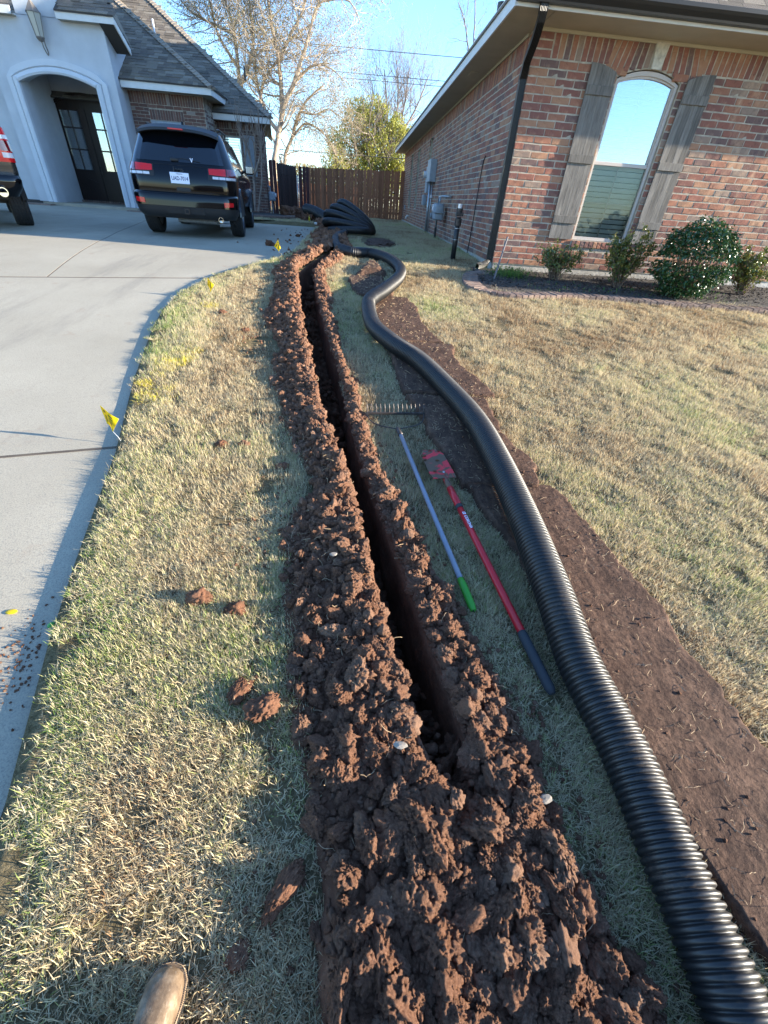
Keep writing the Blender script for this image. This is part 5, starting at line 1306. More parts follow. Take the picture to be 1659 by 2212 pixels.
# wing one
W1Y, W1X, EZ = 17.9, -4.80, 3.63
BB = .66
win1 = [(-6.47+7.0, -5.46+7.0, 1.5, 2.98)]
mb = MB(); wall_body(mb, lambda u, d, z: (-7.0+u, W1Y+.009+d, z), 2.2, .5, EZ, win1); mb.box((W1X-.01, (W1Y+19.2)/2, 2.1), (.02, 1.3, 3.1)); w1 = mb.build('wall', M['mortar'], LH, label='brown brick wing behind the black car')
it = courses((-7.0, W1Y), 0, 2.2, BB, 33, openings=[(win1[0][0], win1[0][1], 1.45, 3.22)]); it += soldiers((-7.0, W1Y), 0, 0, 2.2, BB+33*CH, hgt=.26)
it += soldiers((-7.0, W1Y), 0, win1[0][0], win1[0][1], 2.985, hgt=.235)
place_bricks(it, w1, 'brickL')
it = courses((W1X, W1Y), R_(90), 1.3, BB, 33); it += soldiers((W1X, W1Y), R_(90), 0, 1.3, BB+33*CH, hgt=.26); place_bricks(it, w1, 'brickL', limit=0, name='side_brick')
mb = MB(); mb.box((-5.965, W1Y+.06, 2.23), (1.0, .05, 1.48)); sh = mb.build('window', M['frame'], LH, label='window with grey shutters behind the car')
mb = MB(); mb.box((-5.965, W1Y+.03, 2.2), (.86, .01, 1.36)); mb.build('pane', M['glass'], sh)
for k in range(6):
    mb = MB(); mb.box((-6.39+.17*k, W1Y-.012, 2.90), (.15, .02, .14)); mb.build('shutter_board', M['shutterblue'] if 'shutterblue' in M else M['meter'], sh)
# wing two
W2Y, W2X = 19.2, -3.32
win2 = [(-5.33+W2X*-1+W2X*0-0, 0, 0, 0)]
off2 = -5.2
L2 = W2X-off2
o2 = (-4.66-off2, -4.06-off2, 1.71, 2.855); E2 = 3.26
mb = MB(); wall_body(mb, lambda u, d, z: (off2+u, W2Y+.009+d, z), L2, .5, E2, [o2]); mb.add([(W2X-.01, W2Y, .5), (W2X-.25, W2Y+2, .5), (W2X-.25, W2Y+2, E2), (W2X-.01, W2Y, E2)], [(0, 1, 2, 3)]); w2_ = mb.build('wall', M['mortar'], LH, label='far brick wing with corner by the gate')
it = courses((off2, W2Y), 0, L2, .77, 28, openings=[o2]); it += soldiers((off2, W2Y), 0, 0, L2, .77+28*CH, hgt=.22); place_bricks(it, w2_, 'brickL')
it = courses((W2X, W2Y), R_(97), 2.0, .77, 30); place_bricks(it, w2_, 'brickL', limit=0, name='side_brick')
mb = MB(); ringprism(mb, [(-4.67, 1.70), (-4.05, 1.70), (-4.05, 2.865), (-4.67, 2.865)], [(-4.62, 1.75), (-4.10, 1.75), (-4.10, 2.815), (-4.62, 2.815)], W2Y+.02, W2Y+.08)
wn = mb.build('window', M['frame'], LH, label='window with blinds beside the bare crepe myrtle')
mb = MB(); mb.box((-4.36, W2Y+.045, 2.28), (.53, .006, 1.08)); mb.build('pane', M['glass'], wn)
for k in range(16): mb = MB(); mb.box((-4.36, W2Y+.10, 1.78+.066*k), (.53, .05, .006), M=Matrix.Rotation(R_(-35), 3, 'X')); mb.build('blind_slat', M['blind'], wn)
for x0, x1 in ((-4.0, -3.60), (-5.10, -4.70)):
    s_ = MB(); s_.box(((x0+x1)/2, W2Y-.008, 2.35), (x1-x0-.02, .012, 1.02)); sh2 = s_.build('shutter', M['meter'], LH)
    for k in range(3): q = MB(); q.box((x0+(k+.5)*(x1-x0)/3, W2Y-.022, 2.37), ((x1-x0)/3-.006, .018, 1.08)); q.build('board', M['meter'], sh2)
# eaves of both wings
def eave(x0, x1, y, z=EZ, ret=.0, yb=None):
    q = MB(); q.box(((x0+x1)/2, y-.012, z+.055), (x1-x0, .024, .17)); q.build('fascia', M['white'], LH)
    q = MB(); q.box(((x0+x1)/2, y+.20, z-.012), (x1-x0-.03, .42, .018)); q.build('soffit', M['soffit'], LH)
    if yb: 
        q = MB(); q.box((x1-.012, (y+yb)/2, z+.055), (.022, yb-y-.03, .17)); q.build('fascia', M['white'], LH); q = MB(); q.box((x1-.21, (y+yb)/2+.21, z-.012), (.38, yb-y-.42, .018)); q.build('soffit', M['soffit'], LH)
eave(-6.98, -4.42, 17.5, yb=19.4); eave(-5.1, -2.98, 18.8, z=E2-.02)
ez1 = EZ+.15; p1 = .645; t1 = 4.6
F1 = [(-8.0-1.0, 17.45, ez1), (-4.38, 17.45, ez1), (-4.38-t1, 17.45+t1, ez1+t1*p1), (-9.0, 17.45+t1, ez1+t1*p1)]
F1 = [(-9.0, 17.45, ez1), (-4.38, 17.45, ez1), (-8.98, 22.05, ez1+4.6*p1)]
ra = roofplane(F1, LH, 'roof'); shingles(F1, ra)
F1b = [(-4.38, 17.45, ez1), (-4.38, 19.9, ez1), (-8.98, 24.5, ez1+4.6*p1), (-8.98, 22.05, ez1+4.6*p1)]
rb = roofplane(F1b, LH, 'roof'); shingles(F1b, rb, limit=0)
ez2 = E2+.13; p2 = .70; t2 = 7.4; Y2 = 18.76
F2 = [(-10.5, Y2, ez2), (-2.95, Y2, ez2), (-2.95-t2, Y2+t2, ez2+t2*p2), (-14.0, Y2+t2, ez2+t2*p2)]
rc = roofplane(F2, LH, 'roof'); shingles(F2, rc)
F2b = [(-2.95, Y2, ez2), (-4.3, 27.5, ez2), (-2.95-t2, Y2+t2+3, ez2+t2*p2), (-2.95-t2, Y2+t2, ez2+t2*p2)]
roofplane(F2b, LH, 'roof', M['shingle'])
q = MB(); q.add([(-2.955, Y2, ez2-.15), (-3.7, 23.5, ez2-.15), (-3.7, 23.5, ez2), (-2.955, Y2, ez2)], [(0, 1, 2, 3)]); q.add([(-2.97, Y2+.02, ez2-.145), (-3.7, 23.5, ez2-.145), (-4.1, 23.5, ez2-.145), (-3.4, Y2+.4, ez2-.145)], [(0, 1, 2, 3)]); q.build('soffit', M['soffit'], LH)
# left mass behind the porch so that the roof reads as one
F3 = [(-16, 17.45, ez1+.6), (-9.0, 17.45, ez1+.6), (-9.0, 24, ez1+5.0), (-16, 24, ez1+5.0)]
rd = roofplane(F3, LH, 'roof'); shingles(F3, rd, limit=0)
def caps(a, b, par):
    a, b = Vector(a), Vector(b); d = (b-a).normalized(); n = int((b-a).length/.16); s = d.cross(Vector((0, 0, 1))).normalized(); u = s.cross(d)
    for k in range(n):
        c = a+d*(.16*k); q = MB(); w_ = .13; t = .012
        q.add([c-s*w_-u*.03+u*t*2, c+u*(.035+t), c+s*w_-u*.03+u*t*2, c+d*.19+s*w_-u*.03, c+d*.19+u*.035, c+d*.19-s*w_-u*.03, c-s*w_-u*.05, c+s*w_-u*.05], [(0, 1, 4, 5), (1, 2, 3, 4), (6, 7, 2, 1, 0)]); q.build('ridge_cap', M['shinglecap'], par)
caps(F1[1], F1[2], ra); caps(F2[1], F2[2], rc)
mb = MB(); mb.tube([(-6.9, 21.0, 5.0), (-6.9, 21.0, 5.72)], .035, 10); mb.build('vent_pipe', M['clearlamp'], LH)
mb = MB(); mb.tube([(-3.95, 20.4, 4.4), (-3.95, 20.4, 4.75)], .03, 8); mb.build('vent_pipe', M['metal_dark'], LH)
# porch lantern
lt = thing('wall_lantern', 'wall lantern with frosted glass above the porch arch', 'lamp', (-8.62, PY, 4.6))
q = MB(); q.lathe([(.10, 4.36), (.165, 4.78), (.165, 4.79)], (-8.62, PY-.2, 0), 'z', 6); q.build('glass_shade', M['lampglass'], lt)
q = MB(); q.lathe([(.19, 4.79), (.02, 5.02), (.012, 5.10), (0, 5.11)], (-8.62, PY-.2, 0), 'z', 6); q.lathe([(0, 4.26), (.06, 4.28), (.11, 4.34), (.11, 4.36), (0, 4.37)], (-8.62, PY-.2, 0), 'z', 6)
for k in range(6):
    a = 2*math.pi*k/6; q.tube([(-8.62+.10*math.cos(a), PY-.2+.10*math.sin(a), 4.36), (-8.62+.168*math.cos(a), PY-.2+.168*math.sin(a), 4.79)], .009, 5)
q.build('lantern_frame', M['lampmetal'], lt)
q = MB(); q.tube(catmull([(-8.62, PY-.2, 4.27), (-8.62, PY-.16, 4.15), (-8.62, PY-.06, 4.05), (-8.62, PY-.01, 4.12), (-8.62, PY-.05, 4.25), (-8.62, PY-.03, 4.4)], .03), .014, 6); q.build('scroll_bracket', M['lampmetal'], lt)
# gas meter at the far corner
g2 = thing('gas_meter', 'small grey gas meter at the far brick corner beside the wooden fence', 'gas meter', (-3.7, 22.2, 1.2))
KX, KY = -3.66+.47, 22.2-2.8
q = MB(); q.bbox((KX, KY, 1.30), (.24, .2, .28), .05); q.build('meter_body', M['meter'], g2); q = MB(); q.tube([(KX-.05, KY, 1.40), (KX-.05, KY, 1.58), (KX-.14, KY, 1.60)], .025, 8); q.tube([(KX, KY, 1.2), (KX, KY, .75)], .02, 8); q.build('gas_pipe', M['steel'], g2); q = MB(); q.tube([(KX+.08, KY, 1.34), (KX+.16, KY, 1.34)], .06, 12); q.build('dial', M['clearlamp'], g2)
# bed and kerb between the drive and the far wing
q = MB()
for k in range(22):
    pass
C2 = catmull([(-4.9, 16.75, 0), (-4.3, 16.7, 0), (-3.5, 16.75, 0), (-2.9, 16.95, 0), (-2.45, 17.5, 0), (-2.25, 18.3, 0), (-2.5, 19.2, 0)], .11)
fb = thing('planting_bed', 'raised brick edged bed in front of the far wing, behind the black car', 'flower bed', (-4, 19, .7))
for i, (a, b) in enumerate(zip(C2[:-1], C2[1:])):
    d = (b-a).normalized(); rz = math.atan2(d.y, d.x)+R_(90); o = bpy.data.objects.new('edging_brick', BM['paver'][i % 6]); COL.objects.link(o); o.parent = fb
    o.rotation_euler = (Matrix.Rotation(rz, 3, 'Z')@Matrix.Rotation(R_(-90), 3, 'X')).to_euler(); o.scale = (1.0, 1.8, 1.4); c = a-Vector((-d.y, d.x, 0))*-.12; o.location = Vector((c.x, c.y, .80))-Vector(fb.location)
q = MB(); q.add([(-6.9, 17.2, .76), (-4.8, 16.9, .78), (-3.5, 16.9, .79), (-2.95, 17.1, .79), (-2.5, 17.6, .79), (-2.35, 18.4, .78), (-2.6, 19.3, .78), (-3.3, 19.25, .80), (-4.85, 19.15, .80), (-4.9, 17.95, .80), (-6.9, 17.85, .78)], [range(8)]); q.build('soil', M['mulch'], fb)

# ================================================================== fences
def picket(x, y, z0, z1, wdt, rz, m, parent, name='picket'):
    q = MB(); c = .03; hw = wdt/2; d = Vector((math.cos(rz), math.sin(rz), 0)); n = Vector((-math.sin(rz), math.cos(rz), 0))
    P = [(-hw, z0), (hw, z0), (hw, z1-c), (hw-c, z1), (-hw+c, z1), (-hw, z1-c)]
    tl = random.gauss(0, .004)
    q.prism(P, lambda u, v, t: Vector((x, y, 0))+d*(u+tl*(v-z0))+n*t+Vector((0, 0, v)), -.009, .009); return q.build(name, m, parent)
FY = 25.3
fe = thing('wooden_fence', 'reddish brown picket fence closing the side yard between the houses', 'fence', (0, FY, .67))
x = -2.34; k = 0
while x < 2.10:
    z1 = np.interp(x, [-2.4, 2.2], [2.44, 2.60])+random.uniform(-.012, .012); z0 = np.interp(x, [-2.4, 2.2], [.62, .68])+random.uniform(-.02, .02)
    wd = .140; gp_ = random.choice((.001, .002, .003, .005, .009)) if not (1.45 < x < 1.95) else .013
    picket(x, FY-.02+random.uniform(-.002, .002), z0, z1, wd, 0, M['fence'], fe); x += wd+gp_
for zz in (.95, 1.55, 2.15): q = MB(); q.box((-.1, FY+.03, zz), (4.6, .04, .09)); q.build('rail', M['fence'], fe)
q = MB(); q.box((2.10, FY, 1.64), (.10, .09, 1.95)); q.build('post', M['fence'], fe)
q = MB(); q.tube([(1.62, FY-.05, 1.75), (1.74, FY-.05, 1.75)], .012, 6); q.tube([(1.68, FY-.03, 1.72), (1.68, FY-.07, 1.78)], .02, 6); q.build('latch', M['metal_dark'], fe)
fm = thing('fence_panel', 'short dark maroon fence panel left of the reddish fence', 'fence', (-2.6, FY, .66))
for k in range(3): picket(-2.76+.155*k, FY-.03, .60, 2.46, .145, 0, M['fencemaroon'], fm)
gate = thing('open_gate', 'dark wooden gate swung open beside the metal post', 'gate', (-2.95, FY-.1, .7))
for k in range(9):
    t = k/8; gx_, gy2 = -2.98-.62*t, FY-.15-1.15*t; picket(gx_, gy2, .66+.02*t, 2.45+.02*t, .146, math.atan2(1.15, .62), M['fencedark'], gate, 'gate_board')
for zz in (1.0, 2.1): q = MB(); q.tube([(-2.98, FY-.12, zz), (-3.62, FY-1.32, zz)], .03, 4); q.build('gate_rail', M['fencedark'], gate)
mp_ = thing('metal_post', 'galvanised metal gate posts standing between dark gate and maroon panel', 'post', (-2.86, FY, .66))
for xx in (-2.92, -2.84): q = MB(); q.tube([(xx, FY, .6), (xx, FY, 2.12)], .028, 8); q.build('post', M['steel'], mp_, smooth=True)
ff = thing('fence_panel', 'dark brown fence boards fixed to the far brick corner', 'fence', (-3.2, 19.6, .7))
for k in range(2): picket(-3.20+.125*k, 19.62, .70, 2.34+.01*k, .12, 0, M['fencemaroon'], ff)
for k in range(3): picket(-3.22, 19.72+.14*k, .70, 2.36, .13, R_(90), M['fencemaroon'], ff)
bf = thing('back_fence', 'distant lower reddish fence seen through the open gate', 'fence', (-3, 36, .6))
for k in range(60): picket(-9+.152*k, 37, .3, 2.05, .14, 0, M['fence'], bf)

# ================================================================== trees
def limb(q, pts, r0, r1, n=8):
    P = catmull(pts, .22); q.tube([p+Vector((random.gauss(0, .012), random.gauss(0, .012), 0)) for p in P], [r0+(r1-r0)*(i/(len(P)-1))**.8 for i in range(len(P))], n, cap=False); return P
def grow(q, p, d, r, L, depth, tips, rs, up=.08, nmin=3, spread=.75):
    n = max(2, int(L/.22)); pts = [p]; rad = [r]
    for i in range(n):
        d = (d+Vector((rs.gauss(0, .17), rs.gauss(0, .17), rs.gauss(up*.5, .14)))).normalized(); pts.append(pts[-1]+d*(L/n)); rad.append(r*(1-.62*(i+1)/n))
    q.tube(pts, rad, 6 if r > .03 else (4 if r > .012 else 3), cap=False)
    if depth == 0: tips.append(pts); return
    for k in range(nmin+(rs.random() < .5)):
        j = rs.randrange(1, n+1); dd = (pts[j]-pts[j-1]).normalized(); a = Vector((rs.gauss(0, 1), rs.gauss(0, 1), rs.gauss(.2, .8))).normalized()
        grow(q, pts[j], (dd*(1-spread*.55)+a*spread).normalized(), max(.0045, rad[j]*rs.uniform(.45, .7)), L*rs.uniform(.45, .78), depth-1, tips, rs, up, nmin, spread)
def addleaves(q, tips, n, size, rs, jit=.12):
    for i in range(n):
        t = rs.choice(tips); b = t[rs.randrange(len(t)//2, len(t))]+Vector((rs.gauss(0, jit), rs.gauss(0, jit), rs.gauss(0, jit)))
        e = Euler((rs.uniform(0, 6.3), rs.uniform(0, 6.3), rs.uniform(0, 6.3))).to_matrix(); s = size*rs.uniform(.5, 1.3); q.rnd = rs.random()*.98+.01
        q.add([b+e@Vector(v) for v in ((-s/2, 0, 0), (0, -s*.32, 0), (s/2, 0, 0), (0, s*.32, 0))], [(0, 1, 2, 3)])
def tree(name, lb, limbs, base, m, depth, nb, L, leafm, nl, lsz, seed, jit=.15, up=.1, spread=.75, r_tw=.35, grp='trees beyond the fence'):
    t = thing(name, lb, 'tree', base, group=grp); rs = random.Random(seed); q = MB(); cr = MB(); tips = []
    for pts, r0, r1 in limbs:
        P = limb(q, pts, r0, r1, 9)
        for k in range(nb):
            j = int((.22+.78*rs.random())*(len(P)-1)); j = max(1, j); d = (P[j]-P[j-1]).normalized(); a = Vector((rs.gauss(0, 1), rs.gauss(0, .8), rs.gauss(.25, .6))).normalized()
            rr = (r0+(r1-r0)*j/len(P))*r_tw; grow(cr, P[j], (d*.35+a*.75).normalized(), max(.012, rr), L*rs.uniform(.6, 1.15), depth, tips, rs, up, 3, spread)
    q.build('trunk', m, t, smooth=True); cr.build('branches', m, t, smooth=True, kind='stuff')
    if nl:
        lf = MB(); addleaves(lf, tips, nl, lsz, rs, jit); lf.build('crown', leafm, t, kind='stuff')
V3 = lambda pts, y, dy=0: [(x, y+dy*i, z) for i, (x, z) in enumerate(pts)]
tree('bare_tree', 'tall pale barked tree with many bare spreading branches rising behind the gate', [
    (V3([(-5.30, .5), (-5.21, 2.48), (-4.77, 4.12), (-4.46, 5.33), (-4.51, 7.11), (-4.72, 8.29), (-4.84, 9.2), (-5.0, 10.6)], 33), .24, .05),
    (V3([(-4.55, 5.0), (-4.3, 5.5), (-3.71, 6.32), (-2.89, 7.99), (-2.33, 9.19), (-1.70, 9.42), (-.69, 9.44), (-.10, 8.77)], 33, -.05), .15, .02),
    (V3([(-4.51, 7.11), (-3.78, 8.15), (-3.09, 9.13), (-2.88, 9.9), (-2.5, 11)], 33, .1), .10, .03),
    (V3([(-5.65, 5.10), (-5.55, 6.00), (-5.00, 6.80), (-4.29, 7.35)], 33, .1), .10, .05),
    (V3([(-3.71, 6.32), (-2.67, 7.06), (-1.73, 7.03), (-1.0, 6.6)], 33, -.1), .08, .02),
    (V3([(-4.75, 4.2), (-5.4, 5.0), (-5.8, 6.3), (-5.9, 8.0), (-6.2, 9.6)], 33, .1), .12, .03)], (-5.3, 33, .5), M['bark'], 3, 22, 2.3, M['leaf_bud'], 32000, .06, 11, up=.05)
tree('bare_tree', 'second bare tree leaning right with drooping branches behind the fence', [
    (V3([(-5.0, .5), (-4.72, 3.08), (-4.19, 4.14), (-3.61, 5.36), (-3.15, 5.91), (-2.22, 6.58)], 34.5), .17, .04),
    (V3([(-4.19, 4.14), (-3.28, 4.86), (-2.27, 4.49), (-1.83, 4.07), (-1.5, 3.5)], 34.5), .08, .02),
    (V3([(-3.61, 5.36), (-2.7, 5.3), (-1.9, 5.6), (-1.3, 5.3)], 34.5), .06, .02)], (-5, 34.5, .5), M['bark'], 3, 20, 1.7, M['leaf_bud'], 14000, .055, 12, up=-.12)
tree('bare_tree', 'bare tree with forked upright trunks rising behind the left roof', [
    (V3([(-7.5, .5), (-7.28, 2.47), (-6.95, 6.21), (-6.94, 8.15), (-7.29, 9.6), (-7.4, 11)], 34), .20, .05),
    (V3([(-6.97, 6.07), (-6.03, 7.59), (-5.98, 9.41), (-6.1, 10.8)], 34), .13, .04),
    (V3([(-6.94, 8.15), (-7.88, 8.38), (-8.95, 8.72), (-9.6, 9.2)], 34), .09, .03),
    (V3([(-7.1, 7.0), (-8.0, 8.2), (-8.3, 9.6), (-8.5, 11)], 35), .10, .03)], (-7.5, 34, .5), M['bark'], 3, 21, 2.2, M['leaf_bud'], 26000, .06, 13, up=.08)
def leafy(name, lb, cx, cy, base, lobes, m, nl, lsz, seed, barkm, nlimb=9, grp='trees beyond the fence'):
    rs = random.Random(seed); t = thing(name, lb, 'tree', (cx, cy, base), group=grp); q = MB(); cr = MB(); tips = []
    limb(q, [(cx, cy, base), (cx+.1, cy, base+1.5), (cx-.1, cy, base+2.6), (cx, cy, base+3.6)], .2, .1)
    for (x, y, z, r) in lobes:
        for k in range(nlimb):
            d = Vector((rs.gauss(0, 1), rs.gauss(0, 1), rs.gauss(.3, .8))).normalized(); grow(cr, Vector((cx+(x-cx)*.35, y, base+1.6+(z-base-1.6)*.35)), (Vector((x, y, z))+d*r*.9-Vector((cx+(x-cx)*.35, y, base+1.6+(z-base-1.6)*.35))).normalized(), .04, ((Vector((x, y, z))-Vector((cx, y, base+1.6))).length+r)*.75, 2, tips, rs, .02, 3, .5)
    q.build('trunk', barkm, t, smooth=True); cr.build('branches', barkm, t, kind='stuff')
    lf = MB(); tot = sum(l[3]**2 for l in lobes)
    for (x, y, z, r) in lobes:
        for i in range(int(nl*r*r/tot)):
            v = Vector((rs.gauss(0, 1), rs.gauss(0, 1), rs.gauss(0, 1))).normalized(); rr = r*(rs.random()**.42)*(1+.45*mn.noise(v*2.1+Vector((x, y, z))))
            p = Vector((x, y, z))+Vector((v.x, v.y, v.z*.92))*rr
            if mn.noise(p*1.5) < -.08 and rs.random() < .75: continue
            e = Euler((rs.uniform(0, 6.3), rs.uniform(0, 6.3), rs.uniform(0, 6.3))).to_matrix(); s = lsz*rs.uniform(.5, 1.3); lf.rnd = min(.99, max(.01, .5+.6*mn.noise(p*.8)+rs.gauss(0, .2)))
            lf.add([p+e@Vector(a) for a in ((-s/2, 0, 0), (0, -s*.35, 0), (s/2, 0, 0), (0, s*.35, 0))], [(0, 1, 2, 3)])
    lf.build('crown', m, t, kind='stuff')
leafy('leafy_tree', 'yellow green tree in new leaf above the middle of the fence', .6, 42, .5, [(-.1, 42, 6.2, 1.3), (1.1, 42.3, 6.6, 1.1), (-1.3, 42, 4.6, 1.3), (.9, 42, 4.9, 1.5), (2.3, 42.4, 5.8, 1.2), (.1, 42, 3.2, 1.5), (2.6, 42, 4.0, 1.3), (3.4, 42.5, 5.0, 1.2), (1.9, 42, 2.9, 1.4), (3.3, 42, 3.4, 1.2)], M['leaf_spring'], 42000, .13, 21, M['bark2'])
leafy('leafy_tree', 'low dark green leafy tree left of the yellow green tree', -1.7, 41, .5, [(-1.9, 41, 3.6, 1.0), (-1.3, 41, 2.9, 1.0), (-2.4, 41, 2.6, .8)], M['leaf_spring'], 5000, .12, 22, M['bark2'], 4)
tree('bare_tree', 'upright grey bare tree behind the yellow green tree', [
    (V3([(2.6, .5), (2.7, 4), (2.4, 7), (1.9, 10.2)], 50), .18, .04), (V3([(2.7, 4), (3.6, 7), (4.0, 10.4)], 50), .14, .03), (V3([(2.7, 5), (3.2, 8), (2.9, 10.8)], 50), .12, .03), (V3([(3.2, 5.6), (4.8, 8), (5.7, 10.2)], 50), .12, .03), (V3([(2.5, 5), (1.4, 7.4), (.9, 9.4)], 50), .1, .03)], (2.6, 50, .5), M['bark2'], 3, 22, 2.3, None, 0, .1, 23, up=.28, spread=.5)
tree('bare_tree', 'thin bare branches showing above the right house roof', [
    (V3([(7.2, .5), (7.3, 6), (7.3, 10), (7.0, 12.2)], 40), .16, .03), (V3([(7.3, 8), (8.4, 10.6), (8.9, 11.6)], 40), .08, .02), (V3([(7.3, 9), (6.6, 10.8), (6.0, 11.7)], 40), .07, .02)], (7.2, 40, .5), M['bark2'], 2, 9, 1.6, None, 0, .1, 24, up=.1)
q = MB(); rs = random.Random(77)
for i in range(6000):
    x = rs.uniform(-9, 5); y = rs.uniform(52, 56); z = .4+(1.2+1.6*float(vn(x*.5, 3, 0, 2)))*rs.random()**.6*1.3; e = Euler((rs.uniform(0, 6), rs.uniform(0, 6), rs.uniform(0, 6))).to_matrix(); q.rnd = rs.random()*.9+.05; s = .22
    q.add([Vector((x, y, z))+e@Vector(a) for a in ((-s/2, 0, 0), (0, -s*.4, 0), (s/2, 0, 0), (0, s*.4, 0))], [(0, 1, 2, 3)])
tag(q.build('far_hedge', M['leaf_bud']), 'hazy olive belt of far shrubs seen over the fence', 'hedge', kind='stuff')
# crepe myrtle
CK = 18.3/20.5
cmt = thing('crepe_myrtle', 'bare pruned crepe myrtle with upright shoots in front of the far wing', 'tree', (-3.6, 18.3, .78)); rs = random.Random(31); q = MB(); sh_ = MB()
ST = [V3([(-4.08, .78), (-4.02, 1.53), (-4.01, 1.99), (-4.11, 2.64), (-4.36, 3.0)], 20.5), V3([(-4.06, .78), (-4.0, 1.6), (-3.9, 2.2), (-3.88, 2.5), (-3.86, 2.95)], 20.5, .04), V3([(-3.95, .78), (-3.84, 1.2), (-3.74, 1.55), (-3.66, 2.1), (-3.62, 2.6)], 20.5, -.04), V3([(-4.1, .78), (-4.22, 1.6), (-4.3, 2.2), (-4.2, 2.75)], 20.5, .06), V3([(-3.98, 1.9), (-3.75, 2.3), (-3.62, 2.9)], 20.5, -.03)]
for s_ in ST:
    s_ = [(x*CK, y*CK, 1.45+(z-1.45)*CK) for x, y, z in s_]
    P = limb(q, s_, .042, .022, 7); e_ = P[-1]
    for k in range(11):
        j = -1 if k < 6 else rs.randrange(len(P)//2, len(P)); b = P[j]; d = Vector((rs.gauss(-.12, .3), rs.gauss(0, .25), 1)).normalized(); L = rs.uniform(.45, .95)
        sh_.tube([b, b+d*L*.5+Vector((rs.gauss(0, .02), 0, 0)), b+d*L], [.012, .009, .005], 4, cap=False)
q.build('trunk', M['crepe'], cmt, smooth=True); sh_.build('shoots', M['crepe'], cmt, kind='stuff')

# power lines
def wire(lb, p0, p1, sag, r=.02):
    P = [Vector(p0).lerp(Vector(p1), t)-Vector((0, 0, sag*4*t*(1-t))) for t in np.linspace(0, 1, 24)]; q = MB(); q.tube(P, r, 5); tag(q.build('power_line', M['wire']), lb, 'cable', 'power lines crossing the sky')
wire('highest power line crossing the open blue sky', (-40, 45, 10.6), (50, 45, 11.8), .9)
wire('middle power line ending behind the grey bare tree', (-40, 45, 9.4), (50, 45, 10.4), .9, .018)
wire('lower line of the close pair behind the bare tree crowns', (-40, 45, 9.1), (50, 45, 10.0), .85, .018)
wire('lowest cable passing just above the wooden fence', (-40, 40, 3.9), (50, 40, 5.0), .45, .022)

# ================================================================== vehicles
class Shell:
    """closed body from horizontal rings: (z, half width, rear y, front y, corner radius)"""
    def __init__(s, rings, bulge=.05): s.R = rings; s.b = bulge
    def at(s, z):
        zs = [r[0] for r in s.R]; return [float(np.interp(z, zs, [r[i] for r in s.R])) for i in range(1, 5)]
    def pt(s, sv, z, off=0.0):
        """sv: metres along the ring from the rear centre (+ to the right)"""
        W_, Rr, F_, r = s.at(z); sg = 1 if sv >= 0 else -1; a = abs(sv); st = W_-r
        if a <= st: x, y, nx, ny = a, Rr, 0, -1; 
        elif a <= st+r*math.pi/2: th = (a-st)/r; x, y, nx, ny = st+r*math.sin(th), Rr+r-r*math.cos(th), math.sin(th), -math.cos(th)
        else: x, y, nx, ny = W_, Rr+r+(a-st-r*math.pi/2), 1, 0
        y += s.b*min(1, a/W_)**2*(1 if a <= st+r else 1)
        return Vector((sg*(x+nx*off), y+ny*off, z))
    def side_s(s, y, z):
        W_, Rr, F_, r = s.at(z); return W_-r+r*math.pi/2+(y-Rr-r-s.b)
    def ring(s, z, n=7):
        W_, Rr, F_, r = s.at(z); P = []
        st = W_-r
        for k in range(5): P.append(s.pt(st*k/4+1e-6, z))
        for k in range(1, n+1): P.append(s.pt(st+r*math.pi/2*k/n, z))
        ys = P[-1].y
        for k in range(1, 11): P.append(Vector((W_, ys+(F_-.45-ys)*k/10, z)))
        for k in range(1, 6): th = math.pi/2*k/5; P.append(Vector((W_-.45+.45*math.cos(th), F_-.45+.45*math.sin(th), z)))
        P.append(Vector((0, F_+.05, z))); L = [Vector((-p.x, p.y, p.z)) for p in P[::-1]]
        return P+L[1:-1]
    def body(s, zs):
        q = MB(); rs_ = [s.ring(z) for z in zs]; n = len(rs_[0]); q.add([p for r in rs_ for p in r], [(i*n+k, i*n+(k+1) % n, (i+1)*n+(k+1) % n, (i+1)*n+k) for i in range(len(rs_)-1) for k in range(n)])
        q.add(rs_[0], [list(range(n))[::-1]]); q.add(rs_[-1], [list(range(n))]); return q
    def patch(s, corners, off=.006, nu=10, nv=6, q=None, thick=None):
        """corners: (s,z) bl, br, tr, tl"""
        q = q or MB(); b = [Vector((c[0], c[1])) for c in corners]; G = []
        thick = off+.004 if thick is None else thick
        def P(i, j, o): t, w_ = i/nu, j/nv; c = b[0].lerp(b[1], t).lerp(b[3].lerp(b[2], t), w_); return s.pt(c.x, c.y, o)
        n = nu+1
        q.add([P(i, j, off) for j in range(nv+1) for i in range(nu+1)], [(j*n+i, j*n+i+1, (j+1)*n+i+1, (j+1)*n+i) for j in range(nv) for i in range(nu)])
        edge = [(i, 0) for i in range(nu)]+[(nu, j) for j in range(nv)]+[(i, nv) for i in range(nu, 0, -1)]+[(0, j) for j in range(nv, 0, -1)]
        m_ = len(edge); q.add([P(i, j, off) for i, j in edge]+[P(i, j, off-thick) for i, j in edge], [(k, m_+k, m_+(k+1) % m_, (k+1) % m_) for k in range(m_)])
        return q
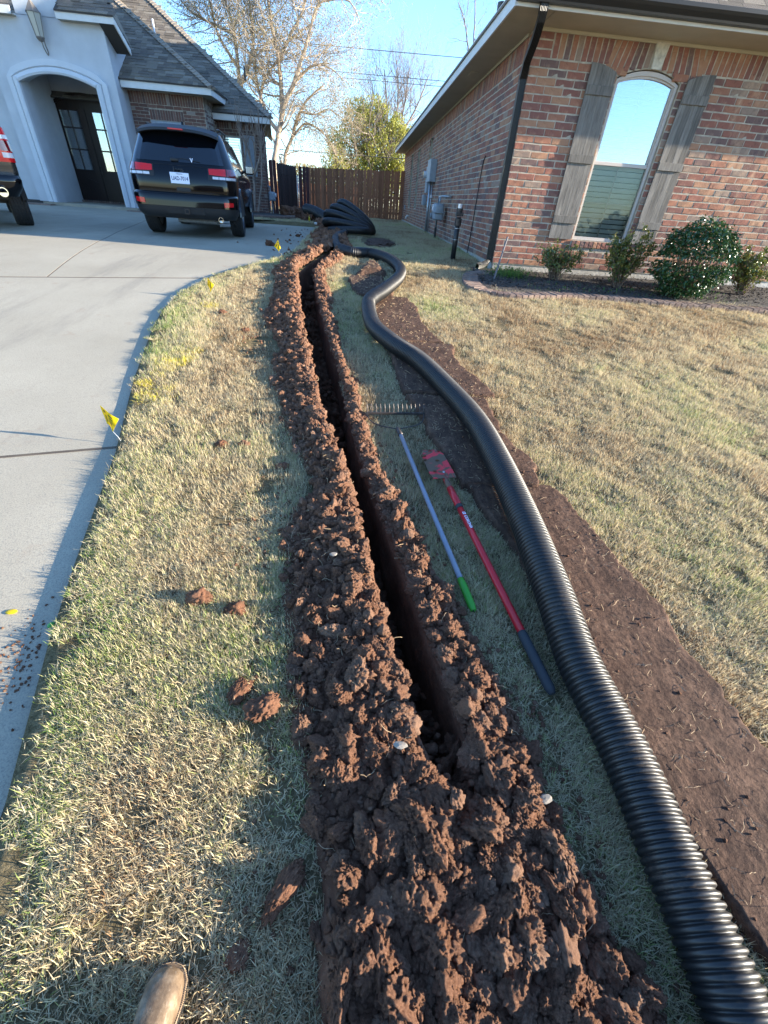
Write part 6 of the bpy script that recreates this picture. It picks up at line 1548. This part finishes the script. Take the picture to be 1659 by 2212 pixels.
def wheel(par, x, y, r, wd, name='wheel'):
    sg = 1 if x > 0 else -1; wh = MB(); t = wd/2
    prof = [(r*.62, -t*.9), (r*.80, -t), (r*.94, -t*.96), (r*.985, -t*.80)]
    for k in range(5):
        a = -t*.80+2*t*.80*(k/5); b = -t*.80+2*t*.80*((k+1)/5); prof += [(r, a+.006), (r, b-.006), (r-.009, b-.004), (r-.009, b+.002)]
    prof += [(r*.985, t*.80), (r*.94, t*.96), (r*.80, t), (r*.62, t*.9)]
    tw = MB(); tw.lathe(prof, (x, y, r), 'x', 40); tr = tw.build('tyre', M['tyre'], par, local=True)
    q = MB(); q.lathe([(r*.63, sg*t*.86), (r*.60, sg*t*.88), (r*.57, sg*t*.55), (r*.1, sg*t*.45), (0, sg*t*.45)], (x, y, r), 'x', 30); q.lathe([(r*.62, -sg*t*.8), (0, -sg*t*.6)], (x, y, r), 'x', 20)
    for k in range(5):
        a = 2*math.pi*k/5; c = Vector((x+sg*t*.70, y+math.cos(a)*r*.32, r+math.sin(a)*r*.32)); q.box(c, (.03, r*.55, r*.14), M=Matrix.Rotation(a, 3, 'X'))
    q.build('rim', M['rim'], tr, local=True)
# ---- black four wheel drive car
YAW = R_(7.6); ACX, ACY = -3.36, 10.80; RAX = 1.0
cx0, cy0 = ACX+math.sin(YAW)*RAX, ACY-math.cos(YAW)*RAX
czz = dz(ACY)
suv = thing('parked_suv', 'glossy black four wheel drive car seen from behind on the driveway', 'car', (cx0, cy0, czz), YAW)
ty = math.atan2(dz(ACY+2.9)-dz(ACY), 2.9); suv.rotation_euler = (ty, 0, YAW); suv.scale = (.965, 1, .95)
J = Shell([(.50, .92, .13, 4.70, .22), (.62, .955, .10, 4.78, .24), (.78, .965, .085, 4.8, .25), (.95, .97, .09, 4.8, .26), (1.06, .965, .12, 4.74, .27), (1.12, .945, .15, 4.4, .27), (1.17, .925, .17, 3.55, .26), (1.30, .88, .25, 3.2, .25), (1.45, .825, .36, 2.95, .24), (1.60, .77, .47, 2.65, .23), (1.68, .73, .53, 2.45, .22), (1.715, .67, .60, 2.35, .2), (1.735, .52, .75, 2.2, .2)], .07)
J.body([.50, .56, .62, .70, .78, .87, .95, 1.01, 1.06, 1.10, 1.14, 1.20, 1.30, 1.45, 1.60, 1.68, 1.70, 1.715, 1.73, 1.735]).build('body', M['carpaint'], suv, smooth=True, local=True)
# bumper
JB = Shell([(.33, .87, .06, 1.0, .22), (.40, .93, .01, 1.0, .24), (.52, .955, -.01, 1.0, .25), (.66, .965, -.005, 1.0, .25), (.715, .965, .01, 1.0, .25), (.735, .955, .06, 1.0, .25)], .07)
def halfring(S, zs, ymax):
    q = MB(); rows = []
    for z in zs:
        sm = S.side_s(ymax, z); rows.append([S.pt(-sm+2*sm*k/40, z) for k in range(41)])
    n = 41; q.add([p for r in rows for p in r], [(i*n+k, i*n+k+1, (i+1)*n+k+1, (i+1)*n+k) for i in range(len(rows)-1) for k in range(n-1)])
    q.add(rows[-1]+[Vector((0, .4, zs[-1]))], [(k, k+1, n) for k in range(n-1)]); q.add(rows[0]+[Vector((0, .4, zs[0]))], [(k+1, k, n) for k in range(n-1)]); return q
halfring(JB, [.52, .60, .66, .69, .715, .735], .50).build('bumper', M['carpaint'], suv, smooth=True, local=True)
halfring(Shell([(r[0], r[1]-.004, r[2]+.004, r[3], r[4]) for r in JB.R], .07), [.33, .36, .40, .46, .52], .48).build('bumper_cladding', M['plastic'], suv, smooth=True, local=True)
q = JB.patch([(-.36, .39), (.36, .39), (.33, .50), (-.33, .50)], .012); hp = q.build('hitch_cover', M['plastic'], suv, local=True)
q = MB(); q.box((.02, -.02, .445), (.085, .05, .085)); hq = q.build('hitch_receiver', M['metal_dark'], suv, local=True); q = MB(); q.box((.02, -.048, .445), (.055, .01, .055)); q.build('hole', M['dark'], hq, local=True)
for sg in (-1, 1):
    q = JB.patch([(sg*.72, .545), (sg*.90, .56), (sg*.90, .63), (sg*.72, .625)] if sg > 0 else [(-.90, .56), (-.72, .545), (-.72, .625), (-.90, .63)], .010); q.build('reflector', M['redlamp'], suv, local=True)
    # tail lamp: two red fields over a clear strip in a black housing
    A = lambda pts: pts if sg > 0 else [(-pts[1][0], pts[1][1]), (-pts[0][0], pts[0][1]), (-pts[3][0], pts[3][1]), (-pts[2][0], pts[2][1])]
    hb = J.patch(A([(.48, .965), (1.22, .975), (1.20, 1.165), (.48, 1.145)]), .004, 16); lamp = hb.build('tail_lamp', M['plastic'], suv, local=True)
    J.patch(A([(.50, 1.05), (.80, 1.04), (.80, 1.155), (.50, 1.14)]), .014, 8).build('lens', M['redlamp'], lamp, local=True)
    J.patch(A([(.815, 1.04), (1.16, 1.02), (1.10, 1.16), (.815, 1.155)]), .014, 10).build('lens', M['reddark'], lamp, local=True)
    for k in range(4): J.patch(A([(.56+.12*k, .985), (.67+.12*k, .985), (.67+.12*k, 1.025), (.56+.12*k, 1.025)]), .012, 4).build('clear_lens', M['clearlamp'], lamp, local=True)
# rear window, spoiler, wiper
J.patch([(-.78, 1.20), (.78, 1.20), (.66, 1.655), (-.66, 1.655)], .006, 20, 8).build('rear_window', M['carglass'], suv, smooth=False, local=True)
q = MB(); prof = [(.30, 1.66), (.31, 1.70), (.62, 1.775), (.95, 1.775), (.60, 1.66)]
rows = []
for k in range(17):
    t = -1+2*k/16; xx = .70*t; sw = .10*t*t; rows.append([Vector((xx, a+sw, b-.05*t**4-.02*t*t)) for a, b in prof])
n = 5; q.add([p for r in rows for p in r], [(i*n+k, i*n+(k+1) % n, (i+1)*n+(k+1) % n, (i+1)*n+k) for i in range(16) for k in range(n)]); q.add(rows[0], [range(5)]); q.add(rows[-1], [list(range(5))[::-1]])
sp = q.build('spoiler', M['plastic'], suv, local=True)
q = MB(); q.bbox((0, .30, 1.683), (.26, .03, .022), .006); q.build('brake_light', M['redlamp'], sp, local=True)
q = MB(); q.tube([(-.10, .215, 1.235), (.05, .225, 1.26), (.36, .20, 1.225)], [.016, .012, .006], 6); q.bbox((-.09, .20, 1.235), (.14, .05, .05), .015); q.build('wiper', M['plastic'], suv, local=True)
J.patch([(-.12, .755), (.13, .755), (.13, .82), (-.12, .82)], .004, 4, 3).build('tailgate_handle', M['plastic'], suv, local=True)
# seam of the tailgate: thin dark strips
q = MB()
for a, b, c, d in [((-.75, .745), (-.60, .745), (-.60, .75), (-.75, .75)), ]: pass
for sg in (-1, 1): J.patch([(sg*.80-.003, .76), (sg*.80+.003, .76), (sg*.82+.003, .96), (sg*.82-.003, .96)], .002, 1, 6, q, .001)
J.patch([(-.8, .757), (.8, .757), (.8, .763), (-.8, .763)], .002, 14, 1, q, .001); J.patch([(-.48, 1.150), (.48, 1.150), (.48, 1.155), (-.48, 1.155)], .002, 14, 1, q, .001); q.build('tailgate_seam', M['dark'], suv, local=True)
# licence plate
q = MB(); q.bbox((-.03, .085, .96), (.335, .012, .17), .004, M=Matrix.Rotation(R_(-6), 3, 'X')); pl = q.build('licence_plate', M['plate'], suv, local=True)
fr = ((-.03, .078, .953), (1, 0, 0), (0, .09, 1))
textobj('UAD-7014', .083, fr, M['platetext'], pl, 'plate_number', wscale=.80, bold=.002)
textobj('VIRGINIA', .026, ((-.03, .084, 1.022), (1, 0, 0), (0, .09, 1)), M['platetext'], pl, 'state_name', wscale=1.1)
textobj('Jeep', .11, ((-.04, .118, 1.085), (1, 0, 0), (0, .2, 1)), M['plastic'], suv, 'badge', extrude=.004, bold=.003)
q = MB(); q.add([(.185, .185, 1.275), (.215, .175, 1.205), (.245, .185, 1.275), (.228, .185, 1.275), (.215, .180, 1.235), (.202, .185, 1.275)], [(0, 1, 4, 5), (1, 2, 3, 4)]); q.build('window_sticker', M['plate'], suv, local=True)
# side glass, mirrors, arches, antenna, roof rails
for sg in (-1, 1):
    def side(y0, y1, za, zb, ya, yb, m, nm, off=.004, par=suv):
        pts = [(J.side_s(y0, za), za), (J.side_s(y1, za), za), (J.side_s(yb, zb), zb), (J.side_s(ya, zb), zb)]
        if sg < 0: pts = [(-pts[1][0], za), (-pts[0][0], za), (-pts[3][0], zb), (-pts[2][0], zb)]
        return J.patch(pts, off, 8, 4).build(nm, m, par, local=True)
    side(.62, 1.10, 1.21, 1.62, .80, 1.12, M['carglass'], 'side_window'); side(1.16, 2.02, 1.20, 1.64, 1.18, 1.95, M['carglass'], 'side_window'); side(2.10, 3.0, 1.19, 1.63, 2.03, 2.55, M['carglass'], 'side_window')
    q = MB(); q.bbox((sg*1.06, 2.92, 1.24), (.20, .12, .17), .04); mr = q.build('wing_mirror', M['carpaint'], suv, smooth=True, local=True)
    q = MB(); q.box((sg*1.065, 2.856, 1.245), (.155, .006, .125)); q.build('mirror_glass', M['chrome'], mr, local=True); q = MB(); q.tube([(sg*.90, 2.95, 1.20), (sg*1.0, 2.93, 1.21)], .03, 6); q.build('arm', M['plastic'], mr, local=True)
    q = MB(); q.tube([(sg*.63, .95, 1.775), (sg*.66, 1.2, 1.80), (sg*.66, 2.2, 1.80), (sg*.63, 2.45, 1.76)], .016, 6); q.build('roof_rail', M['metal_dark'], suv, local=True)
    for yy in (RAX, RAX+2.915):
        q = MB(); P = []
        for k in range(19):
            a = math.pi*k/18; P.append((a, .435))
        vs = []
        for a, r in P: vs += [(sg*.90, yy+math.cos(a)*r, .38+math.sin(a)*r), (sg*.985, yy+math.cos(a)*r, .38+math.sin(a)*r), (sg*.988, yy+math.cos(a)*(r+.055), .38+math.sin(a)*(r+.055)), (sg*.95, yy+math.cos(a)*(r+.065), .38+math.sin(a)*(r+.065))]
        q.add(vs, [(i*4+k, i*4+k+1, (i+1)*4+k+1, (i+1)*4+k) for i in range(18) for k in range(3)]); q.build('wheel_arch', M['carpaint'], suv, local=True)
        q = MB(); q.prism([(math.cos(math.pi*k/12)*.43, math.sin(math.pi*k/12)*.43) for k in range(13)], lambda u, v, t: (t, yy+u, .38+v), sg*.93, sg*.975); q.build('wheel_well', M['dark'], suv, local=True)
        wheel(suv, sg*.835, yy, .375, .265)
    side(1.35, 1.37, .55, 1.18, 1.35, 1.37, M['dark'], 'door_seam', .002); side(2.10, 2.12, .55, 1.18, 2.06, 2.08, M['dark'], 'door_seam', .002)
    side(1.45, 1.66, .985, 1.01, 1.45, 1.66, M['chrome'], 'door_handle', .03); side(2.25, 2.46, .985, 1.01, 2.25, 2.46, M['chrome'], 'door_handle', .03)
q = MB(); q.prism([(0, 0), (.16, 0), (.05, .085), (.02, .085)], lambda u, v, t: (t+.02, .98+u, 1.772+v), -.02, .02); q.build('antenna_fin', M['carpaint'], suv, local=True)
q = MB(); q.box((0, 2.4, .42), (1.45, 4.2, .22)); q.box((0, RAX, .36), (1.3, .14, .14)); q.box((-.05, 1.45, .30), (.35, .5, .14)); ub = q.build('underbody', M['plastic'], suv, local=True)
for xx in (.62,):
    q = MB(); q.lathe([(.038, .10), (.048, .02), (.048, -.03), (.040, -.03), (.040, .08), (0, .08)], (xx, .06, .335 if xx > 0 else .30), 'y', 20); q.build('exhaust_tip', M['chrome'], suv, local=True)
q = MB(); q.tube([(.62, .16, .33), (.50, .5, .27), (.1, .6, .27), (-.3, .62, .27)], .05, 10); q.tube([(.55, .25, .24), (.75, .3, .24)], .035, 8); q.build('exhaust_pipe', M['steel'], suv, local=True)

# ---- pickup at the left edge (only its right rear corner is in view)
PYW = R_(34); PYY = 10.15; pax = 1.15
px0, py0 = -6.56, 8.70
pk = thing('parked_pickup', 'dark grey pickup truck cut off by the left edge of the photo', 'truck', (px0, py0, dz(PYY)-.01), PYW); pk.scale = (1.03, 1, 1.02)
Kp = Shell([(.58, .96, .14, 5.75, .10), (.80, 1.01, .10, 5.8, .10), (1.05, 1.02, .09, 5.8, .10), (1.35, 1.00, .10, 5.2, .10), (1.40, .98, .12, 5.0, .10)], .015)
Kp.body([.58, .66, .80, .92, 1.05, 1.2, 1.33, 1.37, 1.40]).build('body', M['truckpaint'], pk, smooth=True, local=True)
Kc = Shell([(1.38, .95, 1.95, 4.6, .12), (1.6, .88, 2.02, 4.25, .12), (1.88, .78, 2.12, 3.8, .12), (1.95, .70, 2.25, 3.6, .12)], .02)
Kc.body([1.38, 1.5, 1.6, 1.75, 1.88, 1.95]).build('cab', M['truckpaint'], pk, smooth=True, local=True)
Kc.patch([(-.66, 1.48), (.66, 1.48), (.60, 1.82), (-.60, 1.82)], .005).build('rear_window', M['carglass'], pk, local=True)
for sg in (-1, 1):
    A = lambda pts: pts if sg > 0 else [(-pts[1][0], pts[1][1]), (-pts[0][0], pts[0][1]), (-pts[3][0], pts[3][1]), (-pts[2][0], pts[2][1])]
    lp = Kp.patch(A([(.80, .93), (1.10, .93), (1.08, 1.36), (.78, 1.36)]), .010).build('tail_lamp', M['redlamp'], pk, local=True)
    Kp.patch(A([(.86, 1.22), (1.04, 1.22), (1.03, 1.27), (.85, 1.27)]), .016, 4).build('clear_lens', M['clearlamp'], lp, local=True)
    Kp.patch(A([(.88, 1.07), (1.05, 1.07), (1.04, 1.20), (.86, 1.20)]), .016, 4).build('lens', M['reddark'], lp, local=True)
    Kp.patch(A([(.88, .985), (1.06, .985), (1.05, 1.05), (.88, 1.05)]), .016, 4).build('clear_lens', M['clearlamp'], lp, local=True)
    for yy in (pax, pax+3.65): wheel(pk, sg*.87, yy, .405, .28)
    for yy in (pax, pax+3.65): q = MB(); q.prism([(math.cos(math.pi*k/12)*.47, math.sin(math.pi*k/12)*.47) for k in range(13)], lambda u, v, t: (t, yy+u, .41+v), sg*.95, sg*1.026); q.build('wheel_well', M['dark'], pk, local=True)
KB = Shell([(.48, .90, -.02, .4, .12), (.60, .99, -.10, .4, .13), (.70, 1.01, -.11, .4, .13), (.76, 1.0, -.08, .4, .13)], .02)
halfring(KB, [.48, .54, .60, .66, .70, .74, .76], .22).build('bumper', M['carpaint'], pk, smooth=True, local=True)
q = MB(); q.lathe([(.05, .10), (.065, .0), (.065, -.06), (.052, -.06), (.052, .05), (0, .05)], (.70, -.09, .535), 'y', 24); q.build('exhaust_tip', M['chrome'], pk, local=True)
Kp.patch([(-.76, .80), (.76, .80), (.76, 1.34), (-.76, 1.34)], .004, 12).build('tailgate', M['truckpaint'], pk, local=True)
q = Kp.patch([(.34, .985), (.62, .985), (.62, 1.02), (.34, 1.02)], .012, 6); q.build('badge', M['chrome'], pk, local=True)
q = MB(); q.box((0, 2.9, .52), (1.5, 5.0, .2)); q.box((0, pax, .41), (1.5, .14, .14)); q.build('underbody', M['plastic'], pk, local=True)

# ================================================================== flags
def flag(base, A, B, C, D, lb, bow=.010):
    """A free top, B right at the stem top, C bottom at the stem, D lower free corner (world points)"""
    A, B, C, D = map(Vector, (A, B, C, D)); t = thing('marker_flag', lb, 'flag', base, group='yellow utility marking flags')
    q = MB(); q.tube([Vector(base)-Vector((0, 0, .03)), Vector(base).lerp(C, .6)+Vector((.002, 0, 0)), C, B], .0018*(1+.12*base[1]), 5); q.build('wire_stem', M['steel'], t)
    nrm = (B-D).cross(A-C).normalized(); n = 7; q = MB()
    def Pf(u, v): return (B.lerp(C, v)).lerp(A.lerp(D, v), u)+nrm*(bow*math.sin(u*4.2+v*2.2)+bow*.5*math.sin(v*5))
    vs = [Pf(i/n, j/n) for j in range(n+1) for i in range(n+1)]
    q.add(vs, [(j*(n+1)+i, j*(n+1)+i+1, (j+1)*(n+1)+i+1, (j+1)*(n+1)+i) for j in range(n) for i in range(n)])
    q.add([v+nrm*.0006 for v in vs], [(j*(n+1)+i, (j+1)*(n+1)+i, (j+1)*(n+1)+i+1, j*(n+1)+i+1) for j in range(n) for i in range(n)]); fl = q.build('flag_sheet', M['flag'], t, smooth=True)
    q = MB()
    for (u0, u1, v0, v1) in [(.72, .84, .10, .22), (.70, .80, .35, .80), (.30, .55, .15, .22), (.25, .50, .30, .36), (.22, .55, .48, .53), (.22, .55, .60, .64), (.22, .50, .70, .74)]:
        for o_ in (-.0014, .0020): q.add([Pf(u, v)+nrm*o_ for u, v in ((u0, v0), (u1, v0), (u1, v1), (u0, v1))], [(0, 1, 2, 3)])
    q.build('printing', M['ink'], fl)
flag((-1.388, 2.33, .165), (-1.44, 2.31, .42), (-1.369, 2.33, .333), (-1.432, 2.335, .247), (-1.46, 2.35, .290), 'nearest yellow marker flag, leaning over the driveway edge', .006)
flag((-1.655, 5.32, .44), (-1.649, 5.30, .644), (-1.591, 5.32, .575), (-1.646, 5.32, .493), (-1.676, 5.34, .561), 'yellow marker flag standing at the curved lawn edge in full sun')
flag((-1.286, 8.05, .60), (-1.285, 8.03, .835), (-1.246, 8.05, .723), (-1.284, 8.05, .672), (-1.362, 8.08, .733), 'yellow marker flag in house shade between the black car and the spoil')
flag((-1.54, 16.2, .70), (-1.552, 16.2, .92), (-1.522, 16.2, .823), (-1.539, 16.2, .755), (-1.588, 16.2, .796), 'farthest small yellow marker flag beside the dark soil pile')
q = MB(); V, F = ico(2); q.add([(-1.325+v[0]*.022, 1.13+v[1]*.013, dz(1.13)+.004+v[2]*.003) for v in V], F); tag(q.build('yellow_leaf', M['flag'], smooth=True), 'small yellow leaf lying on the near driveway', 'leaf')
q = MB(); q.lathe([(0, .0), (.012, 0), (.014, .004), (.012, .008), (0, .008)], (-1.145, 1.07, dz(1.07)), 'z', 12); tag(q.build('bottle_cap', M['greengrip'], smooth=True), 'small greenish bottle cap on the driveway at the lawn edge', 'bottle cap')

# ================================================================== boot
bt = thing('boot', 'tan leather work boot toe of the photographer standing on the grass', 'boot', (-.392, .045, .008)); bt.scale = (.80, .84, .85)
def bootmesh(levels, cols=24):
    q = MB(); rows = []
    tb = [0, .06, .2, .45, .62, .78, .90, .96, .985, 1.0]; wb = [.0, .55, .72, .66, .86, 1.0, .92, .70, .45, .0]
    for (z, y0, y1, w_, toe) in levels:
        t = [.5-.5*math.cos(math.pi*k/cols) for k in range(cols+1)]
        rr = [(w_*float(np.interp(tt, tb, wb))*(1+.06*math.sin(tt*5)), y0+(y1-y0)*tt) for tt in t]
        rows.append([Vector((x, y, z)) for x, y in rr]+[Vector((-x*.96, y, z)) for x, y in rr[::-1][1:-1]])
    n = len(rows[0]); q.add([p for r in rows for p in r], [(i*n+k, i*n+(k+1) % n, (i+1)*n+(k+1) % n, (i+1)*n+k) for i in range(len(rows)-1) for k in range(n)]); q.add(rows[-1], [range(n)]); q.add(rows[0], [list(range(n))[::-1]]); return q
ang = R_(-4)
def place(q, nm, m, sm=True):
    Mz = Matrix.Rotation(ang, 3, 'Z'); q.v = [tuple(Mz@Vector(v)) for v in q.v]; return q.build(nm, m, bt, smooth=sm, local=True)
place(bootmesh([(.0, -.178, .130, .056, 0), (.018, -.182, .137, .062, 0), (.027, -.182, .137, .062, 0)]), 'sole', M['sole'], False)
place(bootmesh([(.0272, -.179, .1345, .060, 0), (.031, -.179, .1345, .060, 0), (.0325, -.176, .131, .057, 0)]), 'welt', M['jean'] if False else M['boot'], False)
q = MB(); tb_ = [0, .06, .2, .45, .62, .78, .90, .96, .985, 1.0]; wb_ = [.0, .55, .72, .66, .86, 1.0, .92, .70, .45, .0]
oc = [(sg*.0585*float(np.interp(t_, tb_, wb_)), -.1775+.3105*t_) for sg in (1, -1) for t_ in (np.linspace(.3, .997, 60) if sg > 0 else np.linspace(.997, .3, 60))]
for a_, b_ in zip(oc[:-1], oc[1:]):
    a_, b_ = Vector((*a_, .0333)), Vector((*b_, .0333))
    if (b_-a_).length > .0015: q.tube([a_, a_.lerp(b_, .6)], .0009, 4)
place(q, 'stitching', M['root'], False)
q = MB(); q.tube([(x_, .045-.9*x_*x_*8, .0945+.002-abs(x_)**2*14) for x_ in np.linspace(-.040, .040, 14)], .0012, 4); q.tube([(x_, .040-.9*x_*x_*8, .0965+.002-abs(x_)**2*14) for x_ in np.linspace(-.038, .038, 14)], .0012, 4); place(q, 'toe_seam', M['sole'], False)
place(bootmesh([(.028, -.172, .126, .0545, 0), (.045, -.172, .126, .0545, 0), (.060, -.170, .120, .053, 0), (.072, -.168, .108, .050, 0), (.082, -.166, .088, .046, 0), (.092, -.164, .058, .043, 0), (.11, -.162, .015, .041, 0), (.14, -.160, -.02, .043, 0), (.20, -.158, -.03, .050, 0), (.25, -.158, -.03, .055, 0)]), 'upper', M['boot'])
place(bootmesh([(.20, -.165, -.025, .060, 0), (.32, -.17, -.02, .066, 0), (.45, -.18, -.02, .072, 0)]), 'trouser_leg', M['jean'])

# ================================================================== house across the street (behind the camera, seen in the reflections)
oh = thing('neighbour_house', 'house across the street behind the camera, seen only in reflections', 'house', (6, -34, -1.3))
q = MB(); q.box((8, -36, .4), (20, 10, 3.4)); q.build('wall', M['brick'], oh)
roofplane([(-3, -30.5, 2.1), (19, -30.5, 2.1), (13, -36, 5.6), (3, -36, 5.6)], oh, 'roof', M['shingle']); roofplane([(-3, -41.5, 2.1), (19, -41.5, 2.1), (13, -36, 5.6), (3, -36, 5.6)], oh, 'roof', M['shingle'])
roofplane([(-3, -30.5, 2.1), (3, -36, 5.6), (-3, -41.5, 2.1)], oh, 'roof', M['shingle']); roofplane([(19, -30.5, 2.1), (13, -36, 5.6), (19, -41.5, 2.1)], oh, 'roof', M['shingle'])
for xx in (0, 5, 12): q = MB(); q.box((xx, -30.98, .6), (1.2, .06, 1.6)); q.build('window', M['glass'], oh)
